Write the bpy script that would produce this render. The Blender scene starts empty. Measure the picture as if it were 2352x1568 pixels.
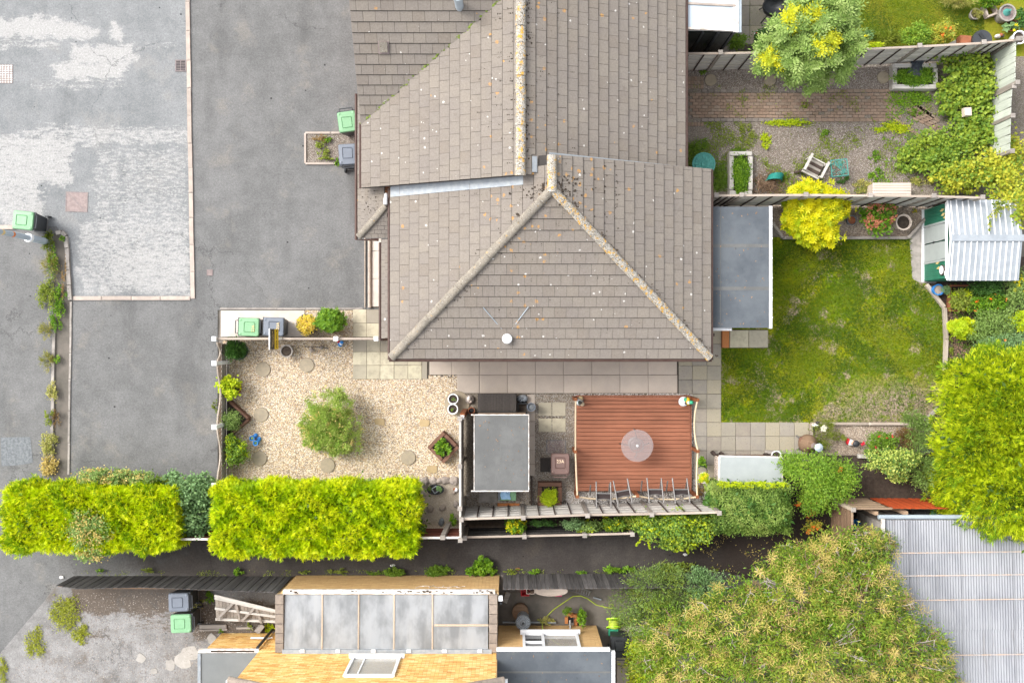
import bpy, math, random
import numpy as np
from mathutils import Vector, Matrix, Euler
random.seed(11)
rng = np.random.default_rng(11)
scene = bpy.context.scene
COL = scene.collection
R = math.radians

# ---------------------------------------------------------------- camera, sky, sun, exposure
H = 30.0          # flying height of the drone above the ground (m)
F = 2160.0        # focal length in pixels of a 2352 px wide picture
cam_d = bpy.data.cameras.new('camera'); cam = bpy.data.objects.new('camera', cam_d); COL.objects.link(cam)
cam.location = (0, 0, H); cam.rotation_euler = (0, 0, 0)
cam_d.sensor_width = 36.0; cam_d.lens = 36.0 * F / 2352.0; cam_d.clip_end = 500; cam_d.clip_start = 0.1
scene.camera = cam
SUN_EL, SUN_AZ = R(48), R(-62)
world = bpy.data.worlds.new('World'); scene.world = world; world.use_nodes = True
wn = world.node_tree; wn.nodes.clear()
sky = wn.nodes.new('ShaderNodeTexSky'); sky.sky_type = 'NISHITA'; sky.sun_disc = False
sky.sun_elevation = SUN_EL; sky.sun_rotation = SUN_AZ; sky.dust_density = 4.0; sky.air_density = 1.0; sky.ozone_density = 1.0
hs = wn.nodes.new('ShaderNodeHueSaturation'); hs.inputs['Saturation'].default_value = 0.22
bg = wn.nodes.new('ShaderNodeBackground'); bg.inputs['Strength'].default_value = 0.15
wo = wn.nodes.new('ShaderNodeOutputWorld')
wn.links.new(sky.outputs[0], hs.inputs['Color']); wn.links.new(hs.outputs[0], bg.inputs['Color']); wn.links.new(bg.outputs[0], wo.inputs[0])
sun_d = bpy.data.lights.new('sun', 'SUN'); sun_d.energy = 0.75; sun_d.angle = R(20); sun_d.color = (1.0, 0.955, 0.89)
sun = bpy.data.objects.new('sun', sun_d); COL.objects.link(sun)
sd = Vector((math.sin(SUN_AZ) * math.cos(SUN_EL), math.cos(SUN_AZ) * math.cos(SUN_EL), math.sin(SUN_EL)))
sun.rotation_euler = (-sd).to_track_quat('-Z', 'Y').to_euler(); sun.location = sd * 60
scene.view_settings.view_transform = 'Standard'; scene.view_settings.look = 'None'
scene.view_settings.exposure = 1.48; scene.view_settings.gamma = 1.0; scene.view_settings.use_curve_mapping = False

# ---------------------------------------------------------------- plan coordinates
def D(x, y, z=0.0):
    """where a point seen at (x, y) of the 2352 x 1568 survey picture stands if it is z metres above the ground"""
    k = (H - z) / F
    return Vector(((x - 1176) * k, (784 - y) * k, z))
SC = 2352.0 / 3402.0
def N(x, y, z=0.0):
    return D(x * SC, y * SC, z)
def px(n, z=0.0):
    return n * (H - z) / F

# ---------------------------------------------------------------- materials
MATS = {}
def col(c):
    return (c[0], c[1], c[2], 1.0)
class NT:
    """small node tree writer"""
    def __init__(s, name):
        s.m = bpy.data.materials.new(name); s.m.use_nodes = True
        s.t = s.m.node_tree; s.t.nodes.clear(); MATS[name] = s.m
        s.pos = s.n('ShaderNodeNewGeometry').outputs['Position']
    def n(s, typ, **kw):
        nd = s.t.nodes.new(typ)
        for k, v in kw.items(): setattr(nd, k, v)
        return nd
    def put(s, sock, v):
        if isinstance(v, bpy.types.NodeSocket): s.t.links.new(v, sock)
        elif v is not None:
            try: sock.default_value = v
            except Exception: sock.default_value = col(v)
    def math(s, op, a, b=0.0, c=None, clamp=False):
        nd = s.n('ShaderNodeMath', operation=op); nd.use_clamp = clamp
        s.put(nd.inputs[0], a); s.put(nd.inputs[1], b)
        if c is not None: s.put(nd.inputs[2], c)
        return nd.outputs[0]
    def noise(s, scale, detail=3.0, rough=0.55, vec=None, out='Fac', dist=0.0):
        nd = s.n('ShaderNodeTexNoise'); nd.inputs['Scale'].default_value = scale
        nd.inputs['Detail'].default_value = detail; nd.inputs['Roughness'].default_value = rough; nd.inputs['Distortion'].default_value = dist
        s.put(nd.inputs['Vector'], vec if vec is not None else s.pos)
        return nd.outputs[out]
    def stretch(s, sx, sy, sz, rz=0.0):
        nd = s.n('ShaderNodeMapping'); nd.inputs['Scale'].default_value = (sx, sy, sz); nd.inputs['Rotation'].default_value = (0, 0, rz)
        s.put(nd.inputs['Vector'], s.pos); return nd.outputs[0]
    def voro(s, scale, vec=None, out='Distance', feature='F1'):
        nd = s.n('ShaderNodeTexVoronoi'); nd.feature = feature; nd.inputs['Scale'].default_value = scale
        s.put(nd.inputs['Vector'], vec if vec is not None else s.pos); return nd.outputs[out]
    def ss(s, v, lo, hi, a=0.0, b=1.0):
        nd = s.n('ShaderNodeMapRange', interpolation_type='SMOOTHSTEP')
        s.put(nd.inputs['Value'], v)
        for i, x in enumerate((lo, hi, a, b)): nd.inputs[i + 1].default_value = x
        return nd.outputs[0]
    def mix(s, fac, a, b, mode='MIX'):
        nd = s.n('ShaderNodeMix', data_type='RGBA', blend_type=mode)
        s.put(nd.inputs[0], fac)
        for i, v in ((6, a), (7, b)):
            if isinstance(v, bpy.types.NodeSocket): s.t.links.new(v, nd.inputs[i])
            else: nd.inputs[i].default_value = col(v)
        return nd.outputs[2]
    def ramp(s, fac, cols, interp='LINEAR'):
        nd = s.n('ShaderNodeValToRGB'); cr = nd.color_ramp; cr.interpolation = interp
        k = len(cols); cr.elements[0].position = 0; cr.elements[0].color = col(cols[0])
        if k > 1:
            cr.elements[1].position = 1.0 if interp == 'LINEAR' else 1.0 / k * (k - 1); cr.elements[1].color = col(cols[-1])
        for i in range(1, k - 1):
            e = cr.elements.new(i / (k - 1.0) if interp == 'LINEAR' else i / k); e.color = col(cols[i])
        s.put(nd.inputs[0], fac); return nd.outputs[0]
    def rand(s):
        a = s.n('ShaderNodeObjectInfo').outputs['Random']
        b = s.n('ShaderNodeAttribute', attribute_name='var').outputs['Fac']
        return s.math('FRACT', s.math('ADD', a, b))
    def var(s):
        return s.n('ShaderNodeAttribute', attribute_name='var').outputs['Fac']
    def bump(s, h, strength=0.3, dist=0.01):
        nd = s.n('ShaderNodeBump'); nd.inputs['Strength'].default_value = strength; nd.inputs['Distance'].default_value = dist
        s.put(nd.inputs['Height'], h); return nd.outputs[0]
    def out(s, c, rough=0.85, normal=None, metal=0.0, spec=0.35, transl=None, trans=0.0):
        p = s.n('ShaderNodeBsdfPrincipled'); s.put(p.inputs['Base Color'], c if isinstance(c, bpy.types.NodeSocket) else col(c))
        s.put(p.inputs['Roughness'], rough); p.inputs['Metallic'].default_value = metal
        p.inputs['Specular IOR Level'].default_value = spec; p.inputs['Transmission Weight'].default_value = trans
        if normal is not None: s.t.links.new(normal, p.inputs['Normal'])
        o = s.n('ShaderNodeOutputMaterial'); sh = p.outputs[0]
        if transl:
            tr = s.n('ShaderNodeBsdfTranslucent'); s.put(tr.inputs['Color'], c if isinstance(c, bpy.types.NodeSocket) else col(c))
            mx = s.n('ShaderNodeMixShader'); mx.inputs[0].default_value = transl
            s.t.links.new(sh, mx.inputs[1]); s.t.links.new(tr.outputs[0], mx.inputs[2]); sh = mx.outputs[0]
        s.t.links.new(sh, o.inputs[0]); return s.m

def simple(name, c, c2=None, scale=6.0, rough=0.8, bump=0.15, bs=60.0, var=0.12, metal=0.0, spec=0.35, speck=0.0):
    """weathered plain surface: two tones mixed by a soft noise, fine grain, each piece a little lighter or darker"""
    s = NT(name)
    c2 = c2 or tuple(x * 0.78 for x in c)
    k = s.ss(s.noise(scale, 5.0, 0.62), 0.33, 0.68)
    cc = s.mix(k, c, c2)
    fine = s.noise(bs, 2.0, 0.6)
    v = s.math('MULTIPLY_ADD', s.rand(), 2 * var, 1.0 - var)
    v = s.math('MULTIPLY', v, s.math('MULTIPLY_ADD', fine, 0.3, 0.85))
    cc = s.mix(1.0, cc, s.n_rgb(v), 'MULTIPLY')
    if speck:
        cc = s.mix(s.ss(s.noise(38, 2.0), 0.66, 0.72, 0, speck), cc, tuple(x * 0.35 for x in c))
    return s.out(cc, rough, s.bump(fine, bump, 0.006) if bump else None, metal, spec)
def n_rgb(s, v):
    nd = s.n('ShaderNodeCombineColor')
    for i in range(3): s.put(nd.inputs[i], v)
    return nd.outputs[0]
NT.n_rgb = n_rgb

def ramped(name, cols, rough=0.8, noise=0.25, ns=25.0, spec=0.3, bump=0.1, transl=None, interp='LINEAR'):
    """colour picked piece by piece from a list (leaves, pebbles, bricks)"""
    s = NT(name)
    c = s.ramp(s.rand(), cols, interp)
    v = s.math('MULTIPLY_ADD', s.noise(ns, 3.0), noise * 2, 1 - noise)
    c = s.mix(1.0, c, s.n_rgb(v), 'MULTIPLY')
    return s.out(c, rough, s.bump(s.noise(ns * 4, 2.0), bump, 0.004) if bump else None, 0.0, spec, transl)

def leafmat(name, cols, transl=0.35):
    return ramped(name, [(min(.8, c[0] * 1.27), min(.8, c[1] * 1.42), c[2] * 0.80) for c in cols], rough=0.55, noise=0.12, ns=9.0, spec=0.3, bump=0, transl=transl)

def woodmat(name, c, c2, along='X', var=0.2, rough=0.85, rz=0.0):
    s = NT(name)
    st = {'X': s.stretch(1.2, 45, 45, rz), 'Y': s.stretch(45, 1.2, 45, rz), 'Z': s.stretch(45, 45, 1.2, rz)}[along]
    g = s.noise(1.0, 4.0, 0.65, st)
    cc = s.mix(s.ss(g, 0.35, 0.66), c, c2)
    big = s.noise(1.6, 3.0)
    v = s.math('MULTIPLY', s.math('MULTIPLY_ADD', s.rand(), 2 * var, 1 - var), s.math('MULTIPLY_ADD', big, 0.5, 0.75))
    cc = s.mix(1.0, cc, s.n_rgb(v), 'MULTIPLY')
    return s.out(cc, rough, s.bump(g, 0.3, 0.004), 0, 0.25)

def asphalt_mat(name, c, c2, dirt, patches=None, pcol=(0.285, 0.280, 0.272), xmix=None):
    s = NT(name)
    big = s.noise(0.45, 5.0, 0.6); mid = s.noise(2.2, 5.0, 0.65); fine = s.noise(55, 3.0, 0.7); vf = s.voro(70)
    cc = s.mix(s.ss(s.math('MULTIPLY_ADD', mid, 0.5, s.math('MULTIPLY', big, 0.6)), 0.40, 0.68), c, c2)
    cc = s.mix(s.ss(s.noise(0.8, 5.0, 0.68, s.stretch(1, 1, 1, 0.7)), 0.54, 0.68, 0, 0.6), cc, dirt)
    cc = s.mix(s.ss(s.noise(6.5, 5.0, 0.75), 0.56, 0.74, 0, 0.35), cc, tuple(x * 0.55 for x in c))
    cc = s.mix(s.ss(s.noise(0.30, 4.0, 0.6, s.stretch(1.6, 0.5, 1, 0.25)), 0.52, 0.66, 0, 0.45), cc, tuple(x * 0.62 for x in c))
    vs_ = s.n('ShaderNodeTexVoronoi'); vs_.inputs['Scale'].default_value = 1.4; s.put(vs_.inputs['Vector'], s.pos)
    cc = s.mix(s.math('LESS_THAN', vs_.outputs['Distance'], 0.045), cc, tuple(x * 0.35 for x in c))
    if patches:
        nd = s.n('ShaderNodeSeparateXYZ'); wob = s.noise(1.5, 6.0, 0.7, out='Color'); wsep = s.n('ShaderNodeSeparateColor')
        s.put(nd.inputs[0], s.pos); s.put(wsep.inputs[0], wob)
        wx = s.math('ADD', nd.outputs[0], s.math('MULTIPLY_ADD', wsep.outputs[0], 1.5, -0.75))
        wy = s.math('ADD', nd.outputs[1], s.math('MULTIPLY_ADD', wsep.outputs[1], 1.0, -0.50))
        tot = None
        for (x0, x1, y0, y1, amt) in patches:
            a, b = D(x0, y0), D(x1, y1); cx, cy, hx, hy = (a.x + b.x) / 2, (a.y + b.y) / 2, abs(b.x - a.x) / 2, abs(b.y - a.y) / 2
            def edge(w, c0, h): return s.math('MULTIPLY_ADD', s.math('SUBTRACT', h, s.math('ABSOLUTE', s.math('SUBTRACT', w, c0))), 3.0, 0.5, True)
            m = s.math('MULTIPLY', s.math('MULTIPLY', edge(wx, cx, hx), edge(wy, cy, hy)), amt)
            tot = m if tot is None else s.math('MAXIMUM', tot, m)
        sp = s.math('MULTIPLY_ADD', s.noise(5.0, 6.0, 0.72, s.stretch(0.7, 2.2, 1)), 1.0, s.math('MULTIPLY', s.noise(14.0, 4.0, 0.7), 0.55))
        k = s.ss(s.math('ADD', s.math('MULTIPLY', tot, 0.52), s.math('MULTIPLY', sp, 1.05)), 0.99, 1.24)
        cc = s.mix(s.math('MULTIPLY', k, 0.85), cc, s.mix(s.noise(3.0), pcol, tuple(x * 1.22 for x in pcol)))
    if xmix:      # surface changes along the lane (tarmac, then soil)
        sx = s.n('ShaderNodeSeparateXYZ'); s.put(sx.inputs[0], s.pos); xn = s.math('ADD', sx.outputs[0], s.math('MULTIPLY_ADD', s.noise(0.9, 5.0, 0.7), 6.0, -3.0))
        for (x0, x1, cl) in xmix: cc = s.mix(s.ss(xn, x0, x1), cc, cl) if x1 > x0 else s.mix(s.ss(xn, x1, x0, 1, 0), cc, cl)
    grain = s.noise(17, 4.0, 0.85)
    v = s.math('MULTIPLY', s.math('MULTIPLY_ADD', fine, 0.95, 0.52), s.ss(grain, 0.25, 0.75, 0.78, 1.22))
    vc = s.n('ShaderNodeTexVoronoi'); vc.feature = 'DISTANCE_TO_EDGE'; vc.inputs['Scale'].default_value = 0.16; wv = s.n('ShaderNodeVectorMath', operation='ADD'); s.put(wv.inputs[0], s.pos); s.put(wv.inputs[1], s.noise(1.1, 5.0, 0.7, out='Color')); s.put(vc.inputs['Vector'], wv.outputs[0])
    cc = s.mix(s.math('MULTIPLY', s.math('LESS_THAN', vc.outputs[0], 0.0022), s.ss(s.noise(0.5), 0.45, 0.55, 0, 0.55)), cc, tuple(x * 0.5 for x in c))
    v = s.math('MULTIPLY', v, s.ss(vf, 0.1, 0.75, 0.86, 1.12))
    cc = s.mix(1.0, cc, s.n_rgb(v), 'MULTIPLY')
    return s.out(cc, 0.9, s.bump(fine, 0.4, 0.006), 0, 0.25)

asphalt_mat('road_asphalt', (0.150, 0.157, 0.160), (0.200, 0.205, 0.208), (0.22, 0.217, 0.21),
            [(-40, 150, 40, 90, 1.0), (110, 218, 52, 92, 1.0), (246, 284, 46, 96, 1.0), (-20, 140, 96, 108, 0.9), (160, 310, 104, 148, 1.0),
             (120, 290, 140, 186, 0.95), (300, 410, 98, 112, 0.55), (60, 300, 186, 204, 0.6), (40, 435, 285, 340, 0.62), (-20, 170, 310, 425, 0.8),
             (-20, 100, 400, 520, 0.75), (210, 435, 340, 520, 0.52), (180, 440, 500, 680, 0.62), (250, 430, 560, 670, 0.75)])
asphalt_mat('drive_asphalt', (0.112, 0.112, 0.110), (0.150, 0.149, 0.147), (0.185, 0.172, 0.155))
asphalt_mat('alley_tarmac', (0.042, 0.036, 0.033), (0.060, 0.053, 0.048), (0.070, 0.058, 0.047), xmix=[(-10.5, -13.5, (0.122, 0.120, 0.117)), (3.5, 8.5, (0.028, 0.020, 0.016))])
asphalt_mat('yard_surface', (0.150, 0.145, 0.140), (0.250, 0.245, 0.240), (0.105, 0.083, 0.064), [(160, 480, 1335, 1412, 1.0), (300, 470, 1400, 1450, .5), (430, 650, 1380, 1470, .85), (500, 560, 1480, 1560, .6), (170, 260, 1440, 1480, .6)], (0.075, 0.056, 0.040))

def tile_mat():
    s = NT('roof_tile_concrete')
    base = s.ramp(s.rand(), [(0.184, 0.158, 0.132), (0.202, 0.177, 0.150), (0.190, 0.167, 0.145), (0.212, 0.186, 0.157)])
    base = s.mix(s.ss(s.noise(1.1, 4.0), 0.35, 0.7, 0, 0.4), base, (0.168, 0.148, 0.136))
    v = s.math('MULTIPLY_ADD', s.noise(22, 5.0, 0.7, s.stretch(1, 1, 1)), 0.8, 0.6)
    base = s.mix(1.0, base, s.n_rgb(v), 'MULTIPLY')
    # how close a point is to the ridges, where lichen grows
    sep = s.n('ShaderNodeSeparateXYZ'); s.put(sep.inputs[0], s.pos)
    dx = s.math('SUBTRACT', sep.outputs[0], 0.95); dy = s.math('SUBTRACT', sep.outputs[1], 4.0)
    dist = s.math('SQRT', s.math('ADD', s.math('MULTIPLY', dx, dx), s.math('MULTIPLY', dy, dy)))
    near = s.math('MAXIMUM', s.ss(dist, 0.5, 2.3, 1, 0), s.ss(s.math('ABSOLUTE', s.math('SUBTRACT', sep.outputs[0], 0.23)), 0.1, 1.2, 0.45, 0))
    wob = s.n('ShaderNodeVectorMath', operation='ADD'); sc = s.n('ShaderNodeVectorMath', operation='SCALE'); sc.inputs['Scale'].default_value = 0.08
    s.put(sc.inputs[0], s.noise(9, 3.0, out='Color')); s.put(wob.inputs[0], s.pos); s.put(wob.inputs[1], sc.outputs[0])
    w = wob.outputs[0]
    vo = s.n('ShaderNodeTexVoronoi'); vo.inputs['Scale'].default_value = 4.2; s.put(vo.inputs['Vector'], w)
    cs = s.n('ShaderNodeSeparateColor'); s.put(cs.inputs[0], vo.outputs['Color'])
    spot = s.math('MULTIPLY', s.math('LESS_THAN', vo.outputs['Distance'], s.math('MULTIPLY_ADD', cs.outputs[1], 0.12, 0.03)), s.math('GREATER_THAN', cs.outputs[0], 0.22))
    spot = s.math('MULTIPLY', spot, s.math('GREATER_THAN', s.math('ADD', s.noise(1.0, 3.0), s.math('MULTIPLY', cs.outputs[2], 0.25)), 0.57))
    base = s.mix(s.math('MULTIPLY', spot, 0.85), base, (0.52, 0.50, 0.47))
    base = s.mix(s.ss(s.noise(3.0, 5.0, 0.75, s.stretch(1, 1, 1, .8)), 0.58, 0.72, 0, 0.45), base, (0.11, 0.092, 0.078))
    vo2 = s.n('ShaderNodeTexVoronoi'); vo2.inputs['Scale'].default_value = 5.5; s.put(vo2.inputs['Vector'], w)
    cs2 = s.n('ShaderNodeSeparateColor'); s.put(cs2.inputs[0], vo2.outputs['Color'])
    och = s.math('MULTIPLY', s.math('LESS_THAN', vo2.outputs['Distance'], 0.28), s.math('LESS_THAN', cs2.outputs[0], s.math('MULTIPLY_ADD', near, 0.42, 0.02)))
    och = s.math('MULTIPLY', och, s.ss(s.noise(30, 3.0), 0.38, 0.55))
    base = s.mix(s.math('MULTIPLY', och, 0.8), base, s.mix(s.noise(4.0), (0.50, 0.27, 0.05), (0.40, 0.20, 0.08)))
    return s.out(base, 0.9, s.bump(s.noise(70, 3.0), 0.35, 0.004), 0, 0.2)
tile_mat()
simple('tile_edge', (0.075, 0.058, 0.048), (0.05, 0.038, 0.032), 9, 0.95, 0.2)  # dark tile sides: algae grime plus painted-in shadow lines of the courses
def ridge_mat(name, amt):
    s = NT(name)
    c = s.mix(s.ss(s.noise(3.0, 5.0, 0.7), 0.35, 0.65), (0.25, 0.22, 0.178), (0.185, 0.165, 0.138))
    c = s.mix(s.ss(s.noise(17, 5.0, 0.75), 0.62 - 0.12 * amt, 0.70 - 0.12 * amt, 0, 0.85), c, (0.065, 0.048, 0.03))
    c = s.mix(s.ss(s.noise(34, 5.0, 0.72, s.stretch(1, 1, 1.3)), 0.64 - 0.15 * amt, 0.70 - 0.15 * amt, 0, 0.85), c, (0.43, 0.41, 0.37))
    c = s.mix(s.ss(s.noise(9, 5.0, 0.75, s.stretch(1.1, 0.9, 1, 0.5)), 0.68 - 0.115 * amt, 0.73 - 0.115 * amt, 0, 0.95), c, (0.50, 0.28, 0.04))
    return s.out(c, 0.95, s.bump(s.noise(30, 4.0), 0.6, 0.012), 0, 0.15)
ridge_mat('ridge_lichen', 1.18); ridge_mat('ridge_plain', 0.42)

simple('roof_underlay', (0.035, 0.03, 0.027)); simple('moss_dark', (0.055, 0.038, 0.026), (0.03, 0.022, 0.015), 20); 
ramped('moss_green', [(0.10, 0.16, 0.02), (0.16, 0.22, 0.03), (0.07, 0.08, 0.03)])
simple('lead', (0.23, 0.255, 0.28), (0.30, 0.32, 0.335), 7, 0.6, 0.1, metal=0.0)
simple('kerb_concrete', (0.41, 0.345, 0.295), (0.33, 0.28, 0.245), 3.5, 0.9, 0.3, 70, 0.08)
simple('edging_concrete', (0.33, 0.30, 0.27), (0.22, 0.20, 0.18), 5, 0.9, 0.3, 60, 0.1)
simple('patio_slab', (0.43, 0.365, 0.305), (0.385, 0.33, 0.28), 1.6, 0.9, 0.25, 90, 0.06, speck=0.15)
s_ = NT('paving_slab')
c_ = s_.ramp(s_.rand(), [(0.44, 0.40, 0.29), (0.40, 0.36, 0.265), (0.285, 0.255, 0.205), (0.47, 0.425, 0.315), (0.35, 0.315, 0.24)], 'CONSTANT')
c_ = s_.mix(s_.ss(s_.noise(4.5, 5.0, 0.7), 0.40, 0.75, 0, 0.65), c_, (0.25, 0.225, 0.175))
c_ = s_.mix(s_.ss(s_.noise(28, 3.0, 0.7), 0.58, 0.74, 0, 0.4), c_, (0.12, 0.105, 0.085))
s_.out(c_, 0.92, s_.bump(s_.noise(80, 2.0), 0.3, 0.005), 0, 0.2)
s_ = NT('weathered_slab')
c_ = s_.ramp(s_.rand(), [(0.235, 0.205, 0.170), (0.265, 0.237, 0.20), (0.215, 0.195, 0.168), (0.245, 0.222, 0.19), (0.30, 0.265, 0.195), (0.255, 0.23, 0.185)], 'CONSTANT')
c_ = s_.mix(s_.ss(s_.noise(5.5, 5.0, 0.7), 0.40, 0.72, 0, 0.6), c_, (0.30, 0.27, 0.21))
c_ = s_.mix(s_.ss(s_.noise(22, 4.0, 0.75), 0.52, 0.72, 0, 0.55), c_, (0.10, 0.085, 0.07))
s_.out(c_, 0.92, s_.bump(s_.noise(80, 2.0), 0.3, 0.005), 0, 0.2)
simple('bright_concrete', (0.56, 0.50, 0.44), (0.47, 0.42, 0.37), 2.5, 0.9, 0.3, 70, 0.03, speck=0.1)
simple('stepping_stone', (0.31, 0.26, 0.185), (0.255, 0.215, 0.16), 9, 0.95, 0.4, 60, 0.06, speck=0.25)
simple('sandstone_flag', (0.40, 0.30, 0.165), (0.34, 0.255, 0.14), 9, 0.95, 0.4, 60, 0.08)
simple('slate_grey', (0.176,0.188,0.196), (0.104,0.112,0.120), 14, 0.85, 0.3)
simple('slate_dark', (0.06, 0.052, 0.047), None, 20, 0.9, 0.3)
simple('joint_sand', (0.085, 0.072, 0.058), (0.06, 0.05, 0.04), 12, 0.95, 0.5)
PEB = [(0.46, 0.33, 0.195), (0.60, 0.51, 0.385), (0.33, 0.22, 0.135), (0.64, 0.56, 0.44), (0.52, 0.39, 0.22), (0.22, 0.18, 0.155), (0.59, 0.48, 0.31), (0.46, 0.40, 0.34), (0.38, 0.26, 0.15), (0.66, 0.60, 0.51)]
ramped('gold_pebble', PEB, 0.7, 0.15, 50, 0.4, 0, None, 'CONSTANT')
ramped('grey_pebble', [(0.30, 0.27, 0.23), (0.22, 0.18, 0.14), (0.36, 0.32, 0.27), (0.17, 0.13, 0.10), (0.28, 0.22, 0.16), (0.33, 0.31, 0.285)], 0.75, 0.15, 50, 0.35, 0, None, 'CONSTANT')
ramped('slate_chip', [(0.30, 0.25, 0.215), (0.21, 0.17, 0.145), (0.37, 0.325, 0.285), (0.13, 0.10, 0.08), (0.26, 0.215, 0.185), (0.19, 0.15, 0.115), (0.33, 0.30, 0.27)], 0.8, 0.15, 50, 0.35, 0, None, 'CONSTANT')
ramped('beige_chip', [(0.40, 0.33, 0.26), (0.28, 0.21, 0.16), (0.46, 0.40, 0.33), (0.20, 0.15, 0.11), (0.34, 0.265, 0.19)], 0.8, 0.15, 50, 0.35, 0, None, 'CONSTANT')
ramped('white_pebble', [(0.5, 0.47, 0.43), (0.36, 0.33, 0.31), (0.25, 0.21, 0.18), (0.58, 0.55, 0.52)], 0.75, 0.15, 50, 0.35, 0, None, 'CONSTANT')
def gravel_sheet(name, cols, scale):
    s = NT(name); vo = s.n('ShaderNodeTexVoronoi'); vo.inputs['Scale'].default_value = scale; s.put(vo.inputs['Vector'], s.pos)
    sp = s.n('ShaderNodeSeparateColor'); s.put(sp.inputs[0], vo.outputs['Color'])
    c = s.ramp(sp.outputs[0], cols, 'CONSTANT')
    c = s.mix(s.ss(vo.outputs['Distance'], 0.3, 0.75, 0, 0.6), c, tuple(x * 0.3 for x in cols[0]))
    c = s.mix(1.0, c, s.n_rgb(s.math('MULTIPLY_ADD', s.noise(0.9, 4.0), 0.5, 0.75)), 'MULTIPLY')
    return s.out(c, 0.9, s.bump(vo.outputs['Distance'], 0.6, 0.012), 0, 0.25)
gravel_sheet('gold_gravel', [tuple(x * 0.75 for x in p) for p in PEB], 42)
gravel_sheet('grey_gravel', [(0.26, 0.22, 0.175), (0.20, 0.165, 0.125), (0.31, 0.27, 0.22), (0.15, 0.12, 0.09)], 50)
gravel_sheet('fine_gravel', [(0.38, 0.315, 0.24), (0.44, 0.38, 0.30), (0.34, 0.28, 0.215), (0.48, 0.42, 0.35)], 95)
gravel_sheet('chip_gravel', [(0.24, 0.205, 0.175), (0.19, 0.155, 0.13), (0.30, 0.26, 0.225), (0.15, 0.12, 0.10), (0.20, 0.185, 0.12)], 55)
gravel_sheet('bed_gravel', [(0.36, 0.29, 0.225), (0.26, 0.20, 0.155), (0.42, 0.35, 0.28), (0.20, 0.155, 0.12)], 55)
gravel_sheet('bark_soil', [(0.065, 0.045, 0.035), (0.045, 0.032, 0.026), (0.085, 0.062, 0.048), (0.11, 0.085, 0.068)], 60)
simple('soil', (0.060, 0.045, 0.034), (0.035, 0.026, 0.020), 9, 0.97, 0.8, 40)
simple('ground_earth', (0.16, 0.14, 0.12), (0.11, 0.10, 0.085), 2.0, 0.97, 0.5)
s_ = NT('lawn_turf')
c_ = s_.mix(s_.ss(s_.noise(1.5, 5.0, 0.65), 0.38, 0.62), (0.090, 0.150, 0.002), (0.185, 0.200, 0.004))
c_ = s_.mix(s_.ss(s_.noise(5.5, 5.0, 0.75), 0.46, 0.64, 0, 0.42), c_, (0.20, 0.20, 0.03))
c_ = s_.mix(s_.ss(s_.noise(3.2, 5.0, 0.75, s_.stretch(1, 1, 1, .4)), 0.54, 0.66, 0, 0.7), c_, (0.15, 0.125, 0.055))
c_ = s_.mix(s_.ss(s_.noise(0.85, 6.0, 0.74, s_.stretch(1, 1, 1, 1.1)), 0.525, 0.61, 0, 0.9), c_, (0.29, 0.225, 0.155))
sp_ = s_.n('ShaderNodeSeparateXYZ'); s_.put(sp_.inputs[0], s_.pos)
bx_ = s_.math('MULTIPLY', s_.ss(sp_.outputs[0], 9.4, 12.0), s_.ss(sp_.outputs[1], -0.9, -1.9))
c_ = s_.mix(s_.math('MULTIPLY', bx_, s_.ss(s_.noise(3.0, 5.0, 0.75), 0.34, 0.54)), c_, (0.255, 0.198, 0.145))
c_ = s_.mix(1.0, c_, s_.n_rgb(s_.math('MULTIPLY_ADD', s_.ss(s_.noise(14, 5.0, 0.8), 0.3, 0.7), 1.1, 0.38)), 'MULTIPLY')
s_.out(c_, 0.95, s_.bump(s_.noise(40, 3.0), 0.9, 0.03), 0, 0.1)
s_ = NT('neighbour_turf')
c_ = s_.mix(s_.ss(s_.noise(1.6, 5.0, 0.62), 0.36, 0.66), (0.14, 0.165, 0.010), (0.22, 0.20, 0.022))
c_ = s_.mix(1.0, c_, s_.n_rgb(s_.math('MULTIPLY_ADD', s_.noise(26, 5.0, 0.75), 0.9, 0.55)), 'MULTIPLY')
s_.out(c_, 0.95, s_.bump(s_.noise(60, 3.0), 0.7, 0.02), 0, 0.1)

simple('white_paint', (0.80, 0.80, 0.79), (0.72, 0.72, 0.71), 5, 0.5, 0.05, 40, 0.02)
simple('dirty_white', (0.74, 0.72, 0.69), (0.42, 0.36, 0.31), 6, 0.6, 0.1, 40, 0.03)
simple('white_plastic', (0.76, 0.77, 0.78), (0.70, 0.70, 0.71), 4, 0.35, 0.0, 40, 0.02)
simple('cream_plastic', (0.56, 0.47, 0.40), (0.52, 0.44, 0.37), 3, 0.5, 0.05, 40, 0.02)
simple('black_plastic', (0.022, 0.024, 0.027), (0.03, 0.032, 0.035), 6, 0.45, 0.05, 40, 0.1)
simple('bin_body', (0.05, 0.055, 0.062), (0.04, 0.043, 0.048), 6, 0.45, 0.05, 40, 0.1)
simple('green_lid', (0.185, 0.36, 0.195), (0.17, 0.33, 0.18), 5, 0.45, 0.05, 40, 0.05)
simple('dark_green_lid', (0.10, 0.26, 0.13), (0.085, 0.22, 0.11), 5, 0.45, 0.05, 40, 0.05)
simple('grey_lid', (0.140, 0.158, 0.190), (0.125, 0.142, 0.17), 5, 0.45, 0.05, 40, 0.06)
simple('brown_lid', (0.150, 0.092, 0.078), (0.13, 0.08, 0.068), 5, 0.5, 0.05, 40, 0.05)
simple('sticker_gold', (0.62, 0.46, 0.20), (0.58, 0.42, 0.18), 5, 0.5, 0)
simple('sticker_cream', (0.80, 0.62, 0.42), None, 5, 0.5, 0, var=0.02)
simple('terracotta', (0.30, 0.105, 0.05), (0.22, 0.08, 0.04), 8, 0.85, 0.2)
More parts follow.
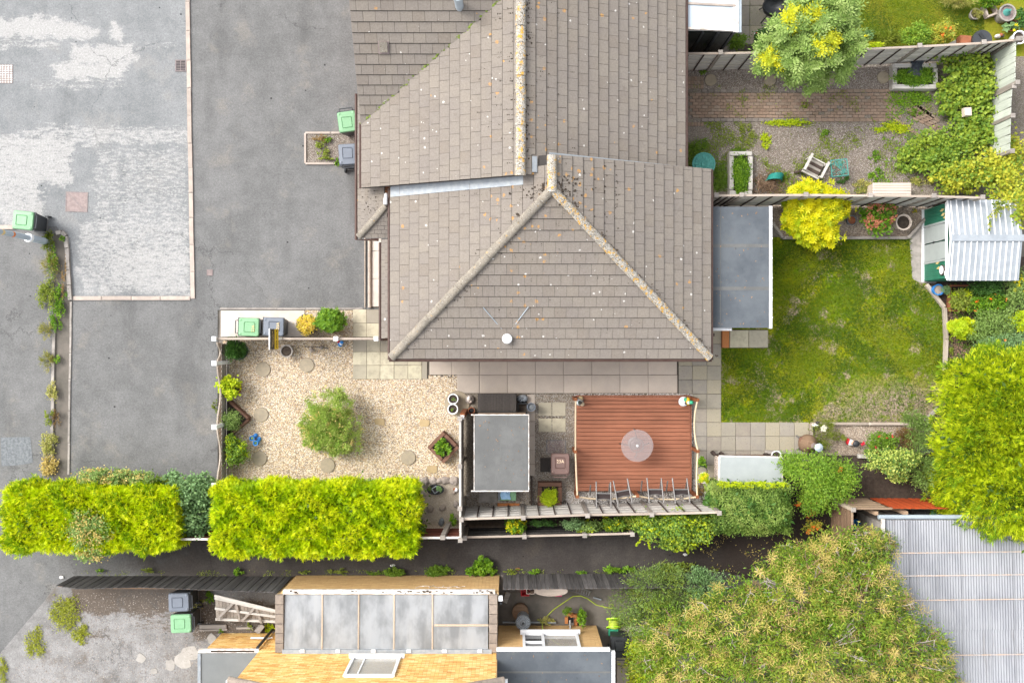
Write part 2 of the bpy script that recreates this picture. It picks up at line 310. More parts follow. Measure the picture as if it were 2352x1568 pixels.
simple('brown_gutter', (0.055, 0.028, 0.022), (0.075, 0.045, 0.035), 9, 0.6, 0.1)
s_ = NT('felt_grey')
c_ = s_.mix(s_.ss(s_.noise(1.2, 5.0, 0.65), 0.36, 0.66), (0.105, 0.106, 0.104), (0.132, 0.133, 0.130))
c_ = s_.mix(s_.ss(s_.noise(1.0, 5.0, 0.7, s_.stretch(14, 1.4, 1)), 0.56, 0.74, 0, 0.45), c_, (0.155, 0.155, 0.152))
c_ = s_.mix(1.0, c_, s_.n_rgb(s_.math('MULTIPLY_ADD', s_.noise(90, 3.0), 0.7, 0.65)), 'MULTIPLY')
s_.out(c_, 0.92, s_.bump(s_.noise(90, 2.0), 0.5, 0.004), 0, 0.2)
s_ = NT('felt_blue')
c_ = s_.mix(s_.ss(s_.noise(0.9, 5.0, 0.65), 0.36, 0.66), (0.066, 0.076, 0.088), (0.098, 0.110, 0.122))
c_ = s_.mix(s_.ss(s_.noise(2.4, 5.0, 0.7), 0.56, 0.74, 0, 0.5), c_, (0.115, 0.117, 0.105))
c_ = s_.mix(s_.ss(s_.noise(5.0, 4.0, 0.7), 0.66, 0.72, 0, 0.6), c_, (0.045, 0.05, 0.056))
c_ = s_.mix(1.0, c_, s_.n_rgb(s_.math('MULTIPLY_ADD', s_.noise(70, 3.0), 0.4, 0.8)), 'MULTIPLY')
s_.out(c_, 0.8, s_.bump(s_.noise(80, 2.0), 0.3, 0.004), 0, 0.3)
simple('porch_felt', (0.139,0.148,0.148), (0.156,0.164,0.164), 2.0, 0.9, 0.3, 80, 0.03)
simple('pale_felt', (0.311,0.336,0.332), (0.286,0.311,0.307), 3.0, 0.9, 0.3, 80, 0.03)
simple('galvanised', (0.285, 0.31, 0.335), (0.235, 0.26, 0.285), 4, 0.5, 0.05, 40, 0.03)
simple('shed_grey', (0.34, 0.37, 0.36), (0.31, 0.335, 0.33), 3, 0.55, 0.05, 40, 0.03)
simple('shed_green', (0.025, 0.165, 0.10), (0.02, 0.14, 0.085), 3, 0.5, 0.05, 40, 0.03)
s_ = NT('corrugated_sheet')
c_ = s_.mix(s_.ss(s_.noise(1.0, 4.0, 0.6, s_.stretch(1.6, .5, 1)), 0.36, 0.66), (0.26, 0.268, 0.288), (0.19, 0.197, 0.218))
c_ = s_.mix(s_.ss(s_.noise(1.0, 5.0, 0.7, s_.stretch(9, .6, 1)), 0.56, 0.72, 0, 0.55), c_, (0.15, 0.14, 0.135))
c_ = s_.mix(s_.ss(s_.noise(1.0, 5.0, 0.7, s_.stretch(5, .35, 1)), 0.66, 0.74, 0, 0.6), c_, (0.20, 0.15, 0.11))
s_.out(c_, 0.55, None, 0, 0.4)
simple('rust_strip', (0.44, 0.33, 0.26), (0.37, 0.34, 0.33), 5, 0.8, 0.1)
simple('metal_grey', (0.17, 0.16, 0.155), (0.14, 0.135, 0.13), 6, 0.45, 0.0, metal=0.3)
simple('lamp_metal', (0.34, 0.39, 0.43), (0.30, 0.345, 0.385), 4, 0.5, 0.05)
simple('cast_iron', (0.16, 0.13, 0.135), (0.22, 0.185, 0.17), 12, 0.7, 0.3)
simple('rusty_iron', (0.27, 0.215, 0.205), (0.21, 0.165, 0.155), 10, 0.85, 0.3)
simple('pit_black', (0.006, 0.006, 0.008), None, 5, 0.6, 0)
simple('chair_fabric', (0.045, 0.033, 0.032), (0.038, 0.028, 0.027), 9, 0.9, 0.2)
simple('rope', (0.56, 0.45, 0.31), (0.48, 0.38, 0.25), 20, 0.9, 0.3)
simple('blue_plastic', (0.03, 0.20, 0.52), (0.025, 0.16, 0.45), 6, 0.4, 0)
simple('blue_cloth', (0.30, 0.48, 0.68), (0.25, 0.42, 0.62), 12, 0.8, 0.3)
simple('teal_metal', (0.075, 0.29, 0.25), (0.06, 0.23, 0.20), 9, 0.55, 0.1)
simple('teal_cloth', (0.015, 0.21, 0.17), (0.012, 0.15, 0.125), 9, 0.7, 0.3)
simple('red_plastic', (0.55, 0.02, 0.03), None, 6, 0.45, 0)
simple('pink_plastic', (0.60, 0.06, 0.16), None, 6, 0.45, 0)
simple('lime_plastic', (0.42, 0.72, 0.02), (0.36, 0.66, 0.02), 6, 0.4, 0)
simple('hose_green', (0.40, 0.50, 0.05), None, 6, 0.5, 0)
simple('sign_yellow', (0.72, 0.50, 0.01), None, 6, 0.5, 0, var=0.02)
simple('sign_black', (0.035, 0.030, 0.025), None, 6, 0.5, 0, var=0.02)
simple('skin_paint', (0.55, 0.33, 0.22), None, 6, 0.6, 0)
simple('yellow_paint', (0.70, 0.45, 0.02), None, 6, 0.55, 0)
simple('green_paint', (0.04, 0.36, 0.20), None, 6, 0.55, 0)
simple('stone_grey', (0.23, 0.20, 0.175), (0.32, 0.27, 0.235), 9, 0.95, 0.6, 40, 0.25)
simple('cement_splat', (0.33, 0.31, 0.285), (0.28, 0.265, 0.24), 6, 0.95, 0.3)
simple('black_bag', (0.028, 0.034, 0.045), (0.06, 0.07, 0.085), 14, 0.35, 0.6, 20)
simple('twig_brown', (0.16, 0.10, 0.062), (0.23, 0.155, 0.10), 14, 0.9, 0.2, var=0.35)
simple('bark', (0.20, 0.17, 0.14), (0.13, 0.11, 0.085), 14, 0.95, 0.5)
simple('pale_twig', (0.42, 0.36, 0.31), (0.33, 0.29, 0.25), 14, 0.9, 0.3)
simple('litter_white', (0.66, 0.64, 0.62), None, 9, 0.7, 0)
ramped('yellow_brick', [(0.66, 0.40, 0.13), (0.74, 0.50, 0.19), (0.60, 0.31, 0.09), (0.78, 0.58, 0.28), (0.70, 0.44, 0.15), (0.54, 0.27, 0.08), (0.76, 0.53, 0.22)], 0.9, 0.15, 30, 0.2, 0.3)
ramped('tan_brick', [(0.54, 0.345, 0.155), (0.50, 0.32, 0.145), (0.58, 0.385, 0.18), (0.47, 0.30, 0.135)], 0.9, 0.15, 30, 0.2, 0.3)
ramped('red_brick', [(0.36, 0.13, 0.05), (0.42, 0.17, 0.06), (0.30, 0.11, 0.05)], 0.9, 0.15, 30, 0.2, 0.3)
s_ = NT('house_brick'); q_ = s_.n('ShaderNodeSeparateXYZ'); s_.put(q_.inputs[0], s_.pos); k_ = s_.n('ShaderNodeCombineXYZ'); s_.put(k_.inputs[0], s_.math('ADD', q_.outputs[0], q_.outputs[1])); s_.put(k_.inputs[1], q_.outputs[2])
b_ = s_.n('ShaderNodeTexBrick'); s_.put(b_.inputs['Vector'], k_.outputs[0]); b_.inputs['Scale'].default_value = 1.0; b_.inputs['Brick Width'].default_value = 0.225; b_.inputs['Row Height'].default_value = 0.075; b_.inputs['Mortar Size'].default_value = 0.006
for i_, v_ in (('Color1', (0.34, 0.15, 0.07, 1)), ('Color2', (0.25, 0.10, 0.05, 1)), ('Mortar', (0.32, 0.27, 0.21, 1))): b_.inputs[i_].default_value = v_
c_ = s_.mix(1.0, b_.outputs['Color'], s_.n_rgb(s_.math('MULTIPLY_ADD', s_.noise(5.0, 4.0), 0.6, 0.7)), 'MULTIPLY'); s_.out(c_, 0.9, s_.bump(b_.outputs['Fac'], -0.4, 0.006), 0, 0.2)
simple('mortar', (0.56, 0.40, 0.21), (0.48, 0.34, 0.18), 8, 0.95, 0.3)
simple('coping_brick', (0.26, 0.215, 0.175), (0.20, 0.165, 0.14), 9, 0.95, 0.4)
ramped('block_paver', [(0.235, 0.165, 0.120), (0.27, 0.195, 0.145), (0.20, 0.145, 0.105), (0.25, 0.195, 0.15), (0.22, 0.15, 0.11)], 0.95, 0.25, 18, 0.2, 0.4)
ramped('grey_paver', [(0.185, 0.16, 0.14), (0.22, 0.19, 0.165), (0.165, 0.145, 0.125)], 0.95, 0.25, 18, 0.2, 0.4)
woodmat('deck_wood', (0.265, 0.105, 0.060), (0.200, 0.075, 0.041), 'X', 0.13, 0.7)
woodmat('brown_post', (0.21, 0.075, 0.030), (0.16, 0.055, 0.022), 'Z', 0.15)
woodmat('planter_wood', (0.165, 0.088, 0.060), (0.12, 0.063, 0.043), 'X', 0.15, rz=0.7)
woodmat('grey_wood', (0.315, 0.285, 0.255), (0.215, 0.19, 0.168), 'X', 0.14)
woodmat('grey_wood_upright', (0.30, 0.265, 0.23), (0.19, 0.165, 0.14), 'Z', 0.2)
woodmat('silver_wood', (0.50, 0.475, 0.435), (0.38, 0.36, 0.33), 'X', 0.10)
woodmat('black_wood', (0.085, 0.080, 0.078), (0.045, 0.042, 0.042), 'Z', 0.3)
woodmat('charcoal_wood', (0.12, 0.11, 0.105), (0.065, 0.060, 0.058), 'Z', 0.3)
woodmat('dark_batten', (0.070, 0.050, 0.042), (0.045, 0.032, 0.027), 'Z', 0.2)
woodmat('brown_wood', (0.21, 0.135, 0.085), (0.14, 0.088, 0.055), 'X', 0.25)
woodmat('weathered_tan', (0.33, 0.235, 0.16), (0.25, 0.17, 0.11), 'X', 0.2)
woodmat('orange_wood', (0.50, 0.085, 0.022), (0.42, 0.065, 0.016), 'Z', 0.15)
woodmat('red_brown_wood', (0.14, 0.045, 0.028), (0.10, 0.033, 0.022), 'X', 0.2)
woodmat('pale_sleeper', (0.40, 0.345, 0.285), (0.32, 0.27, 0.22), 'Y', 0.12)
woodmat('pale_rail', (0.39, 0.33, 0.275), (0.30, 0.245, 0.20), 'X', 0.1)
woodmat('sage_wood', (0.47, 0.50, 0.43), (0.36, 0.385, 0.33), 'Z', 0.1)
woodmat('frame_timber', (0.44, 0.36, 0.28), (0.36, 0.29, 0.22), 'Y', 0.1)

s_ = NT('clear_glass'); s_.out((0.80, 0.84, 0.85), 0.08, None, 0, 0.5, None, 0.75)
s_ = NT('dark_glazing'); s_.out((0.012, 0.014, 0.013), 0.12, None, 0, 0.5)
s_ = NT('white_glazing'); c_ = s_.mix(s_.ss(s_.noise(1.2, 4.0), 0.3, 0.7), (0.46, 0.52, 0.57), (0.38, 0.44, 0.49)); s_.out(c_, 0.3, None, 0, 0.4)
s_ = NT('polycarbonate')
c_ = s_.mix(s_.ss(s_.noise(1.3, 5.0, 0.6, s_.stretch(1.6, .8, 1)), 0.36, 0.64), (0.46, 0.48, 0.50), (0.26, 0.275, 0.29))
c_ = s_.mix(s_.ss(s_.noise(1.0, 4.0, 0.6, s_.stretch(9, .5, 1)), 0.5, 0.75, 0, 0.3), c_, (0.58, 0.58, 0.56))
p_ = s_.out(c_, 0.35, None, 0, 0.45, None, 0.42)
s_ = NT('frosted_table')
p_ = s_.n('ShaderNodeBsdfPrincipled'); p_.inputs['Base Color'].default_value = (0.34, 0.29, 0.28, 1); p_.inputs['Roughness'].default_value = 0.35
tr_ = s_.n('ShaderNodeBsdfTransparent'); tr_.inputs[0].default_value = (0.95, 0.92, 0.92, 1); mx_ = s_.n('ShaderNodeMixShader'); mx_.inputs[0].default_value = 0.36
o_ = s_.n('ShaderNodeOutputMaterial'); s_.t.links.new(tr_.outputs[0], mx_.inputs[1]); s_.t.links.new(p_.outputs[0], mx_.inputs[2]); s_.t.links.new(mx_.outputs[0], o_.inputs[0])

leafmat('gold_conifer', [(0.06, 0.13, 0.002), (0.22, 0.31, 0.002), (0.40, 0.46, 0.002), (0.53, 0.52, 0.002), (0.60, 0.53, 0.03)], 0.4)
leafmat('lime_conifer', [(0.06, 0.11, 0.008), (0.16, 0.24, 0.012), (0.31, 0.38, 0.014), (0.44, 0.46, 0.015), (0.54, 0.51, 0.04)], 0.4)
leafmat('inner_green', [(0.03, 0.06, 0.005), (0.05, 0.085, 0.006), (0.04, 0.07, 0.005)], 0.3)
leafmat('choisya_leaf', [(0.22, 0.26, 0.006), (0.46, 0.40, 0.005), (0.55, 0.46, 0.006), (0.58, 0.47, 0.008), (0.60, 0.50, 0.03)], 0.4)
leafmat('rowan_leaf', [(0.09, 0.14, 0.045), (0.17, 0.23, 0.085), (0.25, 0.31, 0.15), (0.20, 0.26, 0.10), (0.30, 0.34, 0.20)], 0.35)
leafmat('rowan_yellow', [(0.42, 0.40, 0.03), (0.52, 0.44, 0.02), (0.36, 0.38, 0.06)], 0.4)
leafmat('willow_leaf', [(0.10, 0.17, 0.04), (0.19, 0.28, 0.07), (0.29, 0.36, 0.12), (0.34, 0.38, 0.15), (0.46, 0.42, 0.25)], 0.35)
leafmat('olive_leaf', [(0.05, 0.075, 0.010), (0.095, 0.13, 0.018), (0.15, 0.19, 0.028), (0.22, 0.245, 0.04), (0.30, 0.28, 0.06), (0.40, 0.32, 0.12)], 0.35)
leafmat('tan_leaf', [(0.42, 0.28, 0.14), (0.52, 0.36, 0.22), (0.34, 0.24, 0.09), (0.46, 0.31, 0.19)], 0.3)
leafmat('grey_green_leaf', [(0.11, 0.16, 0.06), (0.16, 0.22, 0.09), (0.20, 0.25, 0.12), (0.13, 0.18, 0.06)], 0.3)
leafmat('box_leaf', [(0.05, 0.09, 0.02), (0.11, 0.165, 0.045), (0.17, 0.23, 0.075), (0.22, 0.26, 0.10), (0.27, 0.28, 0.13)], 0.3)
leafmat('bright_leaf', [(0.05, 0.11, 0.010), (0.09, 0.17, 0.014), (0.14, 0.23, 0.02), (0.19, 0.28, 0.03)], 0.35)
leafmat('lime_leaf', [(0.25, 0.33, 0.01), (0.36, 0.40, 0.015), (0.45, 0.44, 0.02), (0.30, 0.36, 0.012)], 0.4)
leafmat('dark_leaf', [(0.030, 0.075, 0.022), (0.045, 0.10, 0.03), (0.06, 0.12, 0.035), (0.035, 0.085, 0.022)], 0.25)
leafmat('mid_leaf', [(0.06, 0.11, 0.015), (0.10, 0.16, 0.02), (0.14, 0.20, 0.03), (0.08, 0.13, 0.018)], 0.3)
leafmat('pyracantha_leaf', [(0.07, 0.13, 0.015), (0.11, 0.19, 0.025), (0.16, 0.24, 0.04), (0.22, 0.27, 0.04)], 0.3)
leafmat('ivy_leaf', [(0.06, 0.12, 0.03), (0.10, 0.17, 0.04), (0.15, 0.21, 0.05), (0.28, 0.31, 0.04), (0.09, 0.15, 0.05)], 0.3)
leafmat('ivy_variegated', [(0.07, 0.13, 0.04), (0.11, 0.17, 0.06), (0.44, 0.42, 0.14), (0.16, 0.22, 0.06), (0.50, 0.46, 0.20)], 0.3)
leafmat('bramble_leaf', [(0.09, 0.15, 0.03), (0.14, 0.21, 0.045), (0.20, 0.26, 0.05), (0.26, 0.29, 0.05), (0.12, 0.18, 0.04)], 0.35)
leafmat('bramble_yellow', [(0.24, 0.26, 0.04), (0.34, 0.32, 0.05), (0.42, 0.35, 0.05), (0.20, 0.24, 0.04)], 0.35)
leafmat('weed_leaf', [(0.10, 0.13, 0.02), (0.17, 0.19, 0.035), (0.23, 0.23, 0.07), (0.13, 0.17, 0.025)], 0.35)
leafmat('dry_weed', [(0.30, 0.25, 0.12), (0.38, 0.31, 0.17), (0.22, 0.20, 0.08), (0.26, 0.25, 0.08)], 0.3)
leafmat('moss_weed', [(0.22, 0.22, 0.03), (0.28, 0.26, 0.05), (0.18, 0.19, 0.03)], 0.3)
leafmat('sage_leaf', [(0.11, 0.18, 0.12), (0.15, 0.22, 0.15), (0.19, 0.26, 0.18)], 0.3)
leafmat('brown_dead', [(0.17, 0.09, 0.055), (0.24, 0.14, 0.09), (0.12, 0.065, 0.04)], 0.25)
leafmat('mixed_orange', [(0.22, 0.26, 0.05), (0.42, 0.22, 0.05), (0.30, 0.28, 0.05), (0.18, 0.22, 0.05)], 0.3)
leafmat('yellow_pink', [(0.58, 0.40, 0.05), (0.62, 0.46, 0.16), (0.50, 0.36, 0.04), (0.62, 0.40, 0.24)], 0.35)
leafmat('pink_petal', [(0.50, 0.17, 0.17), (0.42, 0.13, 0.14), (0.56, 0.24, 0.22), (0.36, 0.10, 0.11)], 0.3)
leafmat('red_petal', [(0.62, 0.02, 0.06), (0.52, 0.01, 0.08), (0.66, 0.05, 0.10)], 0.3)
leafmat('orange_petal', [(0.72, 0.16, 0.02), (0.64, 0.12, 0.02), (0.70, 0.22, 0.08)], 0.3)
leafmat('yellow_petal', [(0.72, 0.52, 0.02), (0.66, 0.46, 0.02)], 0.3)
leafmat('lilac_petal', [(0.62, 0.55, 0.72), (0.55, 0.48, 0.66)], 0.3)
leafmat('grass_blade', [(0.03, 0.06, 0.003), (0.07, 0.115, 0.003), (0.12, 0.16, 0.004), (0.20, 0.19, 0.012)], 0.35)
# ---------------------------------------------------------------- objects, parts, meshes
def mat(m): return MATS[m] if isinstance(m, str) else m
def wloc(o):
    v = Vector((0, 0, 0))
    while o is not None: v = v + o.location; o = o.parent
    return v
def tag(o, label=None, cat=None, group=None, kind=None):
    if label: o['label'] = label
    if cat: o['category'] = cat
    if group: o['group'] = group
    if kind: o['kind'] = kind
    return o
def thing(name, label, cat, loc=(0, 0, 0), group=None, rz=0.0):
    o = bpy.data.objects.new(name, None); COL.objects.link(o); o.empty_display_size = 0.2
    o.location = loc; o.rotation_euler = (0, 0, rz)
    return tag(o, label, cat, group)
def obj(name, me, parent=None):
    o = bpy.data.objects.new(name, me); COL.objects.link(o)
    if parent is not None: o.parent = parent
    return o
def np_mesh(name, V, faces_n, m, var=None, smooth=False, off=None):
    """mesh from a (n,3) vertex array whose faces are consecutive runs of faces_n vertices, or an (f,k) index array"""
    V = np.asarray(V, np.float32)
    if off is not None: V = V - np.asarray(off, np.float32)
    me = bpy.data.meshes.new(name)
    if isinstance(faces_n, int):
        nf = len(V) // faces_n; idx = np.arange(nf * faces_n, dtype=np.int32); k = faces_n
    else:
        fa = np.asarray(faces_n, np.int32); nf, k = fa.shape; idx = fa.ravel()
    me.vertices.add(len(V)); me.vertices.foreach_set('co', V.ravel())
    me.loops.add(nf * k); me.loops.foreach_set('vertex_index', idx)
    me.polygons.add(nf); me.polygons.foreach_set('loop_start', np.arange(0, nf * k, k, dtype=np.int32))
    if var is not None:
        a = me.attributes.new('var', 'FLOAT', 'FACE'); a.data.foreach_set('value', np.asarray(var, np.float32))
    if smooth: me.polygons.foreach_set('use_smooth', np.ones(nf, bool))
    me.materials.append(mat(m)); me.update(calc_edges=True)
    return me
class MB:
    def __init__(s): s.v = []; s.f = []; s.a = []; s.cur = 0.0
    def add(s, vs, fs):
        b = len(s.v); s.v += [tuple(v) for v in vs]; s.f += [tuple(b + i for i in f) for f in fs]; s.a += [s.cur] * len(fs)
        return s
    def box(s, c, d, rz=0.0, m=None):
        hx, hy, hz = d[0] / 2, d[1] / 2, d[2] / 2
        M = m or Matrix.Rotation(rz, 3, 'Z'); c = Vector(c)
        vs = [c + M @ Vector((x * hx, y * hy, z * hz)) for z in (-1, 1) for y in (-1, 1) for x in (-1, 1)]
        return s.add(vs, [(0, 2, 3, 1), (4, 5, 7, 6), (0, 1, 5, 4), (2, 6, 7, 3), (0, 4, 6, 2), (1, 3, 7, 5)])
    def hull8(s, bot, top):
        """solid between two quads (same winding, counter-clockwise seen from above)"""
        return s.add(list(bot) + list(top), [(3, 2, 1, 0), (4, 5, 6, 7)] + [(i, (i + 1) % 4, 4 + (i + 1) % 4, 4 + i) for i in range(4)])
    def prism(s, pts, z0, z1):
        n = len(pts); a = sum(pts[i][0] * pts[(i + 1) % n][1] - pts[(i + 1) % n][0] * pts[i][1] for i in range(n))
        if a < 0: pts = pts[::-1]
        vs = [(p[0], p[1], z0) for p in pts] + [(p[0], p[1], z1) for p in pts]
        return s.add(vs, [tuple(range(n))[::-1], tuple(range(n, 2 * n))] + [(i, (i + 1) % n, n + (i + 1) % n, n + i) for i in range(n)])
    def tube(s, pts, r, n=8, cap=True):
        pts = [Vector(p) for p in pts]; k = len(pts); rs = r if isinstance(r, (list, tuple)) else [r] * k
        vs = []; up = Vector((0, 0, 1))
        for i, p in enumerate(pts):
            d = (pts[min(i + 1, k - 1)] - pts[max(i - 1, 0)]).normalized()
            a = d.cross(up) if abs(d.z) < 0.95 else d.cross(Vector((1, 0, 0)))
            a.normalize(); b = d.cross(a)
            vs += [p + (a * math.cos(t) + b * math.sin(t)) * rs[i] for t in [2 * math.pi * j / n for j in range(n)]]
        fs = [(i * n + j, i * n + (j + 1) % n, (i + 1) * n + (j + 1) % n, (i + 1) * n + j) for i in range(k - 1) for j in range(n)]
        if cap: fs += [tuple(range(n))[::-1], tuple(range((k - 1) * n, k * n))]
        return s.add(vs, fs)
    def lathe(s, prof, c=(0, 0, 0), n=20, sx=1.0, sy=1.0, rz=0.0):
        vs = []; cr, sr = math.cos(rz), math.sin(rz)
        for (r, z) in prof:
            for j in range(n):
                x, y = r * sx * math.cos(2 * math.pi * j / n), r * sy * math.sin(2 * math.pi * j / n)
                vs.append((c[0] + x * cr - y * sr, c[1] + x * sr + y * cr, c[2] + z))
        k = len(prof)
        fs = [(i * n + j, i * n + (j + 1) % n, (i + 1) * n + (j + 1) % n, (i + 1) * n + j) for i in range(k - 1) for j in range(n)]
        fs += [tuple(range(n))[::-1], tuple(range((k - 1) * n, k * n))]
        return s.add(vs, fs)
    def ball(s, c, r, n=10, k=6, sx=1, sy=1, sz=1):
        prof = [(max(1e-3, r * math.sin(math.pi * i / k)), -r * sz * math.cos(math.pi * i / k)) for i in range(k + 1)]
        return s.lathe(prof, c, n, sx, sy)
    def build(s, name, m, parent=None, smooth=False, off=None):
        if off is None: off = wloc(parent) if parent is not None else Vector((0, 0, 0))
        me = bpy.data.meshes.new(name)
        me.from_pydata([(v[0] - off[0], v[1] - off[1], v[2] - off[2]) for v in s.v], [], s.f)
        if any(s.a):
            at = me.attributes.new('var', 'FLOAT', 'FACE'); at.data.foreach_set('value', np.asarray(s.a, np.float32))
        if smooth:
            me.polygons.foreach_set('use_smooth', np.ones(len(s.f), bool))
            try: me.set_sharp_from_angle(angle=R(40))
            except Exception: pass
        me.materials.append(mat(m)); me.update()
        return obj(name, me, parent)
def struct(o, label, cat):
    return tag(o, label, cat, None, 'structure')
def sheet(name, pts, z, m, label, cat, kind='structure'):
    P = [D(x, y) for x, y in pts]; a = sum(P[i].x * P[(i + 1) % len(P)].y - P[(i + 1) % len(P)].x * P[i].y for i in range(len(P)))
    if a < 0: P = P[::-1]
    b = MB(); b.add([(p.x, p.y, z) for p in P], [tuple(range(len(P)))])
    return tag(b.build(name, m), label, cat, None, kind)
def sheetN(name, pts, *a, **k):
    return sheet(name, [(x * SC, y * SC) for x, y in pts], *a, **k)

# unit block with a small chamfer round its top, shared by every piece of one material
UB = {}
def unit(m, name):
    k = (m, name)
    if k not in UB:
        b = MB(); h = 0.5; t = 0.46
        b.add([(-h, -h, -h), (h, -h, -h), (h, h, -h), (-h, h, -h), (-h, -h, 0.32), (h, -h, 0.32), (h, h, 0.32), (-h, h, 0.32), (-t, -t, h), (t, -t, h), (t, t, h), (-t, t, h)],
              [(3, 2, 1, 0), (8, 9, 10, 11)] + [(i, (i + 1) % 4, 4 + (i + 1) % 4, 4 + i) for i in range(4)] + [(4 + i, 4 + (i + 1) % 4, 8 + (i + 1) % 4, 8 + i) for i in range(4)])
        me = bpy.data.meshes.new(name); me.from_pydata(b.v, [], b.f); me.materials.append(mat(m)); me.update(); UB[k] = me
    return UB[k]
def piece(parent, name, m, c, d, rz=0.0, rot=None):
    """one block-shaped piece as an object of its own (shared mesh)"""
    o = obj(name, unit(m, name), parent)
    M = (rot.to_4x4() if rot is not None else Matrix.Rotation(rz, 4, 'Z'))
    o.matrix_basis = Matrix.Translation(Vector(c) - (wloc(parent) if parent is not None else Vector((0, 0, 0)))) @ M @ Matrix.Diagonal((d[0], d[1], d[2], 1))
    return o
def frame(p0, p1, up=(0, 0, 1)):
    x = (Vector(p1) - Vector(p0)).normalized(); up = Vector(up)
    if abs(x.dot(up)) > 0.98: up = Vector((0, 1, 0))
    y = up.cross(x).normalized(); z = x.cross(y)
    return Matrix((x, y, z)).transposed()
def stick(parent, name, m, p0, p1, w, t, up=(0, 0, 1)):
    p0, p1 = Vector(p0), Vector(p1)
    return piece(parent, name, m, (p0 + p1) / 2, ((p1 - p0).length, w, t), rot=frame(p0, p1, up))
def dup(root, loc, rz=None, label=None, group=None, name=None):
    r = root.copy(); COL.objects.link(r); r.location = loc
    if rz is not None: r.rotation_euler = (0, 0, rz)
    if label: r['label'] = label
    if group: r['group'] = group
    for ch in list(root.children):
        c = ch.copy(); COL.objects.link(c); c.parent = r
        for g in list(ch.children):
            d = g.copy(); COL.objects.link(d); d.parent = c
    return r
def text(parent, name, body, m, loc, size, rz=0.0, ext=0.002, rx=0.0):
    cu = bpy.data.curves.new(name, 'FONT'); cu.body = body; cu.size = size; cu.extrude = ext; cu.align_x = 'CENTER'; cu.align_y = 'CENTER'
    cu.materials.append(mat(m)); cu.resolution_u = 3
    tmp = bpy.data.objects.new(name, cu); me = bpy.data.meshes.new_from_object(tmp); bpy.data.objects.remove(tmp)
    if not me.materials: me.materials.append(mat(m))
    o = obj(name, me, parent); o.location = loc; o.rotation_euler = (rx, 0, rz); return o

# ---------------------------------------------------------------- foliage
def unitv(a): return a / np.maximum(np.linalg.norm(a, axis=-1, keepdims=True), 1e-6)
def rdir(n): return unitv(rng.normal(size=(n, 3)))
def leaf_verts(C, d, nrm, L, W):
    s = unitv(np.cross(nrm, d)); nn = np.cross(d, s)
    L = L[:, None]; W = W[:, None]
    v = np.stack([C - d * L * .5, C + s * W * .5 - nn * W * .12 + d * L * .04, C + d * L * .5, C - s * W * .5 - nn * W * .12 + d * L * .04], 1)
    return v.reshape(-1, 3)
def blob_points(B, n, inner=0.25, clumps=None, lowcut=-0.25, spread=0.22):
    """clumped points on and in a set of ellipsoids; gives points, outward directions and a tone per clump"""
    vol = np.array([b[3] * b[4] + b[4] * b[5] + b[3] * b[5] for b in B]); vol = vol / vol.sum()
    P, O, T = [], [], []
    for b, w in zip(B, vol):
        m = max(8, int(n * w)); c = np.array(b[:3]); r = np.array(b[3:6])
        k = clumps or max(10, int(m / 26))
        cd = rdir(k * 3); cd = cd[cd[:, 2] > lowcut][:k]; k = len(cd)
        ph = rng.uniform(0, 6.3, 3); lob = 1 + 0.10 * np.sin(3 * np.arctan2(cd[:, 1], cd[:, 0]) + ph[0]) + 0.07 * np.sin(5 * np.arctan2(cd[:, 1], cd[:, 0]) + ph[1])
        cr = rng.uniform(0.72, 1.0, k) * lob; tone = rng.uniform(0, 1, k)
        i = rng.integers(0, k, m)
        q = cd[i] * cr[i][:, None] + rng.normal(size=(m, 3)) * spread * rng.uniform(0.3, 1, (m, 1))
        ins = rng.uniform(size=m) < inner
        q[ins] *= rng.uniform(0.35, 0.8, (ins.sum(), 1))
        P.append(c + q * r); O.append(unitv(q / r)); T.append(tone[i])
    return np.concatenate(P), np.concatenate(O), np.concatenate(T)
def tones(T, n): return np.clip(0.04 + 0.72 * T + rng.normal(0, 0.15, n), 0.0, 0.97)
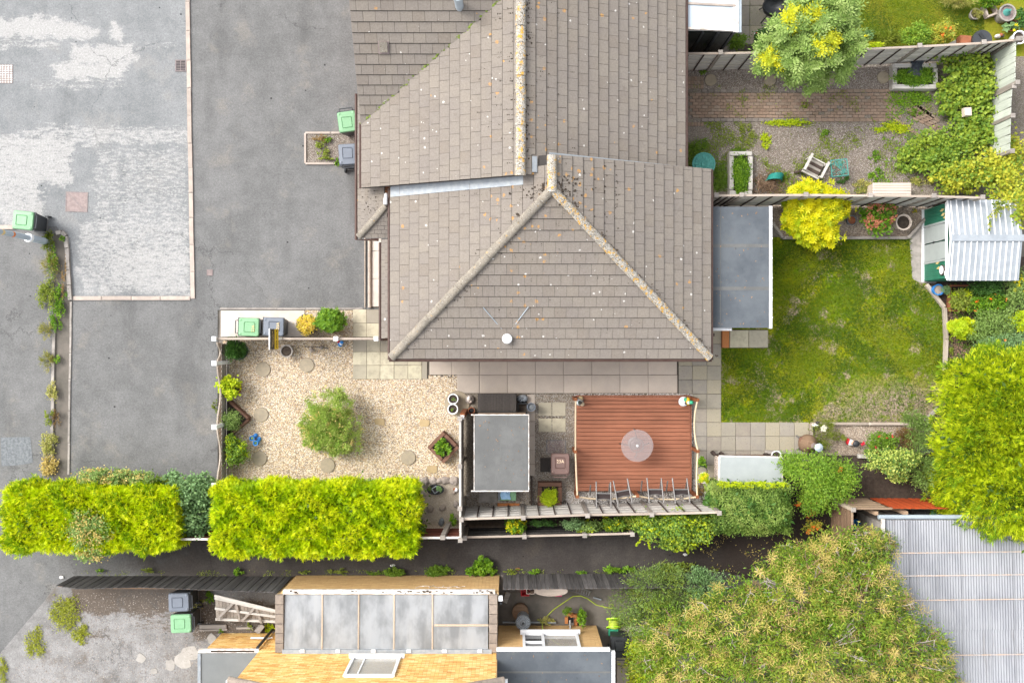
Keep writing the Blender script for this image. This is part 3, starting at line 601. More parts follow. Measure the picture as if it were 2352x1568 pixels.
def leaf_cloud(name, parent, m, B, n, leaf=(0.08, 0.045), inner=0.25, up=0.7, spread=0.22, lowcut=-0.25, clumps=None, style='leaf', zmin=0.02):
    P, O, T = blob_points(B, n, inner, clumps, lowcut, spread)
    P[:, 2] = np.maximum(P[:, 2], zmin + rng.uniform(0, 0.03, len(P)))
    n = len(P)
    if style == 'leaf':
        nrm = unitv(O * 0.5 + np.array([0, 0, up]) + rdir(n) * 0.65)
        d = unitv(np.cross(nrm, rdir(n)) + O * 0.5)
        V = leaf_verts(P, d, nrm, leaf[0] * rng.uniform(.65, 1.25, n), leaf[1] * rng.uniform(.65, 1.25, n)); var = tones(T, n)
    elif style == 'star':      # whorls of narrow leaflets
        k = 6; c0 = rng.uniform(0, 6.3, n); ax = unitv(O * 0.5 + np.array([0, 0, up]) + rdir(n) * 0.5); a = unitv(np.cross(ax, rdir(n))); b = np.cross(ax, a)
        Vs, va = [], []; t0 = tones(T, n)
        for j in range(k):
            t = c0 + j * 2 * math.pi / k; d = unitv(a * np.cos(t)[:, None] + b * np.sin(t)[:, None] + ax * 0.35); L = leaf[0] * rng.uniform(.7, 1.2, n)
            Vs.append(leaf_verts(P + d * L[:, None] * .5, d, ax, L, leaf[1] * rng.uniform(.8, 1.2, n))); va.append(np.clip(t0 + rng.normal(0, .06, n), 0, .97))
        V = np.concatenate(Vs); var = np.concatenate(va)
    elif style == 'pinnate':   # feather leaf: paired leaflets along a stalk
        k = 5; nrm = unitv(np.array([0, 0, up]) + O * .4 + rdir(n) * .45); d = unitv(np.cross(nrm, rdir(n)) + O * .6); s = unitv(np.cross(nrm, d)); L = leaf[0] * rng.uniform(.8, 1.2, n)
        Vs, va = [], []; t0 = tones(T, n)
        for j in range(k):
            for sg in ((-1, 1) if j < k - 1 else (0,)):
                dd = unitv(d * .75 + s * sg); q = P + d * (L * (j / (k - 1.0) - .3))[:, None]; l2 = L * (.42 if sg else .35)
                Vs.append(leaf_verts(q + dd * l2[:, None] * .5, dd, nrm, l2, l2 * .36)); va.append(t0)
        V = np.concatenate(Vs); var = np.concatenate(va)
    elif style == 'blade':     # long thin upright leaves
        d = unitv(O * 0.7 + np.array([0, 0, 0.35]) + rdir(n) * 0.55); nrm = unitv(np.cross(d, rdir(n)))
        V = leaf_verts(P, d, nrm, leaf[0] * rng.uniform(.6, 1.3, n), leaf[1] * rng.uniform(.7, 1.2, n)); var = tones(T, n)
    me = np_mesh(name, V, 4, m, var, False, wloc(parent) if parent else None)
    o = obj(name, me, parent); o['kind'] = 'stuff'; return o
def spray_mesh(name, parent, m, P, d, nrm, L, T, blades=(-1.05, -0.62, -0.25, 0.12, 0.5, 0.95)):
    n = len(P); s = unitv(np.cross(nrm, d)); Vs, va = [], []
    for j, a in enumerate(blades):
        dd = unitv(d * math.cos(a) + s * math.sin(a) + rdir(n) * .16); l2 = L * (1 - 0.42 * abs(a)) * rng.uniform(.75, 1.15, n)
        q = P + d * (L * .22 * (1 - abs(a)))[:, None]
        Vs.append(leaf_verts(q + dd * l2[:, None] * .5, dd, nrm, l2, l2 * 0.15)); va.append(np.clip(tones(T, n) + .08 * (j % 2), 0, .97))
    me = np_mesh(name, np.concatenate(Vs), 4, m, np.concatenate(va), False, wloc(parent) if parent else None)
    o = obj(name, me, parent); o['kind'] = 'stuff'; return o
def W(b):
    """blob given in picture units (x, y, rx, ry, z, rz) to metres"""
    x, y, rx, ry, z, rz = b; p = D(x, y, z); return (p.x, p.y, z, px(rx, z), px(ry, z), rz)
def stems(parent, base, B, n, r, m='bark', name='stem'):
    b = MB()
    for i in range(n):
        t = B[i % len(B)]; q = Vector((t[0] + random.uniform(-.45, .45) * t[3], t[1] + random.uniform(-.45, .45) * t[4], t[2] + t[5] * random.uniform(.1, .6)))
        p0 = Vector(base) + Vector((random.uniform(-.04, .04), random.uniform(-.04, .04), 0)); mid = p0.lerp(q, .5) + Vector((random.uniform(-.06, .06), random.uniform(-.06, .06), .08))
        b.tube([p0, mid, q], [r, r * .7, r * .3], 5)
    return b.build(name, m, parent, True)
def plant(name, label, cat, blobs, n, m, leaf=(0.08, 0.045), style='leaf', group=None, flowers=None, base_z=0.0, nst=4, sr=0.012, inner=0.25, up=0.7, spread=0.22, extra=None, lowcut=-.25, clumps=None):
    B = [W(b) for b in blobs]
    bx, by = B[0][0], B[0][1]
    t = thing(name, label, cat, (bx, by, base_z), group)
    stems(t, (bx, by, base_z), B, nst, sr)
    leaf_cloud('foliage', t, m, B, n, leaf, inner, up, spread, lowcut, clumps, style, base_z + .02)
    if extra:
        for (m2, n2, lf2, st2) in extra: leaf_cloud('foliage', t, m2, B, n2, lf2, 0.05, up, spread, lowcut, max(4, n2 // 40), st2, base_z + .03)
    if flowers:
        fm, fn, fs = flowers
        leaf_cloud('flowers', t, fm, [(b[0], b[1], b[2] + .03, b[3], b[4], b[5]) for b in B], fn * 14, (fs, fs * .8), 0, 1.0, 0.035 / max(.1, B[0][3]), 0.15, fn, 'leaf')
    return t
def pebbles(name, label, polyD, n, m, r=(0.011, 0.020), z=0.0, holes=(), parent=None, cat='gravel', squash=0.55):
    """loose stones: little eight-faced pebbles scattered over a polygon given in picture units"""
    P = np.array([D(x, y)[:2] for x, y in polyD]); lo, hi = P.min(0), P.max(0)
    def inside(q, P):
        r_ = np.zeros(len(q), bool); j = len(P) - 1
        for i in range(len(P)):
            c = ((P[i, 1] > q[:, 1]) != (P[j, 1] > q[:, 1])) & (q[:, 0] < (P[j, 0] - P[i, 0]) * (q[:, 1] - P[i, 1]) / (P[j, 1] - P[i, 1] + 1e-12) + P[i, 0])
            r_ ^= c; j = i
        return r_
    q = rng.uniform(lo, hi, (int(n * 1.05 * (hi - lo).prod() / max(1e-6, abs(np.sum(P[:, 0] * np.roll(P[:, 1], -1) - np.roll(P[:, 0], -1) * P[:, 1])) / 2)), 2))
    q = q[inside(q, P)]
    for hpoly in holes: q = q[~inside(q, np.array([D(x, y)[:2] for x, y in hpoly]))]
    n = len(q); a = rng.uniform(0, 6.3, n); rx = rng.uniform(*r, n); ry = rx * rng.uniform(.6, 1.0, n); rz = ry * squash * rng.uniform(.8, 1.2, n)
    c, s = np.cos(a), np.sin(a); V = np.zeros((n, 6, 3))
    for k, (ux, uy, uz) in enumerate([(1, 0, 0), (0, 1, 0), (-1, 0, 0), (0, -1, 0), (.25, .2, 1), (-.1, -.1, -.6)]):
        X, Y = ux * rx, uy * ry; V[:, k, 0] = q[:, 0] + X * c - Y * s; V[:, k, 1] = q[:, 1] + X * s + Y * c; V[:, k, 2] = z + uz * rz + rng.uniform(.0, .008, n)
    f = np.array([(0, 1, 4), (1, 2, 4), (2, 3, 4), (3, 0, 4)]); Fc = (np.arange(n)[:, None, None] * 6 + f[None]).reshape(-1, 3)
    me = np_mesh(name, V.reshape(-1, 3), Fc, m, np.repeat(rng.uniform(0, 1, n), 4), False)
    o = obj(name, me, parent); tag(o, label, cat if parent is None else None, None, 'stuff'); return o
def blades(name, label, polyD, n, m, L=0.05, z=0.0, cat='grass', thin=None, wd=0.012):
    P = np.array([D(x, y)[:2] for x, y in polyD]); lo, hi = P.min(0), P.max(0)
    q = rng.uniform(lo, hi, (n, 2)); r_ = np.zeros(len(q), bool); j = len(P) - 1
    for i in range(len(P)):
        c = ((P[i, 1] > q[:, 1]) != (P[j, 1] > q[:, 1])) & (q[:, 0] < (P[j, 0] - P[i, 0]) * (q[:, 1] - P[i, 1]) / (P[j, 1] - P[i, 1] + 1e-12) + P[i, 0]); r_ ^= c; j = i
    q = q[r_]
    tone = 0.5 + 0.25 * np.sin(q[:, 0] * 1.9 + 1.3 * np.sin(q[:, 1] * 1.1)) + 0.25 * np.sin(q[:, 1] * 2.3 + 1.7 * np.sin(q[:, 0] * .9 + 1))
    if thin is not None: q, tone = thin(q, tone)
    n = len(q); a = rng.uniform(0, 6.3, n); l = L * rng.uniform(.5, 1.4, n); w = wd * rng.uniform(.6, 1.4, n)
    d = np.stack([np.cos(a), np.sin(a)], 1); s = np.stack([-np.sin(a), np.cos(a)], 1); V = np.zeros((n, 3, 3))
    V[:, 0, :2] = q + s * w[:, None] / 2; V[:, 1, :2] = q - s * w[:, None] / 2; V[:, 2, :2] = q + d * l[:, None] * .8
    V[:, :2, 2] = z; V[:, 2, 2] = z + l * .6
    me = np_mesh(name, V.reshape(-1, 3), 3, m, np.clip(tone + rng.normal(0, .15, n), 0, .97))
    return tag(obj(name, me), label, cat, None, 'stuff')

def ground_cover(name, label, polyD, n, m, scale, thr, leaf=(.06, .035), z=0.0, seed=0.0):
    """low creeping leaves gathered in uneven patches"""
    P = np.array([D(x, y)[:2] for x, y in polyD]); q = rng.uniform(P.min(0), P.max(0), (n, 2)); r_ = np.zeros(len(q), bool); j = len(P) - 1
    for i in range(len(P)):
        r_ ^= ((P[i, 1] > q[:, 1]) != (P[j, 1] > q[:, 1])) & (q[:, 0] < (P[j, 0] - P[i, 0]) * (q[:, 1] - P[i, 1]) / (P[j, 1] - P[i, 1] + 1e-12) + P[i, 0]); j = i
    q = q[r_]; x, y = q[:, 0] * scale + seed, q[:, 1] * scale - seed
    f = (np.sin(x + 1.7 * np.sin(y * .8 + seed)) + np.sin(y * 1.3 + 1.9 * np.sin(x * .7)) + .8 * np.sin(2.7 * x + 2.2 * np.sin(1.9 * y)) + .6 * np.sin(4.3 * y + 2 * np.sin(3.1 * x))) / 3.4 + rng.normal(0, .16, len(q))
    q, f = q[f > thr], f[f > thr]; k = len(q); C = np.concatenate([q, (z + rng.uniform(.01, .05, k))[:, None]], 1); nrm = unitv(np.array([0, 0, 1.0]) + rdir(k) * .6); dd = unitv(np.cross(nrm, rdir(k)))
    me = np_mesh(name, leaf_verts(C, dd, nrm, leaf[0] * rng.uniform(.5, 1.3, k), leaf[1] * rng.uniform(.5, 1.3, k)), 4, m, np.clip(.5 + (f - thr) * .4 + rng.normal(0, .2, k), 0, .97))
    return tag(obj(name, me), label, 'ground cover', None, 'stuff')
# ================================================================ GROUND
b = MB(); b.add([(-70, -60, -.03), (70, -60, -.03), (70, 60, -.03), (-70, 60, -.03)], [(0, 1, 2, 3)])
struct(b.build('ground', 'ground_earth'), 'bare earth ground under the whole neighbourhood', 'ground')
sheet('driveway', [(-900, -600), (1000, -600), (1000, 712), (500, 712), (500, 1130), (500, 1330), (640, 1345), (640, 1900), (-900, 1900)], 0.0, 'drive_asphalt', 'grey asphalt driveway and parking area beside the house', 'driveway')
sheet('road', [(-900, -600), (433, -600), (436, 300), (444, 688), (166, 688), (160, 560), (130, 520), (-900, 515)], 0.004, 'road_asphalt', 'worn pale road surface with patchy white scuffs', 'road')
sheet('alley_path', [(135, 1215), (1500, 1180), (1800, 1150), (1880, 1060), (2500, 1060), (2500, 1190), (1960, 1200), (1900, 1330), (1000, 1330), (135, 1330)], 0.006, 'alley_tarmac', 'dark tarmac alley running between the garden fences', 'alley')
sheet('dark_soil', [(1900, 1066), (2500, 1068), (2500, 1172), (1930, 1172)], 0.010, 'soil', 'dark damp soil at the shaded end of the alley', 'soil')
sheet('yard', [(135, 1340), (640, 1345), (640, 1900), (-500, 1900), (0, 1500)], 0.006, 'yard_surface', 'worn gravelly front yard with brown dirt patches', 'yard')
sheet('back_yard', [(1150, 1320), (1700, 1320), (1700, 1900), (1150, 1900)], 0.008, 'ground_earth', 'dirty concrete back yard behind the alley fence', 'yard')
sheet('garden_soil', [(2110, 590), (2420, 590), (2420, 1080), (2110, 1080)], 0.006, 'bark_soil', 'brown bark soil of the flower border', 'flower bed')
sheet('shrub_soil', [(1062, 1150), (1640, 1150), (1900, 1040), (2150, 1040), (2150, 1068), (1880, 1070), (1800, 1160), (1500, 1225), (1062, 1228)], 0.012, 'soil', 'dark soil strip planted with shrubs behind the grey fence', 'flower bed')
sheet('gravel_garden', [(512, 778), (1064, 778), (1064, 1230), (512, 1230)], 0.008, 'gold_gravel', 'golden pebble front garden around a willow bush', 'gravel')
sheet('gravel_strip', [(700, 712), (815, 712), (815, 779), (700, 779)], 0.010, 'gold_gravel', 'strip of pale gravel beside the front path', 'gravel')
sheet('rock_garden', [(958, 1100), (1058, 1100), (1058, 1212), (958, 1212)], 0.014, 'fine_gravel', 'fine sandy gravel patch dotted with dark rocks', 'gravel')
sheet('side_gravel', [(1064, 868), (1662, 868), (1662, 1180), (1064, 1180)], 0.009, 'grey_gravel', 'mixed gravel around the shed and the deck', 'gravel')
sheet('lawn', [(1655, 545), (2125, 545), (2125, 650), (2172, 700), (2172, 975), (1655, 975)], 0.012, 'lawn_turf', 'patchy green lawn with bare brown spots', 'lawn')
sheet('neighbour_lawn', [(1690, -400), (2500, -400), (2500, 130), (1690, 130)], 0.008, 'neighbour_turf', 'yellow green lawn of the upper neighbour', 'lawn')
sheet('chip_garden', [(1560, 130), (2360, 130), (2360, 470), (1560, 470)], 0.008, 'chip_gravel', 'overgrown garden of purple grey stone chips', 'gravel')
sheet('hydrangea_bed', [(1772, 466), (2126, 466), (2122, 500), (2082, 548), (1797, 548), (1772, 515)], 0.016, 'bed_gravel', 'gravel mulched bed under the pink hydrangea', 'flower bed')
sheet('rose_bed', [(1862, 972), (2135, 972), (2135, 1045), (1862, 1045)], 0.016, 'bed_gravel', 'gravel mulched bed with roses below the lawn', 'flower bed')
sheet('shed_path', [(2088, 546), (2122, 506), (2150, 506), (2150, 650), (2112, 650), (2095, 640)], 0.018, 'edging_concrete', 'narrow concrete path in front of the metal shed', 'path')
sheet('drive_planter_bed', [(703, 308), (822, 308), (822, 375), (703, 375)], 0.012, 'chip_gravel', 'small purple gravel bed by the house wall', 'flower bed')
sheet('verge_strip', [(124, 535), (158, 560), (162, 690), (158, 1100), (122, 1100)], 0.006, 'ground_earth', 'narrow weedy verge between two kerbs', 'verge')
sheet('worn_patch', [(2, 1004), (70, 1003), (76, 1062), (40, 1068), (4, 1070)], 0.008, 'slate_grey', 'square pale repair patch in the asphalt', 'patch')
sheet('shed_yard_slabs', [(1072, 1125), (1215, 1125), (1215, 1165), (1072, 1165)], 0.013, 'grey_gravel', 'gravel gap between the shed and the grey fence', 'gravel')
pebbles('pebbles', 'golden and white pebbles covering the front garden', [(514, 782), (810, 782), (812, 870), (985, 870), (985, 862), (1050, 862), (1060, 905), (1056, 1100), (514, 1106)], 52000, 'gold_pebble', (0.012, 0.026), 0.008)
pebbles('strip_pebbles', 'pale pebbles of the strip beside the bin pad', [(702, 713), (810, 713), (810, 772), (702, 772)], 3800, 'gold_pebble', (0.010, 0.02), 0.010)
pebbles('side_pebbles', 'brown grey pebbles between the shed and the deck', [(1215, 905), (1320, 905), (1320, 1165), (1215, 1165)], 7000, 'grey_pebble', (0.011, 0.022), 0.009)
pebbles('deck_pebbles', 'grey pebbles under the chairs below the deck', [(1300, 1128), (1625, 1128), (1625, 1168), (1300, 1168)], 5200, 'white_pebble', (0.013, 0.024), 0.009)
pebbles('edge_pebbles', 'white pebbles along the top edge of the deck', [(1320, 904), (1590, 904), (1590, 912), (1320, 912)], 700, 'white_pebble', (0.015, 0.028), 0.012)
pebbles('edge_pebbles', 'white pebbles along the east edge of the deck', [(1588, 912), (1597, 912), (1599, 1128), (1590, 1128)], 900, 'white_pebble', (0.013, 0.026), 0.012)
pebbles('shed_pebbles', 'brown pebbles in the gap below the shed', [(1072, 1127), (1216, 1127), (1216, 1166), (1072, 1166)], 2600, 'grey_pebble', (0.012, 0.022), 0.013)
pebbles('purple_chips', 'purple grey stone chips of the overgrown garden', [(1640, 285), (2080, 285), (2110, 440), (1640, 440)], 14000, 'slate_chip', (0.011, 0.022), 0.008)
pebbles('path_chips', 'dark stone chips beside the upper fence', [(1580, 160), (2050, 150), (2050, 205), (1580, 205)], 7500, 'slate_chip', (0.011, 0.022), 0.008)
pebbles('bed_chips', 'beige stone chips under the hydrangea', [(1778, 472), (2118, 470), (2118, 500), (2080, 545), (1797, 545)], 5200, 'beige_chip', (0.011, 0.022), 0.016)
pebbles('rose_chips', 'beige stone chips of the rose bed', [(1866, 976), (2105, 976), (2105, 1040), (1866, 1040)], 3800, 'beige_chip', (0.011, 0.022), 0.016)
pebbles('planter_chips', 'purple chips in the small bed by the wall', [(705, 310), (820, 310), (820, 373), (705, 373)], 2200, 'slate_chip', (0.010, 0.02), 0.012)
pebbles('yard_stones', 'loose pale stones scattered on the front yard', [(150, 1360), (620, 1360), (560, 1568), (20, 1568), (60, 1480)], 5200, 'slate_chip', (0.006, 0.020), 0.006)
pebbles('bark_chips', 'bark chips of the flower border beside the lawn', [(2175, 700), (2235, 690), (2235, 850), (2175, 850)], 1600, 'twig_brown', (0.014, 0.030), 0.006, squash=.4)
def lawn_thin(q, t):
    bare = (q[:, 0] > 9.6) & (q[:, 1] < -1.0) & (rng.uniform(size=len(q)) < .72)
    n2 = np.sin(q[:, 0] * 2.7 + 2.2 * np.sin(q[:, 1] * 1.7)) * np.sin(q[:, 1] * 3.1 + 1.1 * np.sin(q[:, 0] * 2.3))
    k = ~bare & ~((n2 < -.45) & (rng.uniform(size=len(q)) < .6))
    return q[k], t[k]
blades('grass', 'short patchy grass blades of the lawn', [(1657, 800), (1762, 800), (1776, 756), (1776, 548), (2090, 548), (2094, 642), (2124, 655), (2168, 712), (2166, 850), (2120, 968), (1657, 968)], 90000, 'grass_blade', 0.075, 0.012, 'grass', lawn_thin, .018)
blades('grass', 'yellowish grass blades of the upper lawn', [(1720, 0), (2260, -20), (2260, 70), (2190, 95), (1720, 90)], 45000, 'grass_blade', 0.06, 0.008)

# kerbs, edgings, pads
def kerb(name, label, pts, m, w=.12, h=.07, seg=.92, z=0.0):
    t = thing(name, label, 'kerb', D(*pts[0])); tag(t, kind='structure')
    for a, c in zip(pts[:-1], pts[1:]):
        A, C = D(*a), D(*c); n = max(1, round((C - A).length / seg))
        for i in range(n):
            p, q = A.lerp(C, i / n), A.lerp(C, (i + 1) / n); g = (q - p).normalized() * .006; j = Vector((random.uniform(-.006, .006), random.uniform(-.006, .006), 0))
            stick(t, 'kerb_stone', m, p + g + j + Vector((0, 0, z + h / 2 - .02)), q - g + j + Vector((0, 0, z + h / 2 - .02)), w, h)
    return t
kerb('kerb', 'pale pink kerb line between the road and the drive', [(429, -130), (434, 140), (437, 330), (440, 500), (444, 686)], 'kerb_concrete', .135)
kerb('kerb', 'pale kerb line across the lower end of the road', [(168, 685), (438, 685)], 'kerb_concrete', .13)
kerb('kerb', 'thin concrete edging along the weedy verge and drive', [(164, 692), (161, 870), (158, 1090)], 'edging_concrete', .065, .06)
kerb('kerb', 'curved rounded kerb end beside the lamp post', [(130, 536), (143, 533), (153, 543), (156, 570), (158, 620), (164, 690)], 'edging_concrete', .13, .12, .55)
kerb('kerb', 'worn concrete edging on the left of the weedy verge', [(126, 735), (124, 820), (122, 950), (120, 1085)], 'edging_concrete', .095, .09)
kerb('kerb', 'short beige kerb beside the tilted green bin', [(-60, 522), (40, 522)], 'kerb_concrete', .13, .07)
kerb('kerb', 'pinkish timber edging round the small gravel bed', [(820, 306), (702, 306), (702, 376), (800, 376)], 'kerb_concrete', .07, .08)
kerb('kerb', 'thin edging between the drive and the front path', [(505, 709), (835, 709)], 'edging_concrete', .06, .05)
b = MB(); P = [D(508, 713), D(700, 713), D(700, 773), D(508, 773)]; b.prism([(p.x, p.y) for p in P], -.02, .045)
struct(b.build('bin_pad', 'bright_concrete'), 'bright cream concrete pad under the two numbered bins', 'pavement')

def slab_area(name, label, bed, m, cells, th=.045, top=.040, joint=.009, part='slab', bedm='joint_sand', zb=.011):
    t = thing(name, label, 'paving', D(*bed[0])); tag(t, kind='structure')
    P = [D(*q) for q in bed]; bb = MB(); bb.add([(p.x, p.y, zb) for p in P], [tuple(range(len(P)))[::-1] if sum(P[i].x * P[(i + 1) % len(P)].y - P[(i + 1) % len(P)].x * P[i].y for i in range(len(P))) < 0 else tuple(range(len(P)))])
    bb.build('joint_bed', bedm, t)
    for (x0, y0, x1, y1) in cells:
        A, C = N(x0, y0), N(x1, y1)
        piece(t, part, m, ((A.x + C.x) / 2 + random.uniform(-.003, .003), (A.y + C.y) / 2 + random.uniform(-.003, .003), top - th / 2 + random.uniform(-.004, .004)), (abs(C.x - A.x) - joint, abs(A.y - C.y) - joint, th), random.uniform(-.004, .004))
    return t
def grid(xs, ys): return [(xs[i], ys[j], xs[i + 1], ys[j + 1]) for j in range(len(ys) - 1) for i in range(len(xs) - 1)]
zx = lambda L: [1100 + v / 1.96 for v in L]
cells = grid(zx([640, 788, 968, 1150, 1332, 1514, 1697, 1880, 2064, 2252]), [1150, 1195, 1244.5]) + grid(zx([820, 967, 1150, 1332, 1515, 1697, 1880, 2065, 2254]), [1245, 1306])
slab_area('patio', 'pinkish grey patio of large slabs along the house', [(984, 790), (1560, 790), (1560, 904), (1048, 904), (1048, 866), (984, 866)], 'patio_slab', cells)
sx = [1173, 1219, 1264]; cells = grid(sx, [1028, 1074, 1120]) + grid(sx + [1310], [1127, 1168, 1213, 1259.5]) + grid([1310, 1356, 1402], [1168, 1213, 1259.5]) + [(1402, 1200, 1420, 1259.5)]
slab_area('front_path', 'cream square paving slabs at the house corner', [(811, 710), (880, 710), (880, 790), (984, 800), (984, 871), (811, 871)], 'paving_slab', cells)
ex = [2253.6, 2299.5, 2348, 2395.5]; cells = grid(ex[2:], [1093, 1142, 1190]) + grid(ex, [1167, 1214, 1261, 1308]) + grid(ex[1:], [1308, 1356, 1402]) + grid([2303, 2348, 2395.5, 2444, 2493, 2542, 2590, 2638.5, 2687], [1402, 1449, 1496.5]) + grid([2303, 2348, 2395.5, 2444, 2493, 2542], [1496.5, 1543, 1590])
slab_area('garden_path', 'stained square paving slabs beside the lawn and deck', [(1557, 760), (1657, 760), (1657, 968), (1862, 968), (1862, 1036), (1760, 1036), (1760, 1100), (1590, 1100), (1590, 906), (1557, 906)], 'weathered_slab', cells)
cells = [(1788, 1336, 1833, 1381), (1834, 1336, 1880, 1382), (1789, 1388.5, 1833.5, 1434), (1834, 1388, 1880, 1434)]
slab_area('slab_square', 'four cream and grey slabs set in the side gravel', [(1237, 924), (1299, 924), (1299, 991), (1237, 991)], 'paving_slab', cells, zb=.012)
slab_area('shed_path_slabs', 'row of small brown slabs along the east side of the shed', [(1210, 905), (1229, 905), (1229, 1090), (1210, 1090)], 'patio_slab', grid([1750, 1777.5], [1310, 1354, 1399.5, 1446, 1494, 1541, 1580]), zb=.012)
slab_area('side_path', 'three long pale slabs beside the house entrance', [(848, 548), (876, 548), (876, 707), (848, 707)], 'bright_concrete', [(1227, 793, 1267, 834), (1227, 834, 1267, 927), (1227, 927, 1267, 1019)], zb=.012)
slab_area('neighbour_patio', 'grimy concrete slabs beside the white conservatory', [(1690, -60), (1830, -60), (1830, 118), (1690, 118)], 'weathered_slab', grid([2450, 2490, 2556, 2620], [-60, 22, 88, 150]), zb=.012)
slab_area('lower_patio', 'brown grey slabs beside the blue grey flat roof', [(1410, 1440), (1640, 1440), (1640, 1700), (1410, 1700)], 'patio_slab', grid([2048, 2102, 2166, 2228, 2290, 2352], [2078, 2142, 2206, 2268, 2330]), zb=.012)
t = slab_area('doorstep', 'low step of two buff slabs and a red strip below the flat roof', [(1656, 757), (1762, 757), (1762, 799), (1656, 799)], 'paving_slab', [(2421, 1096, 2484, 1155), (2484, 1096, 2549, 1155)], th=.12, top=.13, zb=.013)
A, C = N(2397, 1096), N(2420, 1155); piece(t, 'red_strip', 'red_brick', ((A.x + C.x) / 2, (A.y + C.y) / 2, .07), (C.x - A.x, A.y - C.y, .12))
stick(None, 'timber_edging', 'pale_rail', N(1213, 791), N(1213, 1022), .04, .12); tag(bpy.data.objects['timber_edging'], 'thin upright timber edging beside the house path', 'edging')
o = MB().tube([D(849, 549, .08), D(849, 706, .08)], .055, 10).build('log_edging', 'pale_rail', None, True); tag(o, 'rounded log edging beside the three long slabs', 'edging')

# block paved path of the overgrown garden
t = thing('block_path', 'brown block paved path with grey borders and weeds', 'path', N(2600, 345)); tag(t, kind='structure')
k_ = 0; pw, ph = 20.4, 10.3
cand = []
for r_ in range(8):
    for c_ in range(34):
        x = 2290 + c_ * pw + (r_ % 2) * pw / 2; y = 310 + r_ * ph
        cand.append((x, y, pw, ph, 'block_paver', 0))
for c_ in range(30):
    cand.append((2330 + c_ * 21, 297, 21, 11, 'grey_paver', 0)); cand.append((2330 + c_ * 21, 393, 21, 12, 'grey_paver', 0))
for i in range(9):
    for s_, y0 in ((-1, 297), (1, 393)):
        cand.append((2966 + i * 17, y0 + i * 12 * (1 if s_ < 0 else 1), 20, 11, 'grey_paver', -.6))
for r_ in range(5):
    for c_ in range(4):
        cand.append((2285 + r_ * 10.5, 255 + c_ * 14 + (0 if c_ < 3 else 110), 10.2, 13, 'block_paver', 0))
for r_ in range(6):
    for c_ in range(5): cand.append((2985 + c_ * 20 + r_ * 9, 325 + r_ * 13 + c_ * 9, 20, 11, 'block_paver', -.55))
for (x, y, w, h, m, rz) in cand[:420]:
    if k_ >= 300: break
    if random.random() < .02: continue
    p = N(x + w / 2, y + h / 2); piece(t, 'paver', m, (p.x + random.uniform(-.004, .004), p.y + random.uniform(-.004, .004), .012 + random.uniform(-.006, .006)), (px(w * SC) - .009, px(h * SC) - .008, .05), rz + random.uniform(-.03, .03)); k_ += 1
b = MB()
for (x, y, w, h, m, rz) in cand[k_ + 6:]:
    p = N(x + w / 2, y + h / 2); b.cur = random.random(); b.box((p.x, p.y, .011), (px(w * SC) - .009, px(h * SC) - .008, .05), rz)
tag(b.build('pavers', 'block_paver', t), kind='stuff')

# iron covers
def cover(name, label, x0, y0, x1, y1, kind, rz=0.0):
    A, C = D(x0, y0), D(x1, y1); c = (A + C) / 2; w, h = abs(C.x - A.x), abs(A.y - C.y)
    t = thing(name, label, 'cover', (c.x, c.y, .005), None, rz)
    b = MB(); O0 = (0, 0, 0)
    if kind == 'grate':
        MB().box((0, 0, .004), (w, h, .006)).build('pit', 'pit_black', t, off=O0)
        for s in (-1, 1): b.box((s * w * .46, 0, .012), (w * .08, h, .02)); b.box((0, s * h * .47, .012), (w * .84, h * .06, .02))
        b.build('frame', 'cast_iron', t, off=O0)
        for i in range(7): MB().box((0, h * (-.39 + i * .13), .014), (w * .84, h * .05, .016)).build('bar', 'cast_iron', t, off=O0)
        MB().box((0, 0, .02), (w * .06, h * .88, .012)).build('bar', 'cast_iron', t, off=O0)
    elif kind == 'studs':
        MB().box((0, 0, .004), (w, h, .012)).build('plate', 'cast_iron', t, off=O0); sb = MB()
        for i in range(6):
            for j in range(8): sb.box((w * (-.41 + i * .165), h * (-.43 + j * .123), .013), (w * .1, h * .075, .008))
        tag(sb.build('studs', 'dirty_white', t, off=O0), kind='stuff')
    else:
        MB().box((0, 0, .003), (w, h, .010)).build('plate', 'rusty_iron', t, off=O0)
        for s in (-1, 1): b.box((s * w * .48, 0, .007), (w * .04, h, .012)); b.box((0, s * h * .48, .007), (w * .9, h * .04, .012))
        if kind == 'cross':
            for s in (-1, 1): b.box((w * .03 * s, 0, .0085), (w * 1.25, h * .025, .006), -.78)
        b.build('frame', 'cast_iron', t, off=O0)
    return t
cover('drain_grate', 'square iron drain grate beside the kerb', 403, 138, 428, 165, 'grate')
cover('manhole_cover', 'rusty cover with studs at the left edge of the road', -10, 149, 30, 192, 'studs')
cover('manhole_cover', 'pinkish square manhole cover with a diagonal seam in the road', 151, 441, 202, 487, 'cross', -.03)
cover('stopcock_cover', 'tiny rusty stopcock cover in the drive', 475, 619, 489, 633, 'plain')
cover('inspection_cover', 'blue grey slate square in the gravel above the brown bin', 1255, 1010, 1300, 1042, 'plain')
bpy.data.objects['inspection_cover'].children[0].data.materials[0] = MATS['slate_grey']

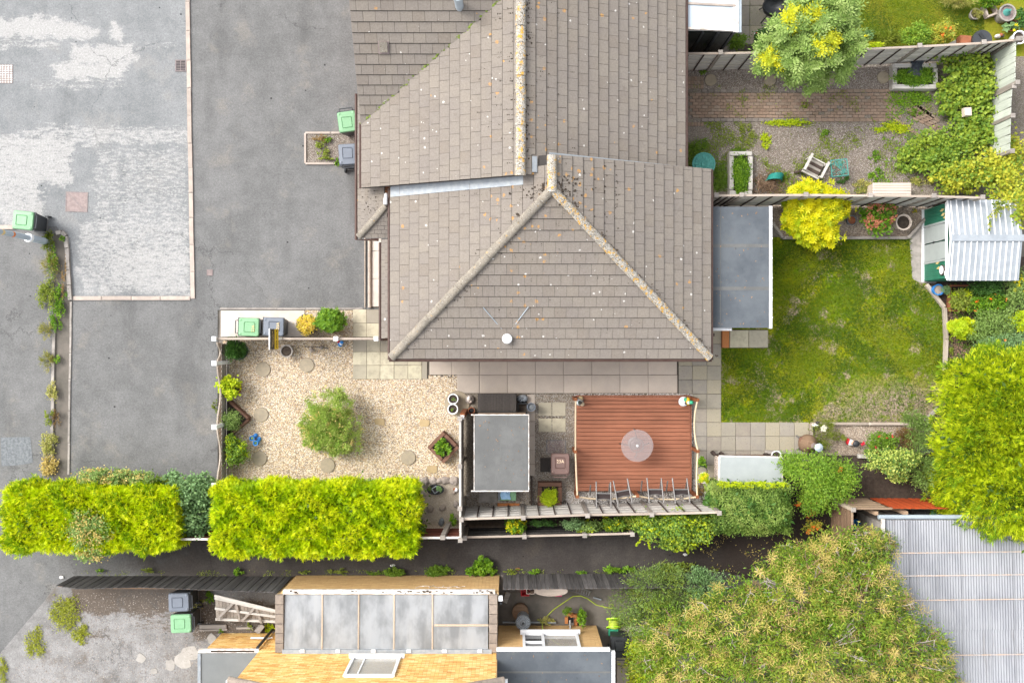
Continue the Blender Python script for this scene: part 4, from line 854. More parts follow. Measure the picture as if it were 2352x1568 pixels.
# ================================================================ ROOFS
def clip(poly, a, b_, c):
    out = []
    for i in range(len(poly)):
        p, q = poly[i], poly[(i + 1) % len(poly)]; dp, dq = a * p[0] + b_ * p[1] - c, a * q[0] + b_ * q[1] - c
        if dp >= 0: out.append(p)
        if dp * dq < 0: t = dp / (dp - dq); out.append((p[0] + (q[0] - p[0]) * t, p[1] + (q[1] - p[1]) * t))
    return out
FULL = {}
def roof_face(o, v2, slope, poly, gauge=.323, cover=.335, th=.030, m='roof_tile_concrete', jit=.0025):
    """tiles of one roof plane: o = a point of the eaves, v2 = level direction up the slope, poly = outline in plan; returns tile records"""
    o = Vector(o); v2 = Vector((v2[0], v2[1], 0)).normalized(); k = math.sqrt(1 + slope * slope)
    u = Vector((v2.y, -v2.x, 0)); v = (v2 + Vector((0, 0, slope))) / k; n = u.cross(v)
    uv = [((Vector((p[0], p[1], 0)) - Vector((o.x, o.y, 0))).dot(u), (Vector((p[0], p[1], 0)) - Vector((o.x, o.y, 0))).dot(v2) * k) for p in poly]
    if sum(uv[i][0] * uv[(i + 1) % len(uv)][1] - uv[(i + 1) % len(uv)][0] * uv[i][1] for i in range(len(uv))) < 0: uv = uv[::-1]
    u0, u1 = min(p[0] for p in uv), max(p[0] for p in uv); v1 = max(p[1] for p in uv); recs = []; i = 0
    vmin = min(p[1] for p in uv)
    while vmin + i * gauge < v1 - .01:
        vv = vmin + i * gauge; uu = u0 - cover - (i % 2) * cover / 2
        while uu < u1:
            g_ = .0034 if cover > .3 else .003
            g2 = .023 if cover > .3 else .008
            q = [(uu + g_, vv), (uu + cover - g_, vv), (uu + cover - g_, vv + gauge - g2), (uu + g_, vv + gauge - g2)]
            full = True
            for j in range(len(uv)):
                a, c = uv[j], uv[(j + 1) % len(uv)]; na, nb = -(c[1] - a[1]), c[0] - a[0]
                q2 = clip(q, na, nb, na * a[0] + nb * a[1])
                if len(q2) != len(q) or any(abs(x[0] - y[0]) + abs(x[1] - y[1]) > 1e-6 for x, y in zip(q, q2)): full = False
                q = q2
                if len(q) < 3: break
            if len(q) >= 3:
                ar = abs(sum(q[j][0] * q[(j + 1) % len(q)][1] - q[(j + 1) % len(q)][0] * q[j][1] for j in range(len(q)))) / 2
                if ar > .004:
                    cx, cy = uu + cover / 2, vv; wc = o + u * cx + v * cy
                    recs.append((wc, Matrix((u, v, n)).transposed(), [(p[0] - cx, p[1] - cy) for p in q], full, gauge, th, m, cover, random.uniform(-jit, jit)))
            uu += cover
        i += 1
    return recs
def tile_geo(q, gauge, th):
    h = lambda y: .010 + th * (1 - y / gauge)
    k = len(q); vs = [(p[0], p[1], -.012) for p in q] + [(p[0], p[1], h(p[1])) for p in q]
    return vs, [tuple(range(k))[::-1], tuple(range(k, 2 * k))] + [(i, (i + 1) % k, k + (i + 1) % k, k + i) for i in range(k)]
def lay_tiles(parent, recs, limit=300, part='roof_tile'):
    def seen(r):
        p = r[0]; k = F / (H - p.z); x, y = 1176 + p.x * k, 784 - p.y * k
        return (-20 < x < 2372) and (-20 < y < 1588)
    recs.sort(key=lambda r: (0 if seen(r) else 1, -r[0].z)); rest = {}
    for i, (wc, M, q, full, g, th, m, cv, j) in enumerate(recs):
        vs, fs = tile_geo(q, g, th)
        if i < limit:
            key = (g, cv, th, m, part)
            if full and key in FULL: me = FULL[key]
            else:
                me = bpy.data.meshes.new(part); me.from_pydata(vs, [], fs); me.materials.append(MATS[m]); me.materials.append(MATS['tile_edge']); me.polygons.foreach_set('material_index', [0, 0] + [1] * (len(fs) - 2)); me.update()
                if full: FULL[key] = me
            o = obj(part, me, parent); o.matrix_basis = Matrix.Translation(wc + M.col[2] * j - wloc(parent)) @ M.to_4x4() @ Matrix.Rotation(random.uniform(-.006, .006), 4, 'Z')
        else:
            bb = rest.setdefault(m, MB()); bb.cur = random.random(); bb.add([wc + M @ Vector((x, y, z + j)) for x, y, z in vs], fs)
    for m, bb in rest.items():
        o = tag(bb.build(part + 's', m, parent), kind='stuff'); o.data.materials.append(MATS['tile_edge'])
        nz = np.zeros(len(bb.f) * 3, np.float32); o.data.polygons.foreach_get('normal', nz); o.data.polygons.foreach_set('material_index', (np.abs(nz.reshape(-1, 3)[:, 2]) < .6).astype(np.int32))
def slab_under(b, pts, th=.14, drop=.014):
    """solid under a roof plane"""
    n = len(pts); a = sum(pts[i][0] * pts[(i + 1) % n][1] - pts[(i + 1) % n][0] * pts[i][1] for i in range(n))
    if a < 0: pts = pts[::-1]
    b.add([(p[0], p[1], p[2] - drop - th) for p in pts] + [(p[0], p[1], p[2] - drop) for p in pts], [tuple(range(n))[::-1], tuple(range(n, 2 * n))] + [(i, (i + 1) % n, n + (i + 1) % n, n + i) for i in range(n)])
def ridge(parent, p0, p1, r, m, seg=.43, name='ridge_tile', lift=.02):
    p0, p1 = Vector(p0), Vector(p1); L = (p1 - p0).length; n = max(1, round(L / seg)); M = frame(p0, p1); l = L / n
    b = MB(); k = 10; vs = []
    for x, rr in ((0, r * 1.06), (.06, r * 1.06), (.062, r), (l - .006, r * .97)):
        vs += [(x, rr * math.cos(math.pi * j / k), rr * math.sin(math.pi * j / k) * .72) for j in range(k + 1)]
    fs = [(i * (k + 1) + j, i * (k + 1) + j + 1, (i + 1) * (k + 1) + j + 1, (i + 1) * (k + 1) + j) for i in range(3) for j in range(k)]
    fs = [f[::-1] for f in fs]
    me = bpy.data.meshes.new(name); me.from_pydata(vs, [], fs + [tuple(range(k + 1)), tuple(range(3 * (k + 1), 4 * (k + 1)))[::-1]]); me.polygons.foreach_set('use_smooth', [True] * len(fs) + [False, False])
    me.set_sharp_from_angle(angle=R(50)); me.materials.append(MATS[m]); me.update()
    for i in range(n):
        o = obj(name, me, parent); o.matrix_basis = Matrix.Translation(p0 + M.col[0] * (l * i) + Vector((random.uniform(-.006, .006), random.uniform(-.006, .006), lift + random.uniform(-.005, .005))) - wloc(parent)) @ M.to_4x4() @ Matrix.Rotation(random.uniform(-.012, .012), 4, 'Z')
def moss(parent, spots, name='moss', m='moss_dark'):
    b = MB()
    for (p, r) in spots:
        for _ in range(random.randint(2, 4)):
            q = Vector(p) + Vector((random.uniform(-r, r), random.uniform(-r * .5, r * .5), 0)) * 1.0; b.cur = random.random()
            b.ball(q, r * random.uniform(.35, .75), 6, 4, 1, 1, .5)
    tag(b.build(name, m, parent), kind='stuff')

# ---- main bungalow (lower house)
xw, xe, ys, yn, ax, ay, az, ze = -3.5, 5.72, -.48, 4.97, 1.06, 4.04, 4.99, 2.87
house = thing('bungalow', 'bungalow with a hipped brown tiled roof and lichen ridges', 'house', (1, 2.2, 0))
b = MB(); b.box((1.12, 2.35, 1.375), (8.55, 5.0, 2.75)); w_ = b.build('wall', 'house_brick', house)
for (xx, ww) in ((-1.6, 1.6), (3.2, 1.8)):
    f_ = MB().box((xx, -.16, 1.55), (ww, .08, 1.15)).build('window', 'white_plastic', w_)
    MB().box((xx, -.205, 1.55), (ww - .16, .012, .99)).build('pane', 'dark_glazing', w_)
MB().box((.9, -.165, 1.02), (.95, .07, 2.0)).build('door', 'white_plastic', w_)
rf = MB()
slab_under(rf, [(xw, ys, ze), (xe, ys, ze), (ax, ay, az)]); slab_under(rf, [(xw, ys, ze), (ax, ay, az), (ax, yn, az), (xw, yn, ze)]); slab_under(rf, [(xe, ys, ze), (xe, yn, ze), (ax, yn, az), (ax, ay, az)])
roof = rf.build('roof', 'roof_underlay', house)
sW, sS, sE = (az - ze) / (ax - xw), (az - ze) / (ay - ys), (az - ze) / (xe - ax)
recs = roof_face((xw, ys, ze), (0, 1), sS, [(xw, ys), (xe, ys), (ax, ay)]) + roof_face((xw, 4.6, ze), (1, 0), sW, [(xw, ys), (ax, ay), (ax, 4.7), (xw, 4.5)]) + roof_face((xe, ys, ze), (-1, 0), sE, [(xe, ys), (xe, yn), (ax, yn), (ax, ay)])
lay_tiles(roof, recs)
ridge(roof, (xw + .02, ys + .02, ze + .02), (ax, ay, az + .02), .125, 'ridge_plain', name='hip_tile')
ridge(roof, (xe - .02, ys + .02, ze + .02), (ax, ay, az + .02), .12, 'ridge_lichen', name='hip_tile')
ridge(roof, (ax, ay - .08, az + .035), (ax, yn - .02, az + .035), .13, 'ridge_lichen')
sp = []
for i in range(150):
    t_ = random.random(); s_ = random.choice((-1, 1)); x = ax + (xe - ax) * t_; y = ay + (ys - ay) * t_
    if random.random() < .6: sp.append(((x + random.uniform(.10, .28) * random.choice((-1, 1)), y + random.uniform(-.05, .05), az + (ze - az) * t_ + .0), random.uniform(.015, .04)))
for i in range(60):
    t_ = random.random() ** .7; x = ax + (xw - ax) * t_; y = ay + (ys - ay) * t_; sp.append(((x + random.uniform(.06, .20), y - random.uniform(.08, .16), az + (ze - az) * t_ - .04), random.uniform(.012, .03)))
for i in range(190):
    r1 = abs(random.gauss(0, .5)); a_ = random.uniform(-2.9, .6); x, y = ax + r1 * math.cos(a_) * 1.1, 4.25 + r1 * math.sin(a_) * .7
    z = az - sE * abs(x - ax); z = min(z, az - sS * max(0, ay - y)); sp.append(((x, y, z + .02), random.uniform(.02, .055)))
for i in range(170):   # joints near the ridge
    r_ = random.randint(0, 6); x = ax + .335 * random.randint(1, 5) + random.uniform(0, .2); y = random.uniform(1.5, 4.9); 
    if y < ay - (x - ax): continue
    sp.append(((x, y, az - sE * (x - ax) + .025), random.uniform(.012, .03)))
for i in range(70):
    y = ys + (ay - ys) * random.random() ** .8; hw_ = 4.6 * (ay - y) / (ay - ys); x = ax + random.uniform(-.9, .9) * hw_
    for q in range(3): sp.append(((x, y + q * .05, ze + sS * (y + q * .05 - ys) + .028), random.uniform(.008, .018)))
for i in range(60):
    x = ax - abs(random.gauss(0, 1.3)); y = random.uniform(ay - (ax - x) + .3, 4.2)
    if x > xw + .1 and y < 4.2:
        for q in range(2): sp.append(((x + q * .05, y, ze + sW * (x + q * .05 - xw) + .028), random.uniform(.008, .020)))
moss(roof, sp)
b = MB(); b.tube([(xw - .05, ys - .05, ze - .05), (xw - .05, 4.42, ze - .05)], .045, 8); b.tube([(xe + .05, ys - .05, ze - .05), (xe + .05, yn, ze - .05)], .045, 8); b.tube([(xw - .05, ys - .06, ze - .05), (xe + .05, ys - .06, ze - .05)], .045, 8)
b.build('gutter', 'brown_gutter', house, True)
MB().box((5.86, D(0, 770, 0).y, 1.3), (.09, .09, 2.6)).build('downpipe', 'brown_gutter', house)
zz = lambda x: ze + sW * (x - xw)
b = MB(); b.hull8([(xw, 4.16, zz(xw) + .03), (.30, 4.22, zz(.3) + .03), (.30, 4.46, zz(.3) + .03), (xw, 4.46, zz(xw) + .03)], [(xw, 4.16, zz(xw) + .045), (.30, 4.22, zz(.3) + .045), (.30, 4.46, zz(.3) + .045), (xw, 4.46, zz(xw) + .045)])
b.build('lead_flashing', 'lead', house)
# flue with two stays
fl = N(1685, 1125, 3.0); fl = Vector((fl.x, fl.y, 2.9))
t = thing('roof_flue', 'white flue cap on the hip face of the bungalow roof', 'flue', fl)
MB().lathe([(.10, 0), (.10, .30), (.14, .31), (.15, .36), (.13, .42), (.03, .45)], fl, 16).build('cap', 'white_plastic', t, True)
MB().box(fl + Vector((.02, .02, .12)), (.36, .36, .02), m=Matrix.Rotation(math.atan(sS), 3, 'X')).build('lead_slate', 'lead', t)
for x, nm in ((1606, 1022), (1755, 1020)):
    q = N(x, nm, 3.45); yy = q.y; q.z = ze + sS * (yy - ys) + .06
    a_ = fl + Vector((0, .1, .25)); mid = a_.lerp(q, .5) + Vector((0, 0, .02)); o = MB().tube([a_, mid, q], .012, 6).build('stay_wire', 'lamp_metal', t, True)

# ---- upper house
ux, uz, uw, ue, uze, uzw = .23, 5.0, -4.33, 5.0, 2.77, 2.86
up_h = thing('bungalow', 'upper bungalow whose long ridge is crusted with orange lichen', 'house', (.3, 8, 0))
b = MB(); n_ = 14.0
prof = [(-3.95, 0), (4.7, 0), (4.7, 2.75), (.23, 4.78), (-3.95, 2.86)]
vs = [(x, 4.52, z) for x, z in prof] + [(x, 12.9, z) for x, z in prof]
b.add(vs, [(0, 1, 2, 3, 4), (9, 8, 7, 6, 5)] + [(i, 5 + i, 5 + (i + 1) % 5, (i + 1) % 5) for i in range(5)]); b.build('wall', 'house_brick', up_h)
rf = MB(); sw2, se2, swg = (uz - uzw) / (ux - uw), (uz - uze) / (ue - ux), .654
vy = lambda x: 6.27 + sw2 / swg * (x - uw)
slab_under(rf, [(uw, 4.43, uzw), (ux, 4.43, uz), (ux, 13, uz), (uw, 13, uzw)], drop=.02); slab_under(rf, [(ue, 4.5, uze), (ue, 13, uze), (ux, 13, uz), (ux, 4.5, uz)], drop=.02)
slab_under(rf, [(-4.37, 6.27, uzw), (uw, 6.27, uzw), (ux, vy(ux), uzw + swg * (vy(ux) - 6.27)), (ux, 11, uzw + swg * 4.73), (-4.37, 11, uzw + swg * 4.73)])
roof2 = rf.build('roof', 'roof_underlay', up_h)
recs = roof_face((uw, 4.43, uzw), (1, 0), sw2, [(uw, 4.43), (ux, 4.43), (ux, vy(ux)), (uw, 6.27)]) + roof_face((ue, 4.99, uze), (-1, 0), se2, [(ue, 4.99), (ue, 10.4), (ux, 10.4), (ux, 4.6), (1.0, 4.6), (1.1, 4.99)][:0] or [(ue, 4.99), (ue, 10.4), (ux, 10.4), (ux, 4.99)]) + roof_face((-4.37, 6.27, uzw), (0, 1), swg, [(-4.37, 6.27), (uw, 6.27), (ux, vy(ux)), (ux, 10.6), (-4.37, 10.6)], gauge=.29)
lay_tiles(roof2, recs)
recs = roof_face((1.0, 4.45, uz - se2 * (1.0 - ux)), (-1, 0), se2, [(.80, 4.45), (.80, 4.99), (ux, 4.99), (ux, 4.45)]); lay_tiles(roof2, recs)
ridge(roof2, (ux, 4.40, uz + .03), (ux, 11, uz + .03), .135, 'ridge_lichen')
sp = []
for i in range(130):
    s_ = random.choice((-1, 1)); x = ux + s_ * (.13 + abs(random.gauss(0, .05))); sp.append(((x, random.uniform(4.45, 9.6), uz - .44 * abs(x - ux) + .02), random.uniform(.015, .035)))
for k in range(40):
    for s_, sl in ((-1, sw2), (1, se2)):
        for c_ in range(5):
            if random.random() < (.75, .5, .28, .15, .08)[c_] * .8:
                x = ux + s_ * (.16 + c_ * .29 + random.uniform(.0, .2)); y = 4.5 + k * .335 / 2.6 * 1.0 + (.16 if c_ % 2 else 0)
                if 4.5 < y < 9.6 and not (s_ > 0 and y < 5.05):
                    for q in range(3): sp.append(((x + q * .05, y, uz - sl * abs(x + q * .05 - ux) + .026), random.uniform(.010, .026)))
moss(roof2, sp)
b = MB(); v_ = []
for i in range(220):
    x = random.uniform(uw, ux); y = vy(x); sp_ = random.uniform(.015, .035); b.cur = random.random(); b.ball((x + random.uniform(-.05, .05), y + random.uniform(-.01, .05), uzw + sw2 * (x - uw) + .03), sp_, 6, 4, 1.4, 1, .5)
tag(b.build('valley_moss', 'moss_green', roof2), kind='stuff')
b = MB()
for p_, q_ in (((uw, 6.27), (ux, vy(ux))),):
    for i in range(40):
        x = uw + (ux - uw) * (i + random.random()) / 40; b.cur = random.random(); b.ball((x, vy(x) + .05, uzw + sw2 * (x - uw) + .015), random.uniform(.02, .04), 6, 4, 1.8, 1, .4)
tag(b.build('valley_dirt', 'moss_dark', roof2), kind='stuff')
MB().tube([(uw - .05, 4.43, uzw - .05), (uw - .05, 6.3, uzw - .05)], .045, 8).build('gutter', 'brown_gutter', up_h, True); MB().tube([(ue + .06, 4.99, uze - .05), (ue + .06, 12.9, uze - .05)], .05, 8).build('gutter', 'brown_gutter', up_h, True)
zE = lambda x: uz - se2 * (x - ux)
b = MB(); b.hull8([(1.0, 4.95, zE(1.0) + .035), (ue, 4.93, zE(ue) + .035), (ue, 5.05, zE(ue) + .035), (1.0, 5.09, zE(1.0) + .035)], [(1.0, 4.95, zE(1.0) + .05), (ue, 4.93, zE(ue) + .05), (ue, 5.05, zE(ue) + .05), (1.0, 5.09, zE(1.0) + .05)])
q = D(1228, 378, 4.85); b.box((q.x, q.y, 4.90), (.14, .42, .02), m=Matrix.Rotation(.4, 3, 'Y'))
b.build('lead_flashing', 'lead', up_h)
q = N(1528, 40, 0); y_ = q.y
t = thing('roof_flue', 'white flue pipe through a lead sheet on the upper roof', 'flue', (D(1057, 26, 4.3).x, D(1057, 26, 4.3).y, 4.45))
p0 = Vector(t.location); sl_ = Matrix.Rotation(math.atan(swg), 3, 'X')
MB().box(p0 + Vector((0, -.08, -.06)), (.52, .46, .02), m=sl_).build('lead_slate', 'lead', t)
MB().lathe([(.19, -.04), (.19, .06), (.12, .07)], p0, 18).build('collar', 'white_plastic', t, True)
MB().lathe([(.115, 0), (.115, .9), (.15, .92), (.15, 1.05)], p0, 18).build('pipe', 'lamp_metal', t, True)
q = D(880, 107, 4.2); 
t = thing('vent_tile', 'raised brown vent tile on the upper front roof', 'vent', (q.x, q.y, uzw + swg * (q.y - 6.27)))
MB().box(t.location + Vector((0, 0, .05)), (.30, .34, .03), m=sl_).build('base', 'rusty_iron', t); MB().box(t.location + Vector((0, .0, .09)), (.22, .28, .05), m=sl_).build('hood', 'ridge_plain', t)
# lean-to canopies over the entrance
can = thing('canopy', 'lean-to tiled canopy with a hipped end under the upper eaves', 'canopy', (-4.1, 4, 0))
cz, cs = 2.28, .46; rf = MB()
slab_under(rf, [(-4.54, 3.06, cz), (-3.70, 3.90, cz + cs * .84), (-3.70, 7.3, cz + cs * .84), (-4.54, 7.3, cz)], .08); slab_under(rf, [(-4.54, 3.06, cz), (-3.62, 3.06, cz), (-3.62, 3.98, cz + cs * .92), (-3.70, 3.90, cz + cs * .84)], .08)
cr = rf.build('roof', 'roof_underlay', can)
recs = roof_face((-4.54, 3.06, cz), (1, 0), cs, [(-4.54, 3.06), (-3.70, 3.90), (-3.70, 7.3), (-4.54, 7.3)], .125, .20, .016) + roof_face((-4.54, 3.06, cz), (0, 1), cs, [(-4.54, 3.06), (-3.62, 3.06), (-3.62, 3.98)], .125, .20, .016)
lay_tiles(cr, recs, 260)
ridge(cr, (-4.52, 3.08, cz + .01), (-3.66, 3.94, cz + cs * .88), .10, 'ridge_plain', .36, 'hip_tile')
b = MB(); b.tube([(-4.60, 7.3, cz - .04), (-4.60, 3.0, cz - .04), (-3.94, 3.0, cz - .04)], .045, 8); b.build('gutter', 'brown_gutter', can, True)
moss(cr, [((-4.3 + random.random() * .5, 3.3 + random.random() * 1.0, cz + cs * .3), random.uniform(.02, .035)) for _ in range(0)] + [((x, y, cz + cs * (x + 4.54) + .03), random.uniform(.015, .03)) for x, y in [(random.uniform(-4.4, -3.9), random.uniform(3.7, 4.4)) for _ in range(22)]])
can2 = thing('canopy', 'narrow strip of tiled canopy along the west wall of the bungalow', 'canopy', (-3.6, 1.5, 0))
rf = MB(); slab_under(rf, [(-3.84, .09, cz), (-3.16, .09, cz + .31), (-3.16, 3.02, cz + .31), (-3.84, 3.02, cz)], .08); cr = rf.build('roof', 'roof_underlay', can2)
lay_tiles(cr, roof_face((-3.84, .09, cz), (1, 0), cs, [(-3.84, .09), (-3.16, .09), (-3.16, 3.0), (-3.84, 3.0)], .125, .20, .016), 200)
b = MB(); b.tube([(-3.89, 2.92, cz - .04), (-3.89, .05, cz - .04)], .045, 8); b.build('gutter', 'brown_gutter', can2, True); MB().tube([(-3.86, .06, cz - .05), (-3.86, .06, .05)], .04, 8).build('downpipe', 'brown_gutter', can2, True)
p0 = D(885, 452, 2.95); t = MB().tube([(p0.x, p0.y + .1, 2.75), (p0.x, p0.y - .1, 2.95), (p0.x, p0.y - .22, 2.95)], .055, 10).build('soil_pipe', 'white_plastic', None, True); tag(t, 'short white pipe in the corner between the two roofs', 'pipe')

# ---- flat roofed extension
ext = thing('garden_room', 'flat roofed garden room with a blue grey felt roof', 'extension', (6.6, 2.1, 0))
x0, x1, y0, y1, zt = 5.48, 7.52, .40, 3.94, 2.40
MB().box(((x0 + x1) / 2, (y0 + y1) / 2, zt / 2 - .02), (x1 - x0 - .12, y1 - y0 - .12, zt - .06)).build('wall', 'white_paint', ext)
r_ = MB().box(((x0 + x1) / 2, (y0 + y1) / 2, zt + .02), (x1 - x0, y1 - y0, .10)).build('roof', 'felt_blue', ext)
for yy in (1.55, 2.8): MB().box(((x0 + x1) / 2, yy, zt + .072), (x1 - x0 - .02, .10, .006)).build('felt_lap', 'felt_grey', r_)
MB().box((6.1, (y0 + y1) / 2, zt + .0715), (.02, y1 - y0 - .04, .004)).build('felt_lap', 'felt_grey', r_)
MB().box((x1 + .055, (y0 + y1) / 2, zt - .01), (.09, y1 - y0 + .04, .15)).build('fascia', 'white_plastic', ext)
MB().box((6.0, y0 - .03, zt - .35), (.95, .10, .5)).build('window', 'white_plastic', ext)
for i in range(6): MB().ball((x1 + .10, y0 + .3 + i * .58, zt + .06), .02, 6, 4).build('clip', 'white_plastic', ext)

# ---- neighbour conservatory
con = thing('conservatory', 'white glazed conservatory roof above a dark glass wall', 'conservatory', (5.8, 11, 0))
cx0, cx1, cy0, cy1 = 5.10, 6.55, 9.05, 13.0
MB().box(((cx0 + cx1) / 2, (cy0 + cy1) / 2, .3), (cx1 - cx0, cy1 - cy0 - .1, .6)).build('wall', 'white_paint', con)
fw = MB().box(((cx0 + cx1) / 2, cy0 + .03, 1.25), (cx1 - cx0, .05, 2.3)).build('glazed_wall', 'dark_glazing', con)
for i in range(4): MB().box((cx0 + .05 + i * (cx1 - cx0 - .1) / 3, cy0 - .005, 1.3), (.07, .05, 2.3)).build('mullion', 'black_plastic', fw)
MB().box(((cx0 + cx1) / 2, cy0 - .02, .12), (cx1 - cx0, .08, .16)).build('sill', 'white_plastic', con)
for j in range(5):
    yb = cy0 + .05 + j * .72
    MB().hull8([(cx0, yb, 2.62), (cx1, yb, 2.42), (cx1, yb + .70, 2.42), (cx0, yb + .70, 2.62)], [(cx0, yb, 2.65), (cx1, yb, 2.45), (cx1, yb + .70, 2.45), (cx0, yb + .70, 2.65)]).build('roof_pane', 'white_glazing', con)
    MB().hull8([(cx0, yb - .03, 2.60), (cx1, yb - .03, 2.40), (cx1, yb + .03, 2.40), (cx0, yb + .03, 2.60)], [(cx0, yb - .03, 2.69), (cx1, yb - .03, 2.49), (cx1, yb + .03, 2.49), (cx0, yb + .03, 2.69)]).build('roof_bar', 'dirty_white' if j != 1 else 'kerb_concrete', con)
MB().box((cx1 + .0, (cy0 + cy1) / 2, 2.43), (.16, cy1 - cy0, .10)).build('frame', 'dirty_white', con); MB().box((cx1 + .13, (cy0 + cy1) / 2, 2.40), (.09, cy1 - cy0, .09)).build('gutter', 'lamp_metal', con)

# ================================================================ YELLOW BRICK HOUSE
def brick_wall(parent, x0, x1, y, zlo, ztop, m, limit, holes=(), top_fn=None, course=.075, bl=.225, face=-1, recs=None):
    """stretcher-bond bricks standing a few millimetres proud of a mortar wall that faces north (face = +1 for +y)"""
    out = []
    n = int((ztop - zlo) / course)
    for i in range(n):
        z = zlo + (i + .5) * course; off = (i % 2) * bl / 2; x = x0 - off
        while x < x1 - .03:
            a, c = max(x, x0), min(x + bl, x1); x += bl
            if c - a < .05: continue
            if top_fn and z + course / 2 > top_fn((a + c) / 2): continue
            if any(hx0 < (a + c) / 2 < hx1 and hz0 < z < hz1 for hx0, hx1, hz0, hz1 in holes): continue
            out.append(((a + c) / 2, z, c - a))
    out.sort(key=lambda r: -r[1]); b = MB()
    for i, (cx, z, l) in enumerate(out):
        if i < limit: piece(parent, 'brick', m, (cx, y + .003 + random.uniform(-.002, .002), z), (l - .010, .03, course - .010), rot=Matrix.Identity(3))
        else: b.cur = random.random(); b.box((cx, y + .003, z), (l - .010, .03, course - .010))
    if b.v: tag(b.build('bricks', m, parent), kind='stuff')
hb = thing('brick_house', 'yellow brick gable house at the lower edge with a white window', 'house', (-4, -11, 0))
gt = lambda x: 4.25 + .47 * min(x + 7.55, -.43 - x)
b = MB(); pr = [(-7.55, 0), (-.43, 0), (-.43, 4.25), (-3.99, 5.92), (-7.55, 4.25)]
b.add([(x, -13.5, z) for x, z in pr] + [(x, -9.245, z) for x, z in pr], [(0, 1, 2, 3, 4), (9, 8, 7, 6, 5)] + [(i, 5 + i, 5 + (i + 1) % 5, (i + 1) % 5) for i in range(5)]); wl = b.build('wall', 'mortar', hb)
brick_wall(wl, -7.55, -.43, -9.245, 2.0, 5.9, 'yellow_brick', 300, [(-4.72, -3.18, 2.5, 4.2)], gt)
brick_wall(wl, -7.55, -6.95, -9.245, 0.02, 2.0, 'yellow_brick', 0)
wi = MB(); 
for (a, c, d, e) in ((-4.66, -3.24, 2.56, 2.64), (-4.66, -3.24, 4.02, 4.10), (-4.66, -4.58, 2.64, 4.02), (-3.32, -3.24, 2.64, 4.02)): wi.box(((a + c) / 2, -9.215, (d + e) / 2), (c - a, .09, e - d))
wf = wi.build('window', 'white_plastic', hb); MB().box((-3.95, -9.235, 3.33), (1.28, .03, 1.40)).build('pane', 'clear_glass', wf); MB().box((-4.28, -9.212, 3.33), (.04, .04, 1.38)).build('mullion', 'white_plastic', wf)
MB().box((-3.95, -9.19, 2.53), (1.62, .16, .06)).build('sill', 'white_plastic', wf)
for s, (xa, za, xb, zb) in (('l', (-7.75, 4.18, -3.99, 5.98)), ('r', (-.23, 4.18, -3.99, 5.98))):
    ridge(hb, (xa, -9.28, za + .02), (xb, -9.28, zb + .02), .11, 'coping_brick', .36, 'verge_tile', .04)
    b = MB(); b.hull8([(xa, -13.5, za - .1), (xb, -13.5, zb - .1), (xb, -9.22, zb - .1), (xa, -9.22, za - .1)] if s == 'l' else [(xb, -13.5, zb - .1), (xa, -13.5, za - .1), (xa, -9.22, za - .1), (xb, -9.22, zb - .1)],
                      [(xa, -13.5, za), (xb, -13.5, zb), (xb, -9.22, zb), (xa, -9.22, za)] if s == 'l' else [(xb, -13.5, zb), (xa, -13.5, za), (xa, -9.22, za), (xb, -9.22, zb)]); b.build('roof', 'ridge_plain', hb)
MB().box((-7.80, -11, 4.10), (.12, 3.4, .12)).build('gutter', 'white_plastic', hb); MB().box((-.18, -11, 4.10), (.12, 3.4, .12)).build('gutter', 'white_plastic', hb)
MB().tube([(-7.62, -9.16, 0.05), (-7.62, -9.16, 1.85)], .045, 8).build('downpipe', 'black_plastic', hb, True)
po = thing('porch', 'yellow brick porch with a pale grey flat roof', 'porch', (-8.5, -11, 0))
MB().box((-8.40, -11.4, .92), (1.70, 4.2, 1.84)).build('wall', 'mortar', po); brick_wall(po, -9.25, -7.62, -9.30, .02, 1.80, 'yellow_brick', 220)
MB().box((-8.44, -11.45, 1.89), (1.88, 4.3, .08)).build('roof', 'porch_felt', po); MB().box((-9.33, -11.45, 1.945), (.09, 4.3, .035)).build('roof_edge', 'lead', po)
g_ = MB().box((-8.47, -9.24, 1.86), (1.80, .11, .09)).build('gutter', 'dirty_white', po); MB().box((-8.35, -9.245, 1.908), (1.3, .05, .008)).build('dirt', 'soil', g_)
q = N(830, 2112, 1.0); MB().tube([(q.x - .05, -9.22, .72), (q.x + .55, -9.22, .74), (q.x + .62, -9.22, .70)], .03, 8).build('waste_pipe', 'white_plastic', po, True)
ga = thing('lean_to_garage', 'lean-to store with a translucent roof between brick copings', 'garage', (-3.6, -8.3, 0))
MB().box((-3.63, -7.56, 1.0), (6.46, .18, 2.0)).build('wall', 'mortar', ga); brick_wall(ga, -6.88, -.40, -7.465, .02, 2.0, 'tan_brick', 300)
MB().box((-3.6, -8.35, .02), (6.3, 1.5, .03)).build('floor', 'edging_concrete', ga)
for xx, nm in ((-6.89, 'l'), (-.555, 'r')):
    MB().box((xx, -8.36, 1.0), (.22, 1.72, 2.0)).build('wall', 'mortar', ga); n_ = 6
    for i in range(n_): piece(ga, 'coping_stone', 'coping_brick', (xx, -7.64 - i * .285, 2.10), (.25, .277, .14))
MB().box((-3.65, -7.43, 2.03), (6.3, .13, .10)).build('gutter', 'dirty_white', ga)
b = MB()
for i in range(60): b.cur = random.random(); xx = random.choice((-6.6 + random.random() * .4, -3.4 + random.random() * 1.0, -1.2 + random.random() * .7, -6 + random.random() * 5)); b.ball((xx, -7.43 + random.uniform(-.04, .04), 2.085), random.uniform(.01, .03), 6, 4, 1.8, .7, .4)
tag(b.build('gutter_dirt', 'moss_dark', ga), kind='stuff')
xs = [-6.77, -5.63, -4.55, -3.50, -2.36, -.69]
